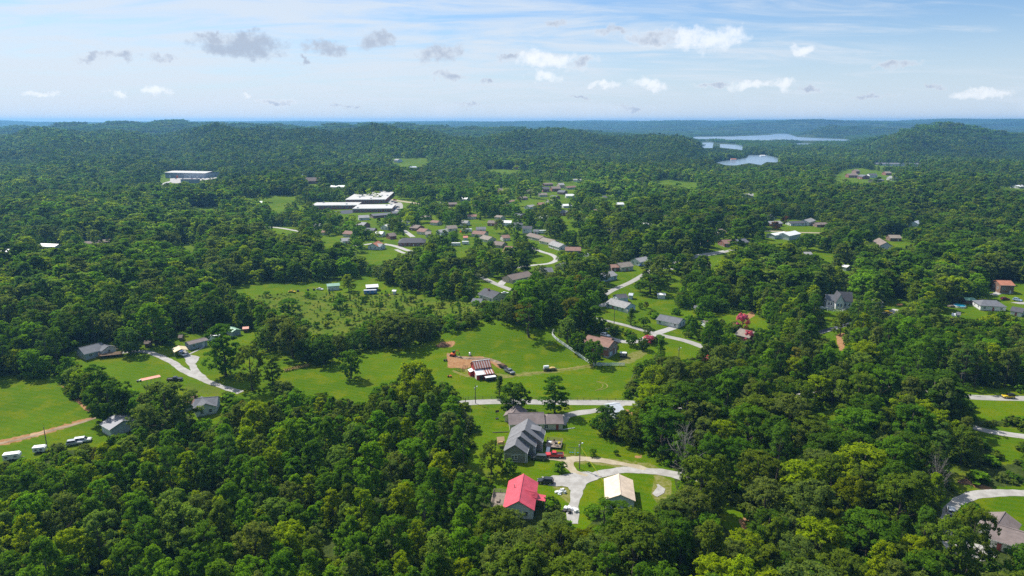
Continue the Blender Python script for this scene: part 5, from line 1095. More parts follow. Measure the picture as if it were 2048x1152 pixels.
def vehicle(kind, label, px, py, head, colour, cat=None, detail=2, dz=0.):
    hl, hwid, prof, (b0, b1, bz, t0, t1, tz), wx, wr = CARS[kind]
    p = S(px, py); o = thing({'suv': 'suv', 'van': 'minivan', 'sedan': 'car', 'pickup': 'pickup_truck', 'jeep': 'jeep'}[kind], label, cat or {'pickup': 'pickup truck', 'van': 'minivan', 'suv': 'suv', 'jeep': 'jeep'}.get(kind, 'car'), (p.x, p.y, p.z + .04 + dz), R(head))
    KEEP.append((p.x, p.y, 2.2)); pm = 'paint_' + colour
    def body():
        b = MB(); b.prism(prof, -hwid, hwid)
        me = b.mesh('car_body'); import bmesh as bm_; m = bm_.new(); m.from_mesh(me)
        bm_.ops.bevel(m, geom=[e for e in m.edges], offset=.06, segments=2, affect='EDGES', profile=.6, clamp_overlap=True); m.to_mesh(me); m.free()
        me.materials.append(MATS[pm]); me.polygons.foreach_set('use_smooth', np.ones(len(me.polygons), bool)); return me
    obj('body', shared((kind, colour, 'body'), body), None, o)
    yb, yt = hwid - .06, hwid - .2
    q = lambda x, y, z: Vector((x, y, z))
    bot = [q(b0, -yb, bz - .06), q(b1, -yb, bz - .06), q(b1, yb, bz - .06), q(b0, yb, bz - .06)]; top = [q(t0, -yt, tz), q(t1, -yt, tz), q(t1, yt, tz), q(t0, yt, tz)]
    def cabin():
        b = MB(); b.V = bot + top; b.F = [(3, 2, 1, 0), (4, 5, 6, 7), (0, 1, 5, 4), (1, 2, 6, 5), (2, 3, 7, 6), (3, 0, 4, 7)]
        return b.mesh('cabin')
    me = shared((kind, colour, 'cab'), lambda: (lambda m: (m.materials.append(MATS['plastic_black' if kind == 'jeep' else pm]), m)[1])(cabin()))
    obj('cabin', me, None, o)
    def pane(i, j, u0, u1, v0, v1):
        a, b, c, d = bot[i], bot[j], top[j], top[i]; f = lambda u, v: a.lerp(b, u).lerp(d.lerp(c, u), v)
        P = [f(u0, v0), f(u1, v0), f(u1, v1), f(u0, v1)]; n = (P[1] - P[0]).cross(P[3] - P[0]).normalized()
        m = MB(); m.slab([v + n * .02 for v in P], 0.002) if False else m.poly(*[v + n * .02 for v in P]); return m.mesh('pane')
    sets = [('windshield', 1, 2, .06, .94, .12, .92), ('rear_window', 3, 0, .08, .92, .2, .9), ('side_window', 0, 1, .05, .46, .2, .9), ('side_window', 0, 1, .5, .92, .2, .9), ('side_window', 2, 3, .08, .5, .2, .9), ('side_window', 2, 3, .54, .95, .2, .9)]
    for k, (nm, *a) in enumerate(sets): obj(nm, shared((kind, 'pane', k), lambda: pane(*a)), 'glass', o)
    def wheel(): return MB().cyl((0, 0, 0), (0, 1, 0), wr, .24, 14).mesh('wheel')
    def rim(): return MB().cyl((0, 0, 0), (0, 1, 0), wr * .62, .27, 10).mesh('rim')
    for x in (-wx, wx):
        for y in (-hwid + .08, hwid - .08):
            w_ = obj('wheel', shared((kind, 'wheel'), wheel), 'rubber', o, (x, y, wr)); 
            if detail > 1: obj('rim', shared((kind, 'rim'), rim), 'chrome', w_)
    if detail > 1:
        for y in (-hwid + .28, hwid - .28):
            MB().box(hl - .08, hl + .03, y - .18, y + .18, .68, .84).build('headlight', 'lamp_lens', o); MB().box(-hl - .03, -hl + .06, y - .1, y + .1, .75, .98).build('tail_light', 'tail_lens', o)
        MB().box(hl - .05, hl + .06, -hwid + .05, hwid - .05, .40, .56).build('bumper', 'plastic_black', o); MB().box(-hl - .06, -hl + .05, -hwid + .05, hwid - .05, .42, .58).build('bumper', 'plastic_black', o)
    if kind == 'pickup':
        MB().box(-2.75, -.85, -hwid + .1, hwid - .1, 1.21, 1.215).build('bed_floor', 'plastic_black', o)
        for (x0, x1, y0, y1) in ((-2.85, -.8, -hwid + .02, -hwid + .1), (-2.85, -.8, hwid - .1, hwid - .02), (-2.88, -2.78, -hwid + .1, hwid - .1)): MB().box(x0, x1, y0, y1, 1.18, 1.36).build('bed_side', pm, o)
    if kind == 'jeep': MB().cyl((-2.15, 0, 1.0), (1, 0, 0), .38, .22, 14).build('spare_wheel', 'rubber', o)
    return o
vehicle('pickup', 'bright red pickup truck parked beside the wooden deck', 1109, 914, 176, 'red')
vehicle('van', 'charcoal minivan parked at the grey-sided house', 1078, 919, 172, 'charcoal')
vehicle('suv', 'black suv parked beside the pink-red roofed cabin', 1091, 966, 172, 'black')
vehicle('pickup', 'grey pickup truck towing a dark trailer below the barn', 1019, 746, -52, 'grey')
vehicle('suv', 'white suv parked behind the brick house', 1211, 673, -40, 'white')
vehicle('jeep', 'yellow jeep driving on the country road', 2016, 796, 178, 'yellow')
vehicle('suv', 'silver car on the white gravel drive under the oak', 1902, 1026, 60, 'silver')
vehicle('sedan', 'white car parked at the mouth of the tan carport', 366, 711, -40, 'white')
vehicle('sedan', 'blue car in the shade of the tan carport', 361, 704, -55, 'blue')
vehicle('pickup', 'black pickup truck parked beyond the salmon-roofed trailer', 350, 762, 15, 'black')
vehicle('pickup', 'white pickup truck beside the grey metal shed', 243, 862, 10, 'white')
vehicle('van', 'white van in the shade tree by the hay field', 166, 884, 20, 'white')
vehicle('suv', 'silver suv parked next to the white van', 150, 889, 20, 'silver')
vehicle('sedan', 'white car parked at the edge of the weedy meadow', 640, 580, -20, 'white', detail=1)
vehicle('sedan', 'yellow car parked at the end of the meadow row', 584, 585, 0, 'yellow', detail=1)
vehicle('suv', 'dark red car by the hedge of the brick house', 2010, 600, 0, 'maroon', detail=1)
vehicle('suv', 'pale blue car by the hedge of the brick house', 2035, 602, -60, 'paleblue', detail=1)
vehicle('pickup', 'pale blue pickup truck on the lawn under the tall trees', 1781, 647, 10, 'paleblue', detail=1)
vehicle('sedan', 'white car outside the white chimney house', 1010, 588, 10, 'white', detail=1)
vehicle('sedan', 'blue car parked by the valley road bend', 1284, 533, 0, 'blue', detail=1)
vehicle('sedan', 'white car outside the brown hip-roofed house', 1458, 490, 5, 'white', detail=1)
vehicle('suv', 'red car passing on the road beyond the school', 790, 401, -12, 'red', detail=1)
vehicle('suv', 'red car by the white-roofed house in the forest', 75, 494, 30, 'red', detail=1)
for i_, (a_, b_) in enumerate(((788, 413), (796, 415), (790, 419), (798, 420), (786, 404), (792, 406))):
    tag(vehicle('suv', ('white', 'black', 'blue', 'silver', 'grey', 'maroon')[i_] + ' car in the school parking lot', a_, b_, 10 + 5 * i_, ('white', 'black', 'blue', 'silver', 'grey', 'maroon')[i_], detail=1), group='cars in the school parking lot')
for i_, (a_, b_) in enumerate(((352, 358.5), (366, 358.5), (384, 358.2), (394, 357.6), (402, 357.5), (410, 357), (418, 356))):
    tag(vehicle('suv' if i_ % 2 else 'pickup', ('white', 'black', 'red', 'silver', 'grey', 'blue', 'charcoal')[i_] + ' vehicle parked before the steel warehouse', a_, b_, 90, ('white', 'black', 'red', 'silver', 'grey', 'blue', 'charcoal')[i_], detail=1), group='vehicles at the warehouse')
for i_, (a_, b_, h_) in enumerate(((1762, 632, 20), (1770, 631, 15), (1776, 628, 10))):
    tag(vehicle('suv', ('black', 'charcoal', 'yellow')[i_] + ' car on the drive behind the steep-gabled house', a_, b_, h_, ('black', 'charcoal', 'yellow')[i_], detail=1), group='cars behind the steep-gabled house')

def box_trailer(label, px, py, head, L, Wd, H, mat, name='trailer', cat='trailer', nose=True, stripe=None, roofmat='white_plastic'):
    p = S(px, py); o = thing(name, label, cat, p, R(head)); KEEP.append((p.x, p.y, L / 2))
    b = MB(); b.prism([(-L / 2, .5), (L / 2 - .3, .5), (L / 2, 1.2), (L / 2 - .1, H - .2), (L / 2 - .5, H), (-L / 2, H)] if nose else [(-L / 2, .5), (L / 2, .5), (L / 2, H), (-L / 2, H)], -Wd / 2, Wd / 2); b.build('body', mat, o)
    MB().box(-L / 2 - .05, L / 2 - .4, -Wd / 2 - .05, Wd / 2 + .05, H + .004, H + .1).build('roof', roofmat, o)
    for s_ in (-1, 1):
        for x in np.linspace(-L / 2 + .9, L / 2 - 1.2, max(2, int(L / 2.2))): opening(o, 'window', (x, s_ * Wd / 2, H * .62), (0, s_, 0), .8, .6, far=True)
        for x in (-.4, .4): MB().cyl((x, s_ * (Wd / 2 - .05), .36), (0, 1, 0), .36, .2).build('wheel', 'rubber', o)
    MB().tube([(L / 2 - .2, 0, .55), (L / 2 + 1.0, 0, .5)], .06).build('hitch', 'galvanised', o); return o
box_trailer('white motorhome parked behind the valley houses', 1086, 467, 0, 9, 2.5, 3.1, 'white_plastic', 'motorhome', 'motorhome')
box_trailer('white motorhome beside an orange tarp', 934, 464, 0, 10, 2.5, 3.1, 'white_plastic', 'motorhome', 'motorhome')
box_trailer('white camper trailer on the square lawn, longer of two', 912, 492, 0, 8, 2.4, 2.8, 'wall_white', 'camper_trailer', 'camper')
box_trailer('white camper trailer on the square lawn, shorter of two', 931, 489, 0, 6, 2.4, 2.8, 'wall_white', 'camper_trailer', 'camper')
box_trailer('white cargo trailer parked below the hay field strip', 81, 904, 15, 3.6, 2.0, 2.0, 'white_plastic', 'cargo_trailer')
box_trailer('long white camper at the end of the hay field', 26, 919, 18, 4.6, 2.1, 2.2, 'white_plastic', 'camper_trailer', 'camper')
box_trailer('black cargo trailer with white roof beside the brick house', 1247, 714, -8, 3.4, 1.9, 2.1, 'plastic_black', 'cargo_trailer', 'trailer', False)
box_trailer('blue shipping container before the white-roofed shed', 741, 588, 8, 8.0, 2.4, 2.6, 'wall_bluemetal', 'container', 'container', False, None, 'roof_silver')
box_trailer('white travel trailer beside the mobile home tree', 428, 681, 20, 6, 2.3, 2.6, 'white_plastic', 'camper_trailer', 'camper')
def tank_trailer():
    p = S(1098, 741); o = thing('tank_trailer', 'trailer with a white tank and load on the farm track', 'trailer', p, R(10)); KEEP.append((p.x, p.y, 4))
    MB().box(-2.8, 3.2, -1.0, 1.0, .7, .85).build('bed', 'trim_dark', o); MB().cyl((-1.3, 0, 1.7), (1, 0, 0), .75, 2.2, 16).build('tank', 'white_plastic', o)
    b = MB(); b.prism([(.2, .85), (3.0, .85), (2.6, 1.3), (1.4, 1.5), (.4, 1.25)], -.8, .8); b.build('load', 'hay', o)
    for x in (-.6, .4):
        for y in (-1.0, 1.0): MB().cyl((x, y, .38), (0, 1, 0), .38, .22).build('wheel', 'rubber', o)
    MB().tube([(3.2, 0, .75), (4.4, 0, .6)], .07).build('hitch', 'galvanised', o)
    p = S(1005, 735); o = thing('utility_trailer', 'dark flat trailer loaded with brush behind the grey pickup', 'trailer', p, R(-52))
    MB().box(-2.4, 2.2, -1.0, 1.0, .6, .75).build('bed', 'trim_dark', o)
    for y in (-1.0, 1.0): MB().box(-2.4, 2.2, y - .04, y + .04, .75, 1.25).build('side_rail', 'trim_dark', o)
    MB().prism([(-2.2, .76), (1.8, .76), (1.2, 1.4), (-.4, 1.7), (-1.8, 1.3)], -.8, .8).build('load', 'brush', o)
    for x in (-.5, .4):
        for y in (-1.1, 1.1): MB().cyl((x, y, .36), (0, 1, 0), .36, .2).build('wheel', 'rubber', o)
tank_trailer()
def excavator():
    p = S(906, 712); o = thing('excavator', 'small orange and green excavator on the bare soil', 'excavator', p, R(-20))
    for y in (-.75, .75): MB().prism([(-1.2, 0), (1.2, 0), (1.45, .3), (1.2, .6), (-1.2, .6), (-1.45, .3)], y - .22, y + .22).build('track', 'rubber', o)
    MB().box(-1.1, 1.0, -.85, .85, .65, 1.3).build('body', 'orange_paint', o); cb = MB().box(-.2, .9, -.1, .8, 1.3, 2.5).build('cab', 'green_paint', o)
    for (x0, x1, y0, y1) in ((.9, .92, .0, .7), (-.1, .8, -.13, -.11)): MB().box(x0, x1, y0, y1, 1.5, 2.35).build('window', 'glass', cb)
    MB().tube([(.9, -.4, 1.1), (1.9, -.4, 3.0), (2.9, -.4, 3.3)], [.16, .14, .12]).build('boom', 'orange_paint', o); MB().tube([(2.9, -.4, 3.3), (3.3, -.4, 1.9)], .11).build('arm', 'orange_paint', o)
    MB().prism([(3.0, 1.3), (3.5, 1.9), (3.7, 1.4), (3.4, 1.1)], -.7, -.1).build('bucket', 'trim_dark', o)
excavator()
def mower(label, px, py, body, head=0):
    p = S(px, py); o = thing('riding_mower', label, 'mower', p, R(head))
    MB().prism([(-.7, .4), (.8, .4), (.85, .7), (.3, .85), (.2, .6), (-.7, .6)], -.35, .35).build('body', body, o); MB().box(-.5, -.05, -.25, .25, .62, .7).build('seat', 'plastic_black', o); MB().box(-.55, -.48, -.25, .25, .7, 1.05).build('backrest', 'plastic_black', o)
    for x, r in ((-.55, .32), (.6, .22)):
        for y in (-.45, .45): MB().cyl((x, y, r), (0, 1, 0), r, .2).build('wheel', 'rubber', o)
mower('orange mower left on the pasture near the road corner', 899, 754, 'orange_paint'); mower('black mower beside the bare soil below the brush pile', 891, 722, 'plastic_black')
mower('white and black tractor at the end of the salmon-roofed trailer', 278, 763, 'white_plastic', 30)
for i_, (a_, b_) in enumerate(((596, 583.5), (616, 581.5), (628, 580.8))):
    p_ = S(a_, b_); o_ = MB().cyl((0, 0, .62), (1, .3, 0), .65, 1.3, 16).build('hay_bale', 'plastic_black'); o_.location = p_; tag(o_, 'black-wrapped round hay bale on the grass above the meadow', 'hay bale', 'wrapped bales above the meadow')

# ------------------------------------------------------------------ poles, wires, fences
POLES = {}
def pole(key, label, px, py, h, arm=True, lamp=False):
    p = S(px, py); o = thing('utility_pole', label, 'utility pole', p, R(15)); POLES[key] = (p, h)
    MB().tube([(0, 0, -.6), (0, 0, h)], [.17, .11], 9).build('shaft', 'pole_wood', o)
    if arm:
        MB().box(-1.1, 1.1, -.06, .06, h - .75, h - .6).build('crossarm', 'pole_wood', o)
        for x in (-1.0, -.35, .35, 1.0): MB().cyl((x, 0, h - .5), (0, 0, 1), .06, .2, 6).build('insulator', 'galvanised', o)
    if lamp:
        MB().tube([(0, 0, h - 1.0), (.5, -.3, h - .7)], .04).build('lamp_arm', 'galvanised', o); MB().cyl((.6, -.36, h - .75), (0, 0, 1), .22, .3, 10).build('lamp_head', 'lamp_lens', o); MB().cyl((-.3, -.1, h - 1.6), (0, 0, 1), .22, .7, 10).build('transformer', 'galvanised', o)
pole('a', 'tall wooden utility pole with lamp inside the gravel loop', 1159, 938, 9.6, False, True)
pole('b', 'wooden utility pole with lamp beside the country road', 951, 807, 7.8, False, True)
pole('c', 'short wooden post pole at the wood edge by the road', 931, 815, 4.0, False)
pole('d', 'wooden utility pole in front of the tall bright green tree', 321, 692, 8.2, True)
pole('e', 'wooden utility pole behind the mobile home', 387, 669, 6.5, False)
pole('f', 'utility pole beside the side road below the porch house', 1228, 652, 9.5, True)
pole('g', 'wooden utility pole at the edge of the young wood', 927, 935, 9, False)
pole('h', 'utility pole on the far side of the country road by the broad oak', 1918, 785, 8.5, True)
pole('i', 'utility pole among trees beside the hay field strip', 94, 893, 7, False)
pole('j', 'utility pole at the end of the brick house lawn', 1357, 722, 7, False, True)
pole('k', 'utility pole by the valley road bend', 1300, 545, 10, True)
pole('l', 'utility pole on the far lawn', 1640, 467, 10, True)
pole('m', 'utility pole beside the chimney house road', 957, 556, 10, True)
pole('n', 'utility pole on the ranch house lawn', 1292, 552, 9, False)
def wire(label, a, b, za=None, zb=None, r=.022, mat='trim_dark', sag=.03, name='power_line'):
    A = POLES[a][0] + Vector((0, 0, (za if za is not None else POLES[a][1] - .3))) if isinstance(a, str) else Vector(a); B = POLES[b][0] + Vector((0, 0, (zb if zb is not None else POLES[b][1] - .3))) if isinstance(b, str) else Vector(b)
    L = (B - A).length; pts = [A.lerp(B, i / 14) - Vector((0, 0, 4 * sag * L * (i / 14) * (1 - i / 14))) for i in range(15)]
    o = MB().tube(pts, r, 4).build(name, mat); return tag(o, label, 'wire')
def at(px, py, h): p = S(px, py); return p + Vector((0, 0, h))
wire('yellow-sleeved wire from the loop pole down past the cream-roofed outbuilding', 'a', at(1206, 982, 3.2), 8.0, None, .03, 'yellow_paint', .01, 'guy_wire')
wire('power line from the loop pole towards the road pole', 'a', 'g', None, None, .022); wire('power line from the wood edge pole to the road pole', 'g', 'b', None, None, .022)
wire('power line between the two poles behind the mobile home', 'd', 'e'); wire('power line dropping from the green tree pole to the mobile home', 'd', at(380, 692, 2.8))
wire('power line along the country road by the broad oak', 'h', at(2140, 780, 8)); wire('power line from the broad oak pole into the wood', 'h', at(1740, 778, 8)); wire('power line across the side road', 'f', at(1420, 690, 8))
def fence(label, pts, h, step, rails, mat, name='fence', pr=.07, rr_=.06, cat='fence', post_mat=None):
    P = smooth_line([S(*p) for p in pts], step); o = thing(name, label, cat, (P[0].x, P[0].y, G(P[0].x, P[0].y)), 0); O = o.location.copy()
    pm = SHARED.setdefault(('post', h, pr, mat), MB().box(-pr, pr, -pr, pr, -.3, h).mesh('post'))
    for p in P: obj('post', pm, post_mat or mat, o, Vector((p.x, p.y, G(p.x, p.y))) - O)
    for z in rails:
        b = MB()
        for i in range(len(P) - 1):
            A, B = [Vector((q.x, q.y, G(q.x, q.y) + z)) - O for q in (P[i], P[i + 1])]; n = Vector((-(B - A).y, (B - A).x, 0)).normalized() * .03; u = Vector((0, 0, rr_))
            k = len(b.V); b.V += [A - n - u, B - n - u, B + n - u, A + n - u, A - n + u, B - n + u, B + n + u, A + n + u]; b.F += [tuple(k + i_ for i_ in f) for f in ((3, 2, 1, 0), (4, 5, 6, 7), (0, 1, 5, 4), (1, 2, 6, 5), (2, 3, 7, 6), (3, 0, 4, 7))]
        r_ = b.build('rail', mat, o); r_['kind'] = 'stuff'
    return o
fence('white board fence curving down from the knoll to the brick house', [(1108, 664), (1104, 670), (1112, 680), (1130, 693), (1150, 707), (1165, 718), (1178, 727)], 1.5, 2.2, (.35, .75, 1.15, 1.42), 'trim_white', rr_=.11)
fence('straight white board fence beside the farm track', [(1186, 732), (1215, 732), (1249, 732)], 1.5, 2.2, (.35, .75, 1.15, 1.42), 'trim_white', rr_=.11)
fence('white fence behind the brick house under the trees', [(1185, 664), (1205, 662), (1222, 659)], 1.3, 2.2, (.4, .8, 1.2), 'trim_white', rr_=.08)
fence('dark post and wire fence along the pasture and country road', [(927, 799), (1000, 798), (1100, 800), (1180, 801), (1256, 802)], 1.2, 2.6, (.45, .8, 1.1), 'trim_dark', 'wire_fence', .06, .012)
fence('dark post and wire fence at the end of the pasture', [(1276, 728), (1272, 742), (1262, 762), (1254, 790)], 1.2, 2.8, (.45, .8, 1.1), 'trim_dark', 'wire_fence', .06, .012)
fence('brown pen panels beside the barn', [(912, 742), (925, 742), (926, 737), (935, 736)], 1.4, 1.6, (.3, .7, 1.1, 1.35), 'wall_wood', 'pen_panels', .05, .03)
fence('white rail fence beside the steep-gabled house', [(1655, 622), (1680, 624), (1702, 616)], 1.2, 2.4, (.4, .8, 1.1), 'trim_white')

# ------------------------------------------------------------------ yard things
def swing_set():
    o, p = local_thing('swing_set', 'lime and white metal swing set on the lawn', 'swing set', 1150, 908, -5)
    for x in (-2.4, 0, 2.4):
        for s_ in (-1, 1): MB().tube([(x, s_ * .9, -.1), (x, 0, 2.3)], .06).build('leg', 'lime_paint' if x else 'white_plastic', o)
    MB().tube([(-2.5, 0, 2.3), (2.5, 0, 2.3)], .07).build('top_bar', 'green_paint', o)
    for x in (-1.6, -.8, .9):
        s = MB().box(x - .25, x + .25, -.12, .12, .5, .56).build('swing_seat', 'blue_plastic', o)
        for d in (-.22, .22): MB().tube([(x + d, 0, .55), (x + d, 0, 2.3)], .02, 4).build('chain', 'galvanised', s)
    KEEP.append((p.x, p.y, 4))
swing_set()
def hoop():
    o, p = local_thing('basketball_hoop', 'portable basketball hoop on the lawn by the brown-roofed house', 'basketball hoop', 994, 838, 20)
    MB().box(-.5, .5, -.4, .4, 0, .3).build('base', 'plastic_black', o); MB().tube([(0, 0, .3), (0, 0, 3.2)], .06).build('pole', 'plastic_black', o); MB().box(-.7, .7, -.35, -.28, 2.7, 3.6).build('backboard', 'plastic_black', o)
    MB().tube([(.23 * math.cos(a), -.6 + .23 * math.sin(a), 2.95) for a in np.linspace(0, 6.28, 12)], .02, 4).build('rim', 'orange_paint', o)
hoop()
def playset():
    o, p = local_thing('play_tower', 'new yellow wooden play tower beside the grey-sided house', 'play tower', 1001, 893, 10)
    for x in (-.9, .9):
        for y in (-.9, .9): MB().box(x - .07, x + .07, y - .07, y + .07, -.2, 2.6).build('post', 'new_wood', o)
    MB().box(-1, 1, -1, 1, 1.2, 1.35).build('platform', 'new_wood', o); MB().box(-1, 1, -1.02, -.95, 1.35, 2.0).build('side_panel', 'new_wood', o); MB().box(-1.02, -.95, -.95, 1, 1.35, 2.0).build('side_panel', 'new_wood', o)
    b = MB(); roof_gable(b, -1.1, 1.1, -1.1, 1.1, 2.6, .9, .15, .08); b.build('roof', 'new_wood', o); MB().slab([(1, -.3, 1.3), (3, -.3, .1), (3, .3, .1), (1, .3, 1.3)], .06).build('slide', 'orange_paint', o)
playset()
def pile(name, label, px, py, r, h, mats, n, seed, cat='pile'):
    """odds and ends heaped together, each its own part"""
    o, p = local_thing(name, label, cat, px, py, 0); rr = random.Random(seed); KEEP.append((p.x, p.y, r))
    for i in range(n):
        a, d = rr.uniform(0, 6.28), r * math.sqrt(rr.random()); sx, sy, sz = rr.uniform(.25, .7), rr.uniform(.25, .6), rr.uniform(.2, h)
        b = MB(); b.prism([(-sx, 0), (sx, 0), (sx * rr.uniform(.6, 1), sz), (-sx * rr.uniform(.5, 1), sz * rr.uniform(.8, 1.1))], -sy, sy)
        q = b.build(rr.choice(['crate', 'appliance', 'bag']), rr.choice(mats), o); q.location = (d * math.cos(a), d * math.sin(a), -.05); q.rotation_euler = (rr.uniform(-.2, .2), rr.uniform(-.2, .2), rr.uniform(0, 3))
pile('junk_heap', 'white appliances and bags heaped beside the cabin drive', 1121, 984, 1.4, .9, ['white_plastic', 'trim_white', 'wall_pale'], 7, 1)
pile('junk_heap', 'white tarpaulin-covered heap at the edge of the gravel drive', 1141, 1022, 1.9, 1.1, ['white_plastic', 'trim_white', 'galvanised', 'trim_dark'], 12, 2)
pile('yard_clutter', 'orange and white clutter on the deck of the grey-roofed house', 226, 700, 1.8, .7, ['white_plastic', 'orange_paint', 'new_wood', 'salmon' if 'salmon' in MATS else 'tan_canvas'], 9, 3)
pile('yard_clutter', 'pale clutter on the grass beside the blue container', 778, 590, 2.4, .6, ['white_plastic', 'hay', 'brush', 'galvanised'], 7, 4)
pile('yard_clutter', 'cardboard and toys below the cream gable house', 1010, 503, 2.5, .9, ['yellow_paint', 'white_plastic', 'new_wood'], 6, 5)
pile('orange_tarp', 'orange tarp heap beside the white motorhome', 921, 464, 3, 2.0, ['orange_paint'], 4, 6)
pile('flower_bed', 'colourful flowers and pots along the porch of the porch house', 1232, 611, 2.8, .6, ['orange_paint', 'red' if 'red' in MATS else 'tail_lens', 'yellow_paint', 'white_plastic'], 10, 7)
def brush_heap(label, px, py, r, n, seed):
    o, p = local_thing('brush_pile', label, 'brush pile', px, py, 0); rr = random.Random(seed); b = MB()
    for i in range(n):
        a, d = rr.uniform(0, 6.28), r * rr.random() ** .7; c = Vector((d * math.cos(a), d * math.sin(a) * .6, (1 - (d / r) ** 2) * r * .45 * rr.random())); u = Vector((rr.uniform(-1, 1), rr.uniform(-1, 1), rr.uniform(-.3, .5))).normalized() * rr.uniform(.6, 1.6)
        b.tube([c - u, c, c + u * .9 + Vector((0, 0, .1))], [.07, .05, .02], 4)
    m = b.build('branches', 'brush', o); m['kind'] = 'stuff'
    d = MB(); N = 14
    for i in range(N): a0, a1 = 6.2832 * i / N, 6.2832 * (i + 1) / N; d.poly((r * .9 * math.cos(a0), r * .55 * math.sin(a0), -.05), (r * .9 * math.cos(a1), r * .55 * math.sin(a1), -.05), (r * .3 * math.cos(a1), r * .2 * math.sin(a1), r * .33), (r * .3 * math.cos(a0), r * .2 * math.sin(a0), r * .33))
    d.build('core', 'brush', o)
brush_heap('brown brush pile at the corner of the pasture', 886, 692, 3.6, 160, 3)
brush_heap('grey brush heap at the edge of the weedy clearing', 1930, 965, 2.4, 80, 4)
def soil_bank():
    P = smooth_line([S(*p) for p in [(897, 708), (915, 714), (940, 717), (968, 718), (990, 722), (1006, 731), (1014, 738)]], 1.2); V, F = [], []; rr = random.Random(8)
    for i, p in enumerate(P):
        q = (P[min(i + 1, len(P) - 1)] - P[max(i - 1, 0)]).normalized(); n = Vector((-q.y, q.x, 0)); h = rr.uniform(.25, .75) * min(1, i / 3, (len(P) - 1 - i) / 3)
        for f, hh in ((-1.3, -.05), (-.5, .8), (.2, 1.0), (1.3, -.05)): o = p + n * f * rr.uniform(.8, 1.2); V.append((o.x, o.y, G(o.x, o.y) + hh * h if hh > 0 else G(o.x, o.y) - .05))
    for i in range(len(P) - 1):
        for k in range(3): a = i * 4 + k; F.append((a, a + 4, a + 5, a + 1))
    me = mesh_py('soil_bank', V, F)
    if sum(f.normal.z for f in me.polygons) < 0: me.flip_normals()
    tag(obj('soil_bank', me, 'trench'), 'bank of turned brown soil around the barn', None, None, 'structure')
soil_bank()
def pool():
    o, p = local_thing('swimming_pool', 'round blue swimming pool beside the reddish tree', 'swimming pool', 1919, 614, 0); KEEP.append((p.x, p.y, 5))
    MB().cyl((0, 0, .55), (0, 0, 1), 3.2, 1.1, 28).build('wall', 'wall_white', o); MB().cyl((0, 0, 1.11), (0, 0, 1), 3.0, .06, 28).build('water', 'pool_water', o)
    q = thing('pool_deck', 'pale deck steps beside the blue swimming pool', 'deck', (p.x - 4.6, p.y + .5, p.z), 0); MB().box(-1.3, 1.3, -1.2, 1.2, .0, 1.0).build('platform', 'deck_wood', q); MB().box(-2.0, -1.3, -.6, .6, 0, .5).build('step', 'deck_wood', q)
pool()
def timber(label, px, py, L, head, mat, name='timber_pole', r=.12):
    p = S(px, py); o = MB().tube([(-L / 2, 0, .12), (0, 0, .16), (L / 2, 0, .12)], [r, r * .9, r * .8], 7).build(name, mat); o.location = p; o.rotation_euler = (0, 0, R(head)); tag(o, label, 'pole')
timber('dark fallen utility pole lying on the lawn', 1001, 865, 5.6, 6, 'pole_wood', r=.16); timber('pale plastic pipe lying beside the cream house', 1138, 858, 4.5, 18, 'white_plastic', 'plastic_pipe')
def satellite():
    o, p = local_thing('water_tank', 'small white tank on the knoll slope', 'tank', 940, 711, 0); MB().cyl((0, 0, .8), (0, 0, 1), .5, 1.2, 14).build('tank', 'white_plastic', o); MB().tube([(0, 0, 1.4), (0, 0, 1.6)], [.5, .2], 14).build('lid', 'galvanised', o); MB().box(-.5, .5, -.5, .5, -.2, .25).build('stand', 'trim_dark', o)
satellite()
def garden():
    """the tilled strip: rows of tawny plants"""
    a, b = S(569, 744), S(616, 734); rr = random.Random(2); k = 0
    for j in range(2):
        for i in range(14):
            p = a.lerp(b, (i + rr.uniform(-.2, .2)) / 13) + Vector((0, 1.6 * j, 0)); o = thing('garden_plant', 'tawny plant in the garden strip beside the pasture', 'garden plant', (p.x, p.y, G(p.x, p.y)), rr.uniform(0, 6), 'plants in the garden strip')
            m = MB()
            for q in range(9):
                an = rr.uniform(0, 6.28); d = Vector((math.cos(an), math.sin(an), 0)) * rr.uniform(.3, .8); h = rr.uniform(.5, 1.1); w_ = Vector((-d.y, d.x, 0)) * .25
                m.poly(Vector((0, 0, 0)) - w_ * .3, Vector((0, 0, 0)) + w_ * .3, d * .7 + w_ + Vector((0, 0, h)), d * 1.1 + Vector((0, 0, h * .8)), d * .7 - w_ + Vector((0, 0, h)))
            me = SHARED.setdefault(('garden', k % 4), m.mesh('plant_leaves')); k += 1
            obj('leaves', me, 'hay', o)
garden()
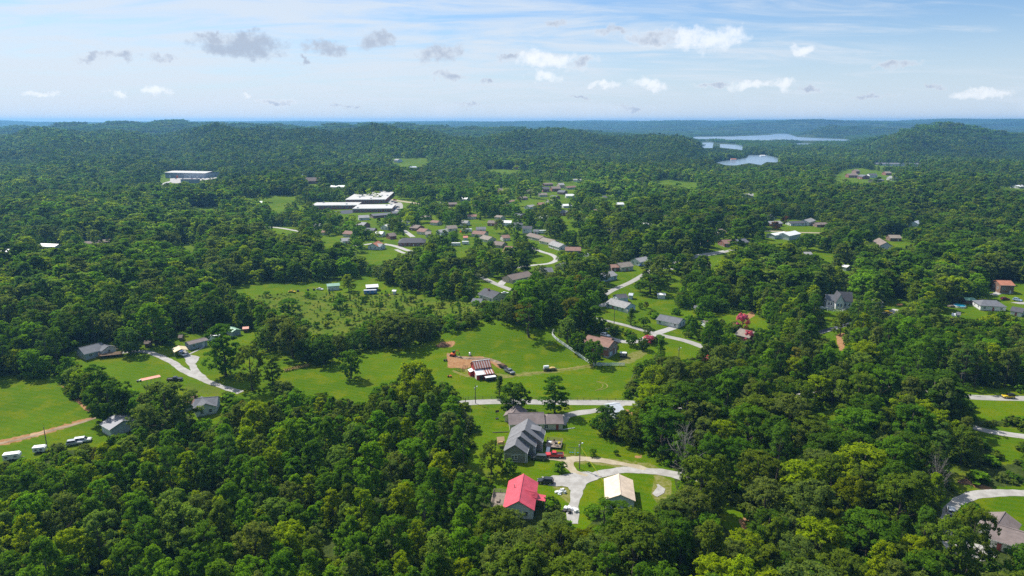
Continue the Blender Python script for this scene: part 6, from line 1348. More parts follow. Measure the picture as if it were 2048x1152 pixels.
# ------------------------------------------------------------------ foliage
def mat_leaf(name, trans=.55, gloss=.0):
    m, t, out = material(name)
    tint = t.new('ShaderNodeAttribute', attribute_type='INSTANCER', attribute_name='tint').outputs['Color']
    v = t.new('ShaderNodeAttribute', attribute_name='leaf').outputs['Fac']
    # v: leaf to leaf differences - young yellow-green leaves against old dull ones
    c = t.mix(v, t.mix(1.0, tint, (.60, .68, .80), 'MULTIPLY'), t.mix(1.0, tint, (1.6, 1.42, .9), 'MULTIPLY'))
    d = t.new('ShaderNodeBsdfDiffuse'); t.put(d.inputs[0], c)
    tr = t.new('ShaderNodeBsdfTranslucent'); t.put(tr.inputs[0], t.mix(1.0, c, (1.25, 1.3, .55), 'MULTIPLY'))
    mx = t.new('ShaderNodeMixShader'); mx.inputs[0].default_value = trans
    t.put(mx.inputs[1], d.outputs[0]); t.put(mx.inputs[2], tr.outputs[0])
    gl = t.new('ShaderNodeBsdfGlossy'); gl.inputs['Roughness'].default_value = .48
    m2 = t.new('ShaderNodeMixShader'); m2.inputs[0].default_value = gloss
    t.put(m2.inputs[1], mx.outputs[0]); t.put(m2.inputs[2], gl.outputs[0])
    t.put(out.inputs['Surface'], m2.outputs[0])
    return m
mat_leaf('leaf'); mat_leaf('needle', .3, .0)
paint('bark', (.11, .09, .07), .9, .1, 0, .3, 2.0); paint('dead_wood', (.24, .215, .19), .9, .1, 0, .2, 2.0)

def unit(v): return v / np.maximum(np.linalg.norm(v, axis=-1, keepdims=True), 1e-6)
def leaves(rng, C, Rr, n_clump, n_leaf, clump_r, size, zc, flat=.75, low=-.45, tri=False, needle=False):
    """cards of foliage: C lobe centres (n,3), Rr lobe radii (n,3); every lobe carries clumps, every clump leaf cards"""
    n = len(C)
    d = unit(rng.normal(size=(n, n_clump * 3, 3)))
    d[..., 2] = np.where(d[..., 2] < low, -d[..., 2], d[..., 2]); d = d[:, :n_clump]
    cc = C[:, None] + d * Rr[:, None] * rng.uniform(.72, 1.05, (n, n_clump, 1))
    off = unit(rng.normal(size=(n, n_clump, n_leaf, 3))) * rng.uniform(.15, 1, (n, n_clump, n_leaf, 1)) ** .6
    off[..., 2] = off[..., 2] * flat
    cr = clump_r * rng.uniform(.7, 1.3, (n, n_clump, 1, 1))
    P = cc[:, :, None] + off * cr
    base = unit(P - np.array([0, 0, zc]))
    N0 = unit(.55 * d[:, :, None] + .6 * off + .35 * base + np.array([0, 0, .62]))
    Ng = unit(N0 + rng.normal(size=N0.shape) * .42)
    val = np.clip(rng.normal(.45, .2, (n, n_clump, 1)) + rng.normal(0, .24, (n, n_clump, n_leaf)), 0, 1)
    P, N0, Ng, val = P.reshape(-1, 3), N0.reshape(-1, 3), Ng.reshape(-1, 3), val.reshape(-1)
    k = len(P)
    t = unit(np.cross(Ng, rng.normal(size=(k, 3)))); b = np.cross(Ng, t)
    s = size * rng.uniform(.6, 1.35, (k, 1)); asp = rng.uniform(.22, .4, (k, 1)) if needle else rng.uniform(.6, .95, (k, 1))
    lift = Ng * s * .22
    # a four-cornered leaf spray, its tips drooping a little
    V = np.stack([P + t * s, P + b * s * asp - lift * .5, P - t * s, P - b * s * asp - lift * .5], 1)
    return V.reshape(-1, 3), np.repeat(unit(N0 * .75 + Ng * .25), 4, 0), np.repeat(val, 4)
def crown_mesh(name, parts, mat='leaf'):
    V = np.concatenate([p[0] for p in parts]); N = np.concatenate([p[1] for p in parts]); L = np.concatenate([p[2] for p in parts])
    me = mesh_np(name, V, np.arange(len(V)).reshape(-1, 4), True)
    me.normals_split_custom_set_from_vertices(N.astype(float).tolist() if len(N) < 0 else [tuple(v) for v in N])
    a = me.attributes.new('leaf', 'FLOAT', 'POINT'); a.data.foreach_set('value', L.astype(np.float32))
    me.materials.append(MATS[mat]); return me
def tube_path(V, F, pts, rad, k=6):
    b = len(V); n = len(pts)
    for i, (p, r_) in enumerate(zip(pts, rad)):
        p = Vector(p); q = Vector(pts[min(i + 1, n - 1)]) - Vector(pts[max(i - 1, 0)])
        q = q.normalized() if q.length > 1e-6 else Vector((0, 0, 1))
        e1 = q.orthogonal().normalized(); e2 = q.cross(e1)
        for j in range(k):
            a = 2 * math.pi * j / k; V.append(p + (e1 * math.cos(a) + e2 * math.sin(a)) * r_)
    for i in range(n - 1):
        for j in range(k):
            F.append((b + i * k + j, b + i * k + (j + 1) % k, b + (i + 1) * k + (j + 1) % k, b + (i + 1) * k + j))
    F.append(tuple(b + (n - 1) * k + j for j in range(k)))
def trunk_mesh(name, rng, H, r0, limbs, mat='bark', z0=.3, twig=0):
    V, F = [], []
    wob = rng.normal(0, H * .012, (6, 2)); wob[0] = 0
    pts = [(wob[i][0], wob[i][1], H * .86 * i / 5 - (.3 if i == 0 else 0)) for i in range(6)]
    tube_path(V, F, pts, [r0 * 1.35, r0, r0 * .85, r0 * .62, r0 * .4, r0 * .15], 7)
    for c in limbs:
        c = Vector(c); zs = max(c.z * .62, H * z0) * rng.uniform(.85, 1.0)
        i = min(4, int(zs / (H * .86) * 5)); f = zs / (H * .86) * 5 - i
        s = Vector(pts[i]).lerp(Vector(pts[i + 1]), min(f, 1))
        mid = s.lerp(c, .55) + Vector((0, 0, -.05 * (c - s).length))
        rr = r0 * .36 * (1 - .5 * zs / H)
        tube_path(V, F, [s, mid, c], [rr, rr * .62, rr * .2], 5)
        for q in range(twig):
            s2 = s.lerp(c, rng.uniform(.35, .9)); e = s2 + (c - s).length * .45 * Vector(unit(np.array(c - s) / max((c - s).length, .01) + rng.normal(size=3) * .7 + [0, 0, .25]))
            tube_path(V, F, [s2, s2.lerp(e, .5) + Vector((0, 0, .1)), e], [rr * .4, rr * .25, rr * .08], 4)
    me = mesh_py(name, V, F); me.materials.append(MATS[mat])
    me.polygons.foreach_set('use_smooth', np.ones(len(F), bool)); return me

def lobes(rng, n, H, r, z0, prof, lr, zpow=1.0, zs=.8):
    """lobe centres inside a crown whose half width at crown height t is r*prof(t)"""
    t = rng.uniform(0.02, 1, n) ** zpow; t[0] = .95; t[1] = .8
    a = np.arange(n) * 2.39996 + rng.uniform(0, 1, n)
    L = lr * r * rng.uniform(.62, 1.4, n) * (1.05 - .35 * t)
    rad = np.maximum(r * np.array([prof(x) for x in t]) - L * .8, 0) * rng.uniform(.62, 1.2, n)
    z = z0 + t * (H - z0); z = np.minimum(z, H - L * zs * .8)
    return np.stack([rad * np.cos(a), rad * np.sin(a), z], -1), np.stack([L, L, L * zs], -1)
dome = lambda t: math.sqrt(max(0, 1 - (abs(t - .35) / .72) ** 2.2))
egg = lambda t: math.sqrt(max(0, 1 - (abs(t - .4) / .66) ** 2)) * (1 - .15 * t)
spire = lambda t: max(.06, (1 - t) ** .8) * (.75 + .25 * min(1, t * 8))
ball = lambda t: math.sqrt(max(.05, 1 - (abs(t - .5) / .56) ** 2))

KINDS = {   # kind: height, crown radius, base of crown, profile, lobe count, lobe size, trunk radius
    'oak':    (13.5, 5.4, 1.6, dome, 58, .25, .34),
    'poplar': (16.0, 4.3, 1.8, egg, 60, .27, .27),
    'sapling': (10.5, 2.8, .8, egg, 38, .31, .14),
    'pine':   (17.5, 3.6, 5.5, egg, 34, .27, .24),
    'cedar':  (9.5, 2.5, .3, spire, 46, .33, .18),
    'round':  (8.0, 4.0, .7, ball, 54, .26, .24),
    'shrub':  (2.6, 1.7, .1, dome, 12, .45, .06),
    'conifer': (3.4, 1.3, .1, spire, 18, .5, .06),
}
DET = {'oak': (9, 20, .55, .20), 'poplar': (9, 20, .52, .19), 'sapling': (8, 19, .42, .17), 'pine': (8, 18, .5, .24),
       'cedar': (8, 16, .36, .16), 'round': (9, 19, .42, .17), 'shrub': (8, 14, .32, .15), 'conifer': (7, 10, .25, .14)}
PROTO = {}
def build_protos():
    for ki, (kind, (H, r, z0, prof, nl, lr, tr)) in enumerate(KINDS.items()):
        nv = {'oak': 4, 'poplar': 4, 'sapling': 4, 'shrub': 3}.get(kind, 2)
        for v in range(nv):
            rng = np.random.default_rng(100 * ki + v + 7)
            C, L = lobes(rng, nl, H, r, z0, prof, lr, .8 if kind in ('oak', 'round') else .95)
            nc, nlf, cr, sz = DET[kind]; mt = 'needle' if kind in ('pine', 'cedar', 'conifer') else 'leaf'
            if kind == 'pine': L *= np.array([1.05, 1.05, .6])
            zc = z0 + (H - z0) * .42
            full = crown_mesh(kind + '_crown', [leaves(rng, C, L, nc, nlf, cr, sz, zc, needle=mt == 'needle')], mt)
            tk = trunk_mesh(kind + '_trunk', rng, H, tr, C[rng.permutation(nl)[:9]])
            mid = leaves(rng, C, L, 5, 6, cr * 1.15, sz * 2.1, zc)
            far = leaves(rng, C[:24], L[:24] * 1.2, 4, 4, cr * 1.4, sz * 3.6, zc)
            PROTO[kind, v] = dict(full=full, trunk=tk, H=H, r=r,
                                  mid=crown_mesh(kind + '_mid', [mid], mt), far=crown_mesh(kind + '_far', [far], mt))
    # bare limbs of a dead tree
    rng = np.random.default_rng(5)
    C, L = lobes(rng, 26, 13, 4.6, 3.5, egg, .3)
    PROTO['dead', 0] = dict(trunk=trunk_mesh('dead_trunk', rng, 13, .26, C * 1.08, 'dead_wood', .25, 5), H=13, r=4.5)
build_protos()
NVAR = {}
for (k_, v_) in PROTO: NVAR[k_] = max(NVAR.get(k_, 0), v_ + 1)

# foliage colours, each with the word a label uses for it
TINT0 = {'dark green': (.036, .062, .014), 'deep green': (.042, .078, .013), 'grey green': (.068, .082, .044), 'olive green': (.062, .080, .020),
        'mid green': (.054, .094, .014), 'bright green': (.070, .120, .014), 'yellow green': (.112, .134, .008), 'blue green': (.038, .066, .028),
        'rust tinged': (.082, .072, .022), 'pale green': (.084, .112, .046), 'pink flowering': (.36, .085, .15), 'purple leaved': (.075, .035, .035), 'golden': (.125, .165, .004)}
TINT = {k_: (c_[0] * 1.95, c_[1] * 2.3, c_[2] * .85) for k_, c_ in TINT0.items()}
TINT['pink flowering'] = (.55, .13, .25); TINT['golden'] = TINT0['golden']
NAMES = {'oak': ('oak_tree', 'oak tree'), 'poplar': ('poplar_tree', 'poplar tree'), 'sapling': ('young_tree', 'young tree'), 'pine': ('pine_tree', 'pine tree'),
         'cedar': ('cedar_tree', 'cedar tree'), 'round': ('round_tree', 'round tree'), 'shrub': ('shrub', 'shrub'), 'conifer': ('conifer_seedling', 'conifer'), 'dead': ('dead_tree', 'dead tree')}
TREES = []          # every single tree: kind, variant, x, y, scale xy, scale z, turn, colour word, tint, label, group
rt = random.Random(11)
def jitter(c, s=.12):
    f = 1 + rt.uniform(-s, s); return (c[0] * f * (1 + rt.uniform(-.08, .08)), c[1] * f, c[2] * f * (1 + rt.uniform(-.1, .1)))
def add_tree(kind, x, y, h=None, r=None, colour='mid green', label=None, group=None, var=None):
    H0, r0 = (PROTO[kind, 0]['H'], PROTO[kind, 0]['r'])
    sz = (h or H0) / H0; sx = (r or r0 * sz) / r0
    TREES.append(dict(kind=kind, v=rt.randrange(NVAR[kind]) if var is None else var, x=x, y=y, z=G(x, y) - .05, sx=sx, sz=sz, rz=rt.uniform(0, 6.28),
                      colour=colour, tint=jitter(TINT[colour], .07), label=label, group=group, pick=label is not None))
    return TREES[-1]
# ------------------------------------------------------------------ single trees that can be told apart in the photo
def LT(kind, px, py, h, r, colour, label, var=None):
    p = S(px, py); return add_tree(kind, p.x, p.y, h, r, colour, label, None, var)
LT('round', 702, 757, 11.6, 5.2, 'deep green', 'dark rounded tree standing alone in the pasture behind the wood')
LT('oak', 832, 828, 20, 7.6, 'yellow green', 'large yellow-green oak rising at the pasture edge near the country road', 1)
LT('poplar', 452, 752, 22, 8.5, 'deep green', 'tall broad green tree on the lawn between gravel lane and mobile home')
LT('oak', 505, 781, 18, 6.4, 'olive green', 'open-crowned tree with a long bare trunk beside the gravel lane', 2)
LT('poplar', 546, 768, 12, 4.6, 'olive green', 'olive tree beside the long-trunked tree and garden strip')
LT('shrub', 565, 790, 5.5, 4.0, 'grey green', 'grey-green thicket at the pasture corner by the gravel lane')
LT('round', 262, 708, 11, 5.8, 'blue green', 'rounded bluish tree on the lawn beside the grey-roofed house deck')
LT('poplar', 312, 690, 20, 7.2, 'bright green', 'tall bright green tree beside the playhouse and utility pole')
LT('poplar', 138, 770, 12, 3.8, 'mid green', 'narrow tree at the corner of the bright hay field')
LT('poplar', 196, 800, 14, 5.6, 'mid green', 'green tree between the hay field and the mown lawn')
LT('oak', 168, 790, 10, 4.2, 'yellow green', 'yellowish tree beside the hay field ditch')
LT('round', 222, 840, 14.5, 7.8, 'dark green', 'dark dome-shaped tree behind the grey metal shed')
LT('oak', 338, 882, 20, 10.5, 'grey green', 'huge grey-green oak between the grey metal shed and white house')
LT('pine', 1058, 674, 20, 6.0, 'deep green', 'lone tall pine on the crest of the grassy knoll')
LT('round', 1155, 706, 9.5, 3.9, 'deep green', 'smaller of two round dark trees beside the brick house')
LT('round', 1187, 729, 11, 4.8, 'deep green', 'larger of two round dark trees at the white fence corner')
LT('oak', 1134, 684, 11.5, 5.2, 'pale green', 'pale green soft tree inside the white fence')
LT('poplar', 1190, 664, 13, 5.0, 'deep green', 'dark tree behind the brick house roof')
LT('round', 1228, 671, 4.8, 2.6, 'dark green', 'small dark ball-shaped tree beside the lane behind the brick house')
LT('round', 1263, 691, 5.0, 2.8, 'deep green', 'small round tree on the brick house lawn by the driveway')
LT('round', 1286, 699, 5.5, 3.1, 'dark green', 'small round tree on the brick house lawn next to the pink bush')
LT('round', 1294, 672, 4.5, 2.2, 'pale green', 'small pale tree beside the side road near the driveway mouth')
LT('shrub', 1298, 686, 3.6, 3.2, 'pink flowering', 'pink flowering bush on the brick house lawn')
LT('cedar', 1320, 716, 9.5, 4.2, 'deep green', 'dark bushy evergreen at the end of the brick house lawn')
LT('cedar', 1000, 797, 9.5, 3.2, 'dark green', 'dark upright cedar beside the country road and pasture fence')
LT('round', 1028, 824, 11, 7.0, 'dark green', 'broad dark evergreen clump behind the long brown-roofed house')
LT('poplar', 1110, 827, 14.5, 5.4, 'deep green', 'tall dense tree behind the garage end of the brown-roofed house')
LT('oak', 1210, 872, 11, 4.4, 'blue green', 'bluish tree beside the white metal building by the driveway', 3)
LT('oak', 1258, 887, 9.5, 4.8, 'olive green', 'olive tree at the yard edge beside the white metal building')
LT('oak', 984, 948, 10.5, 3.9, 'olive green', 'brownish-green tree beside the grey-sided house gable', 1)
LT('shrub', 1019, 944, 4.0, 2.2, 'deep green', 'tall shrub at the corner of the grey-sided house')
LT('shrub', 1122, 943, 3.0, 2.2, 'mid green', 'rounded bush beside the gravel loop near the parked van')
LT('shrub', 1186, 912, 2.4, 1.6, 'mid green', 'bush on the lawn near the swing set')
LT('shrub', 1232, 910, 1.7, 1.1, 'deep green', 'small bush alone on the lawn beyond the swing set')
LT('shrub', 1178, 932, 1.2, .6, 'deep green', 'tiny bush inside the gravel loop by the utility pole')
LT('dead', 1366, 962, 17, 6.2, 'grey green', 'bare dead tree with pale limbs at the edge of the oak wood')
LT('dead', 1868, 1000, 13, 4.5, 'grey green', 'grey bare tree at the edge of the weedy clearing')
LT('pine', 1207, 1085, 12.5, 4.3, 'deep green', 'dark pine in front of the cream-roofed outbuilding')
LT('pine', 1242, 1080, 11, 3.6, 'dark green', 'smaller dark pine beside the wall of the cream-roofed outbuilding')
LT('oak', 1690, 1062, 14.5, 5.8, 'golden', 'golden-green tree glowing among darker oaks')
LT('oak', 1934, 1146, 17, 5.6, 'olive green', 'open oak standing over the gravel yard of the white house', 2)
LT('oak', 1860, 836, 17, 12.5, 'dark green', 'very broad dark oak beside the country road near the yellow jeep', 0)
LT('shrub', 1484, 657, 7.5, 4.6, 'pink flowering', 'large pink crape myrtle on the lawn above the brick-walled house')
LT('shrub', 1497, 682, 5.0, 3.2, 'pink flowering', 'pink crape myrtle beside the corner of the brick-walled house')
LT('shrub', 1416, 733, 4.5, 4.0, 'pink flowering', 'rose-pink bush in the trees near the half-hidden grey roof')
LT('shrub', 1572, 446, 7, 6, 'purple leaved', 'red-leaved tree beside the long dark roofs by the far lane')
LT('shrub', 1550, 458, 7, 5, 'purple leaved', 'dark purple tree on the lawn by the far lane')
LT('oak', 587, 716, 18, 7.4, 'grey green', 'grey-green oak standing between the meadow and garden strip')
LT('round', 648, 728, 11.5, 6.2, 'dark green', 'dark rounded tree overhanging the pasture corner by the meadow')
LT('round', 612, 724, 10, 5.0, 'blue green', 'bluish rounded tree in the hedgerow below the meadow')
LT('oak', 800, 694, 16, 9.2, 'grey green', 'broad greyish oak in the hedgerow between meadow and pasture')
LT('poplar', 698, 583, 11, 4.6, 'yellow green', 'yellow-green tree beside the green-roofed shed')
LT('oak', 578, 630, 9, 6.6, 'mid green', 'wide bushy tree in the middle of the weedy meadow')
LT('shrub', 680, 618, 6, 4.6, 'mid green', 'bushy thicket in the meadow below the green-roofed shed')
LT('shrub', 1264, 452, 6, 4, 'pale green', 'pale bush beside the white house on the valley slope')
LT('round', 1101, 472, 13, 5.6, 'dark green', 'egg-shaped dark tree beside the white motorhome')
LT('oak', 1300, 588, 12, 9.5, 'dark green', 'low dark tree clump between the side road and white shed')
LT('cedar', 1262, 650, 9, 3.6, 'dark green', 'dark evergreen by the side road below the white porch house')
LT('shrub', 1288, 655, 5, 4, 'deep green', 'spreading shrub by the side road below the white porch house')
LT('round', 1281, 618, 3.8, 1.7, 'mid green', 'small lawn tree beside the porch house, greener of two')
LT('round', 1292, 616, 3.8, 1.6, 'rust tinged', 'small rust-tinged lawn tree beside the porch house')
LT('shrub', 1230, 880, 4.0, 2.5, 'rust tinged', 'brownish bush under the trees by the yard edge')
LT('round', 1910, 606, 4.5, 3.2, 'rust tinged', 'reddish small tree beside the blue swimming pool')
LT('oak', 1680, 670, 12, 4.2, 'olive green', 'olive tree standing over the new dark driveway')

# ------------------------------------------------------------------ woods: fill everything that is not open

def region(px, py, D):
    if D < 165 and 960 < px < 1300: return 'in the trees around the red-roofed cabin'
    if px < 960 and D < 262 and py > 790: return 'in the young wood between grey shed and red-roofed cabin'
    if px >= 1250 and D < 262 and py > 780: return 'in the oak wood beside the cream-roofed outbuilding'
    if px < 560 and D < 420: return 'in the wood behind the grey-roofed house with the deck'
    if px < 700 and D >= 330: return 'in the forest beyond the weedy meadow'
    if px < 1000 and D < 420: return 'in the hedgerow between meadow and pasture'
    if px >= 1400 and D < 420: return 'in the woods around the white gabled house'
    if px >= 1400: return 'in the woods beyond the white gabled house'
    return 'among the houses of the valley neighbourhood'
MIX = {'fg_left': [('sapling', 40), ('poplar', 36), ('oak', 14), ('cedar', 7), ('pine', 3)],
       'fg_right': [('oak', 66), ('poplar', 20), ('sapling', 8), ('pine', 6)],
       'other': [('oak', 44), ('poplar', 36), ('pine', 9), ('cedar', 6), ('sapling', 5)],
       'suburb': [('oak', 40), ('poplar', 34), ('round', 14), ('cedar', 7), ('pine', 5)]}
PAL = {'fg_left': ['deep green', 'mid green', 'bright green', 'yellow green', 'grey green', 'bright green', 'olive green', 'mid green', 'pale green', 'yellow green'],
       'fg_right': ['olive green', 'grey green', 'dark green', 'grey green', 'olive green', 'mid green', 'deep green', 'grey green', 'yellow green'],
       'other': ['dark green', 'deep green', 'yellow green', 'grey green', 'deep green', 'olive green', 'grey green', 'bright green', 'dark green', 'pale green'],
       'suburb': ['dark green', 'deep green', 'mid green', 'mid green', 'bright green', 'deep green', 'grey green']}
SUB_M = raster([SUBURB])
def size_for(kind, zone):
    k = {'oak': (8.5, 15.5), 'poplar': (10, 17), 'sapling': (6.5, 11.5), 'pine': (12, 19), 'cedar': (6, 11), 'round': (5, 9.5)}[kind]
    h = rt.uniform(*k) * (rt.choice([.72, 1.0, 1.18]) if rt.random() < .4 else 1)
    if zone == 'fg_left': h *= .92
    if zone == 'fg_right' and kind == 'oak': h = rt.uniform(10.5, 17)
    return h
_z = np.linspace(.06, 1.02, 8); HIT_Z, HIT_U = (q.ravel() for q in np.meshgrid(_z, np.linspace(-1, 1, 5), indexing='ij'))
HIT_U = HIT_U * np.sqrt(np.clip(1 - ((HIT_Z - .5) / .56) ** 2, .05, 1))
def crown_hits(x, y, z, h, r, frac=1.08):
    px, py, dep = project(x + HIT_U * frac * r, np.full(len(HIT_U), y), z + HIT_Z * h)
    return px, py, look(M_OPEN, px, py)
def zone_of(px, py, D):
    if px < 985 and py > 790 and D < 262: return 'fg_left'
    if px >= 985 and py > 780 and D < 300: return 'fg_right'
    if 0 <= px < 2048 and SUB_M[min(max(int(py / 2), 0), MH - 1), int(px / 2)]: return 'suburb'
    return 'other'
def weighted(tab):
    q = rt.uniform(0, sum(b for _, b in tab))
    for a, b in tab:
        q -= b
        if q <= 0: return a
    return tab[-1][0]
CELL = {}
def near_ok(x, y, r, f=.54):
    ci, cj = int(x // 12), int(y // 12)
    for i in range(ci - 1, ci + 2):
        for j in range(cj - 1, cj + 2):
            for (a, b, c) in CELL.get((i, j), ()):
                if (a - x) ** 2 + (b - y) ** 2 < (f * (r + c)) ** 2: return False
    return True
def cell_add(x, y, r): CELL.setdefault((int(x // 12), int(y // 12)), []).append((x, y, r))
KEEPC = {}
def build_keep():
    for (x, y, r) in KEEP:
        for i in range(int((x - r) // 20), int((x + r) // 20) + 1):
            for j in range(int((y - r) // 20), int((y + r) // 20) + 1): KEEPC.setdefault((i, j), []).append((x, y, r))
def kept(x, y, pad=0.):
    return any((a - x) ** 2 + (b - y) ** 2 < (c + pad) ** 2 for (a, b, c) in KEEPC.get((int(x // 20), int(y // 20)), ()))
FAR = []             # beyond the single trees: kind, variant, x, y, z, sx, sz, turn, tint, lod
def clump_noise(x, y): return .5 + .25 * math.sin(x * .043 + 1.3 * math.sin(y * .031)) + .25 * math.sin(y * .057 + 1.7 * math.sin(x * .023 + 2))
def scatter_near(D0, D1, step):
    nx = int(D1 * 1.0 / step)
    pts = [(i * step, j * step) for i in range(-nx, nx + 1) for j in range(int(60 / step), int(D1 / step) + 1)]
    rt.shuffle(pts)
    for (x, y) in pts:
        x += rt.uniform(-.5, .5) * step; y += rt.uniform(-.5, .5) * step
        D = math.hypot(x, y)
        if not D0 <= D < D1: continue
        z = G(x, y); px, py, _ = (float(v) for v in project(np.float64(x), np.float64(y), np.float64(z)))
        if not -330 < px < 2378: continue
        zn = zone_of(px, py, D); kind = weighted(MIX[zn])
        if zn == 'suburb' and rt.random() < .5: continue
        h = size_for(kind, zn); r = KINDS[kind][1] * h / KINDS[kind][0] * rt.uniform(.85, 1.15)
        if zn == 'fg_right' and kind == 'oak': r *= 1.15
        if kept(x, y, r * .45) or not near_ok(x, y, r): continue
        ok = False
        for _ in range(3):
            hx, hy, hit = crown_hits(x, y, z, h, r)
            if hit.sum() <= 1.5 and look(M_OPEN, np.array([px]), np.array([py]))[0] < .5: ok = True; break
            h *= .74; r *= .8
        if not ok or h < 4.2: continue
        col = PAL[zn][int(clump_noise(x, y) * 3.2 * len(PAL[zn]) + rt.uniform(-1.2, 1.2)) % len(PAL[zn])]
        if kind in ('pine', 'cedar'): col = rt.choice(['dark green', 'blue green', 'deep green'])
        if rt.random() < .005: col = 'rust tinged'
        if rt.random() < .02 and D < 300: col = 'golden' if rt.random() < .25 else 'yellow green'
        t = add_tree(kind, x, y, h, r, col); t['zone'] = region(px, py, D); t['px'], t['py'], t['D'] = px, py, D
        cell_add(x, y, r)
def scatter_far(D0, D1, step, seed):
    rng = np.random.default_rng(seed)
    ys = np.arange(0, D1, step); xs = np.arange(-D1, D1, step)
    X, Y = np.meshgrid(xs, ys); X = X + rng.uniform(-.55, .55, X.shape) * step; Y = Y + rng.uniform(-.55, .55, X.shape) * step
    D = np.hypot(X, Y); k = (D >= D0) & (D < D1) & (np.abs(X) < Y * .95)
    X, Y, D = X[k], Y[k], D[k]; Z = height(X, Y)
    px, py, dep = project(X, Y, Z); k = (px > -150) & (px < 2198); X, Y, Z, D, px, py = (a[k] for a in (X, Y, Z, D, px, py))
    n = len(X); u = rng.uniform(0, 1, n)
    kind = np.where(u < .5, 0, np.where(u < .84, 1, np.where(u < .93, 2, 3)))      # oak poplar pine cedar
    names = ['oak', 'poplar', 'pine', 'cedar']
    h = np.array([12., 14., 16., 9.])[kind] * rng.uniform(.6, 1.32, n)
    h = h * (1 + .2 * np.sin(X * .013 + 1.2 * np.sin(Y * .009)) + .12 * np.sin(Y * .031 + X * .017))
    r = h * np.array([.41, .30, .21, .26])[kind] * rng.uniform(.95, 1.4, n)
    hit = np.zeros(n)
    for zf, uf in zip(HIT_Z, HIT_U):
        a, b, _ = project(X + uf * 1.1 * r, Y, Z + zf * 1.03 * h); hit += look(M_OPEN, a, b)
    wet = sum(look(M_LAKE, *project(X, Y, Z + q)[:2]) for q in (0, 4, 9, 14))
    thin = (look(SUB_M, px, py) > .5) & (rng.uniform(0, 1, n) < .32)
    keep = ((look(SUB_M, px, py) > .5) & (rng.uniform(0, 1, n) < .17) & (hit < 15) & (wet < .5)) | ~thin & ((hit < 1.5) | ((rng.uniform(0, 1, n) < .05) & (D > 650) & (hit < 18) & (wet < .5)))
    for i in np.nonzero(keep)[0]:
        if D[i] < 1400 and kept(X[i], Y[i], 1.5): continue
        col = PAL['other'][int(clump_noise(X[i] * .4, Y[i] * .4) * 31 + rng.uniform(-1.6, 1.6)) % 10]
        if kind[i] > 1: col = 'dark green' if rng.random() < .6 else 'blue green'
        c = TINT[col]; f = rng.uniform(.82, 1.16) * (1 - .14 * min(1, max(0, (D[i] - 700) / 1300))) * (.76 + .5 * clump_noise(X[i] * .13 + 40, Y[i] * .13))
        kd = names[kind[i]]
        FAR.append((kd, int(rng.integers(NVAR[kd])), X[i], Y[i], Z[i] - .1, r[i] / KINDS[kd][1], h[i] / KINDS[kd][0], rng.uniform(0, 6.28),
                    (c[0] * f, c[1] * f, c[2] * f), 'mid' if D[i] < 850 else 'far'))
NEAR_END = 430
for t_ in TREES: cell_add(t_['x'], t_['y'], t_['sx'] * PROTO[t_['kind'], 0]['r'])

def meadow_growth():
    n = 0
    while n < 150:
        px, py = rt.uniform(620, 962), rt.gauss(622, 24)
        if not 585 < py < 668 or not look(M_WEED, np.array([px]), np.array([py]))[0] > .3: continue
        if px < 700 and rt.random() < .6: continue
        p = S(px, py); h = rt.uniform(1.6, 4.6)
        t = add_tree('conifer', p.x, p.y, h, h * rt.uniform(.26, .36), rt.choice(['blue green', 'dark green']))
        t['lab'] = ('waist-high' if h < 2.4 else 'man-high' if h < 3.4 else 'tall') + ' young conifer in the weedy meadow'; t['pick'] = True; n += 1
    n = 0
    while n < 38:
        px, py = rt.uniform(500, 962), rt.uniform(585, 668)
        if not look(M_WEED, np.array([px]), np.array([py]))[0] > .5: continue
        p = S(px, py); h = rt.uniform(1.2, 4.0); c = rt.choice(['mid green', 'bright green', 'deep green', 'olive green'])
        t = add_tree('shrub', p.x, p.y, h, h * rt.uniform(.7, 1.0), c)
        t['lab'] = ('low ' if h < 2.4 else 'tall ') + c + ' shrub in the weedy meadow'; t['pick'] = True; n += 1

def low_growth():
    """weeds in the meadow and brush under the wood edges, as loose cover"""
    rows = []; rng = np.random.default_rng(9)
    while len(rows) < 800:
        px, py = rng.uniform(455, 965), rng.uniform(575, 672)
        if look(M_WEED, np.array([px]), np.array([py]))[0] < rng.uniform(.2, .8): continue
        p = S(px, py); s_ = rng.uniform(.10, .34); c = TINT[['yellow green', 'bright green', 'olive green', 'pale green', 'mid green'][int(rng.integers(5))]]
        rows.append(('shrub', int(rng.integers(3)), p.x, p.y, p.z - .1, s_ * rng.uniform(.9, 1.6), s_, rng.uniform(0, 6.28), c, 'mid'))
    n = 0
    while n < 9000:
        D = math.sqrt(rng.uniform(100 ** 2, 420 ** 2)); a = rng.uniform(-.72, .72); x, y = D * math.sin(a), D * math.cos(a); n += 1
        z = G(x, y); px, py, _ = project(np.array([x, x, x]), np.array([y, y, y]), np.array([z, z + 2.2, z + 1]))
        if look(M_OPEN, px, py).sum() > .5 or kept(x, y, 1.5): continue
        s_ = rng.uniform(.5, 1.25); c = TINT[['deep green', 'mid green', 'olive green', 'bright green', 'grey green'][int(rng.integers(5))]]
        rows.append(('shrub', int(rng.integers(3)), x, y, z - .1, s_ * rng.uniform(.9, 1.5), s_, rng.uniform(0, 6.28), c, 'mid'))
    return rows

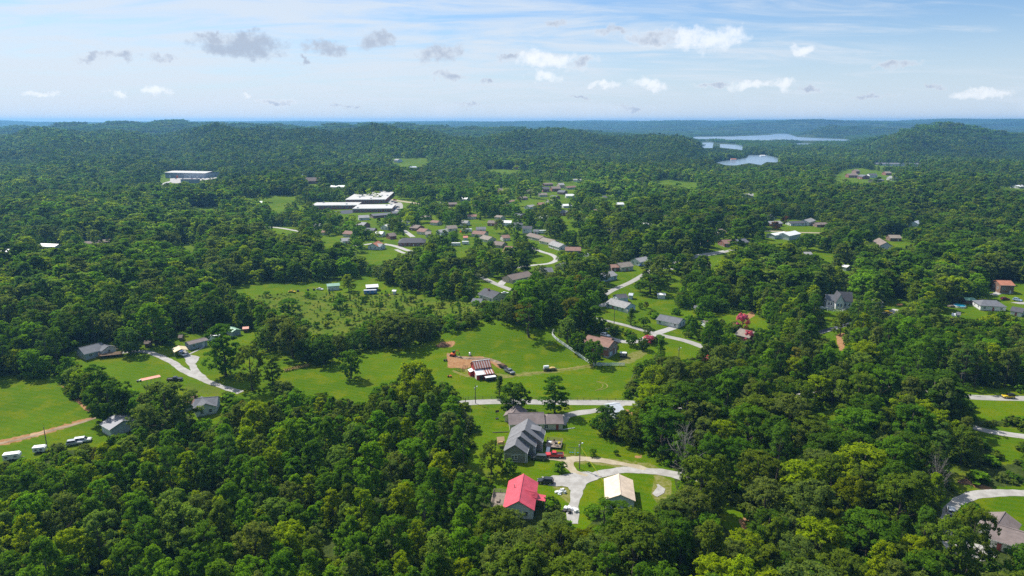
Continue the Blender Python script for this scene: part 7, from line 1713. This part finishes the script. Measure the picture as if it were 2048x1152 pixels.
def instancer(name, rows, lod, label):
    """one object whose points carry copies of the tree meshes"""
    kinds = sorted({(r_[0], r_[1]) for r_ in rows})
    coll = bpy.data.collections.new(name + '_source')
    for i, kv in enumerate(kinds):
        o = bpy.data.objects.new('%s_%03d' % (name, i), None if False else PROTO[kv][lod]); coll.objects.link(o)
    ix = {kv: i for i, kv in enumerate(kinds)}
    me = bpy.data.meshes.new(name); me.vertices.add(len(rows))
    me.vertices.foreach_set('co', np.array([(r_[2], r_[3], r_[4]) for r_ in rows], np.float32).ravel())
    def att(nm, ty, key, data): me.attributes.new(nm, ty, 'POINT').data.foreach_set(key, data)
    att('pick', 'INT', 'value', np.array([ix[r_[0], r_[1]] for r_ in rows], np.int32))
    att('turn', 'FLOAT_VECTOR', 'vector', np.array([(0, 0, r_[7]) for r_ in rows], np.float32).ravel())
    att('size', 'FLOAT_VECTOR', 'vector', np.array([(r_[5], r_[5], r_[6]) for r_ in rows], np.float32).ravel())
    att('tint', 'FLOAT_COLOR', 'color', np.array([(*r_[8], 1) for r_ in rows], np.float32).ravel())
    o = obj(name, me); tag(o, label, None, None, 'stuff')
    ng = bpy.data.node_groups.new(name, 'GeometryNodeTree')
    ng.interface.new_socket('Geometry', in_out='INPUT', socket_type='NodeSocketGeometry'); ng.interface.new_socket('Geometry', in_out='OUTPUT', socket_type='NodeSocketGeometry')
    gi = ng.nodes.new('NodeGroupInput'); go = ng.nodes.new('NodeGroupOutput'); ip = ng.nodes.new('GeometryNodeInstanceOnPoints')
    ci = ng.nodes.new('GeometryNodeCollectionInfo'); ci.inputs[0].default_value = coll; ci.inputs[1].default_value = True; ci.inputs[2].default_value = True
    def na(nm, ty):
        a = ng.nodes.new('GeometryNodeInputNamedAttribute'); a.data_type = ty; a.inputs[0].default_value = nm; return a.outputs[0]
    e2r = ng.nodes.new('FunctionNodeEulerToRotation'); L = ng.links.new
    L(gi.outputs[0], ip.inputs['Points']); L(ci.outputs[0], ip.inputs['Instance']); ip.inputs['Pick Instance'].default_value = True
    L(na('pick', 'INT'), ip.inputs['Instance Index']); L(na('turn', 'FLOAT_VECTOR'), e2r.inputs[0]); L(e2r.outputs[0], ip.inputs['Rotation'])
    L(na('size', 'FLOAT_VECTOR'), ip.inputs['Scale']); L(ip.outputs[0], go.inputs[0])
    md = o.modifiers.new('copies', 'NODES'); md.node_group = ng
    return o

MAX_EACH = 290
def place_trees():
    best = {}
    for t in TREES:
        t['D'] = math.hypot(t['x'], t['y']); px, py, _ = project(np.float64(t['x']), np.float64(t['y']), np.float64(t['z'] + 5))
        H0 = PROTO[t['kind'], 0]['H']; px2, py2, _ = project(np.float64(t['x']), np.float64(t['y']), np.float64(t['z'] + H0 * t['sz']))
        seen = -30 < px < 2078 and py2 < 1150
        t['score'] = (1e3 if t['pick'] else 0) + (t['sx'] * PROTO[t['kind'], 0]['r'] / t['D'] if seen else -1)
        best.setdefault(t['kind'], []).append(t)
    rest = []
    for kind, L in best.items():
        L.sort(key=lambda t: -t['score'])
        for i, t in enumerate(L):
            if i < MAX_EACH and t['score'] > 0: single_tree(t)
            else: rest.append((kind, t['v'], t['x'], t['y'], t['z'], t['sx'], t['sz'], t['rz'], t['tint'], 'full' if t['D'] < 340 else 'mid'))
    return rest
def single_tree(t):
    kind = t['kind']; nm, cat = NAMES[kind]; pr = PROTO[kind, t['v']]
    h = pr['H'] * t['sz']
    if t['label']: lab, grp = t['label'], None
    elif 'lab' in t: lab = t['lab']; grp = lab
    else:
        q = {'oak': (9.5, 12.5), 'poplar': (11.5, 14), 'sapling': (7.5, 9.5)}.get(kind, (8, 12))
        size = 'small' if h < q[0] else 'medium' if h < q[1] else 'tall'
        lab = size + ' ' + t['colour'] + ' ' + cat.replace('round tree', 'rounded tree') + ' ' + t['zone']; grp = cat + 's ' + t['zone']
    o = thing(nm, lab, cat, (t['x'], t['y'], t['z']), t['rz'], grp)
    rs = random.Random(int(t['x'] * 97 + t['y'] * 31)); o.scale = (t['sx'] * rs.uniform(.84, 1.08), t['sx'] * rs.uniform(.84, 1.1), t['sz'])
    tk = obj('trunk', pr['trunk'], None, o)
    if 'full' in pr:
        cr = obj('crown', pr['full'], None, o); cr['tint'] = t['tint']
# ------------------------------------------------------------------ plant everything
build_keep()
meadow_growth()
scatter_near(82, NEAR_END, 4.3)
scatter_far(NEAR_END, 1100, 6.0, 1); scatter_far(1100, 3000, 7.6, 2)
rest = place_trees()
for lod, nm, lab in (('full', 'woodland', 'dense green woodland filling in behind the single trees'), ('mid', 'valley_woodland', 'green woodland covering the valley between clearings'),
                     ('far', 'hillside_forest', 'dark green forest covering the hills')):
    rows = [r_ for r_ in rest + FAR if r_[9] == lod]
    if rows: instancer(nm, rows, lod, lab)

instancer('undergrowth', low_growth(), 'mid', 'weeds and brush of the meadow and wood edges')

# ------------------------------------------------------------------ forest on the far ridges: pieces of canopy
def canopy_piece(seed, side, n, hmin, hmax):
    rng = np.random.default_rng(seed); parts = []
    xy = rng.uniform(-side / 2, side / 2, (n, 2)); h = rng.uniform(hmin, hmax, n)
    C = np.concatenate([xy, (h * .62)[:, None]], 1); L = np.stack([h * .42, h * .42, h * .42], -1) * rng.uniform(.8, 1.25, (n, 1))
    return crown_mesh('canopy', [leaves(rng, C, L, 7, 2, h.mean() * .16, h.mean() * .24, -40, low=-.1)], 'leaf')
def far_canopy(D0, D1, side, n, seed, hs, name):
    for v in range(3): PROTO[name, v] = dict(far=canopy_piece(seed + v, side * 1.15, n, *hs))
    rng = np.random.default_rng(seed); rows = []
    ys = np.arange(D0 * .6, D1, side)
    for y in ys:
        half = y * .83
        for x in np.arange(-half, half, side):
            if not D0 <= math.hypot(x, y) < D1: continue
            xx, yy = x + rng.uniform(-.2, .2) * side, y + rng.uniform(-.2, .2) * side
            z = G(xx, yy); px, py, _ = project(np.array([xx, xx - side * .45, xx + side * .45]), np.full(3, yy), np.array([z, z + 6, z + 6]))
            if look(M_OPEN, px, py).sum() > 0 or look(M_LAKE, px, py).sum() > 0: continue
            c = TINT[['dark green', 'deep green', 'mid green', 'olive green', 'deep green'][int(rng.integers(5))]]; f = rng.uniform(.6, .85)
            rows.append((name, int(rng.integers(3)), xx, yy, z - 1.5, 1.0, rng.uniform(.8, 1.2), rng.uniform(0, 6.28), tuple(a * f for a in c), 'far'))
    return rows
rows_c = far_canopy(3000, 6200, 62, 46, 40, (9, 15), 'canopy_a')
instancer('ridge_forest', rows_c, 'far', 'dark forest on the ridges around the lake')
rows_c = far_canopy(6200, 14500, 150, 90, 60, (12, 20), 'canopy_b')
instancer('distant_forest', rows_c, 'far', 'bluish forest on the most distant ridges')

# ------------------------------------------------------------------ the summer haze
def build_haze():
    a, b = -17000, 17000
    V = [(x, y, z) for z in (-40, max(GZMAX + 26, 120)) for (x, y) in ((a, -3000), (b, -3000), (b, 16500), (a, 16500))]
    F = [(3, 2, 1, 0), (4, 5, 6, 7), (0, 1, 5, 4), (1, 2, 6, 5), (2, 3, 7, 6), (3, 0, 4, 7)]
    m, t, out = material('haze')
    v = t.new('ShaderNodeVolumePrincipled'); v.inputs['Color'].default_value = (.24, .57, 1.0, 1); v.inputs['Density'].default_value = HAZE
    v.inputs['Anisotropy'].default_value = .25
    t.put(out.inputs['Volume'], v.outputs[0])
    m.cycles.volume_sampling = 'DISTANCE'
    tag(obj('haze', mesh_py('haze', V, F), 'haze'), 'pale blue summer haze over the valley', None, None, 'stuff')
HAZE = 8.6e-5
build_haze()
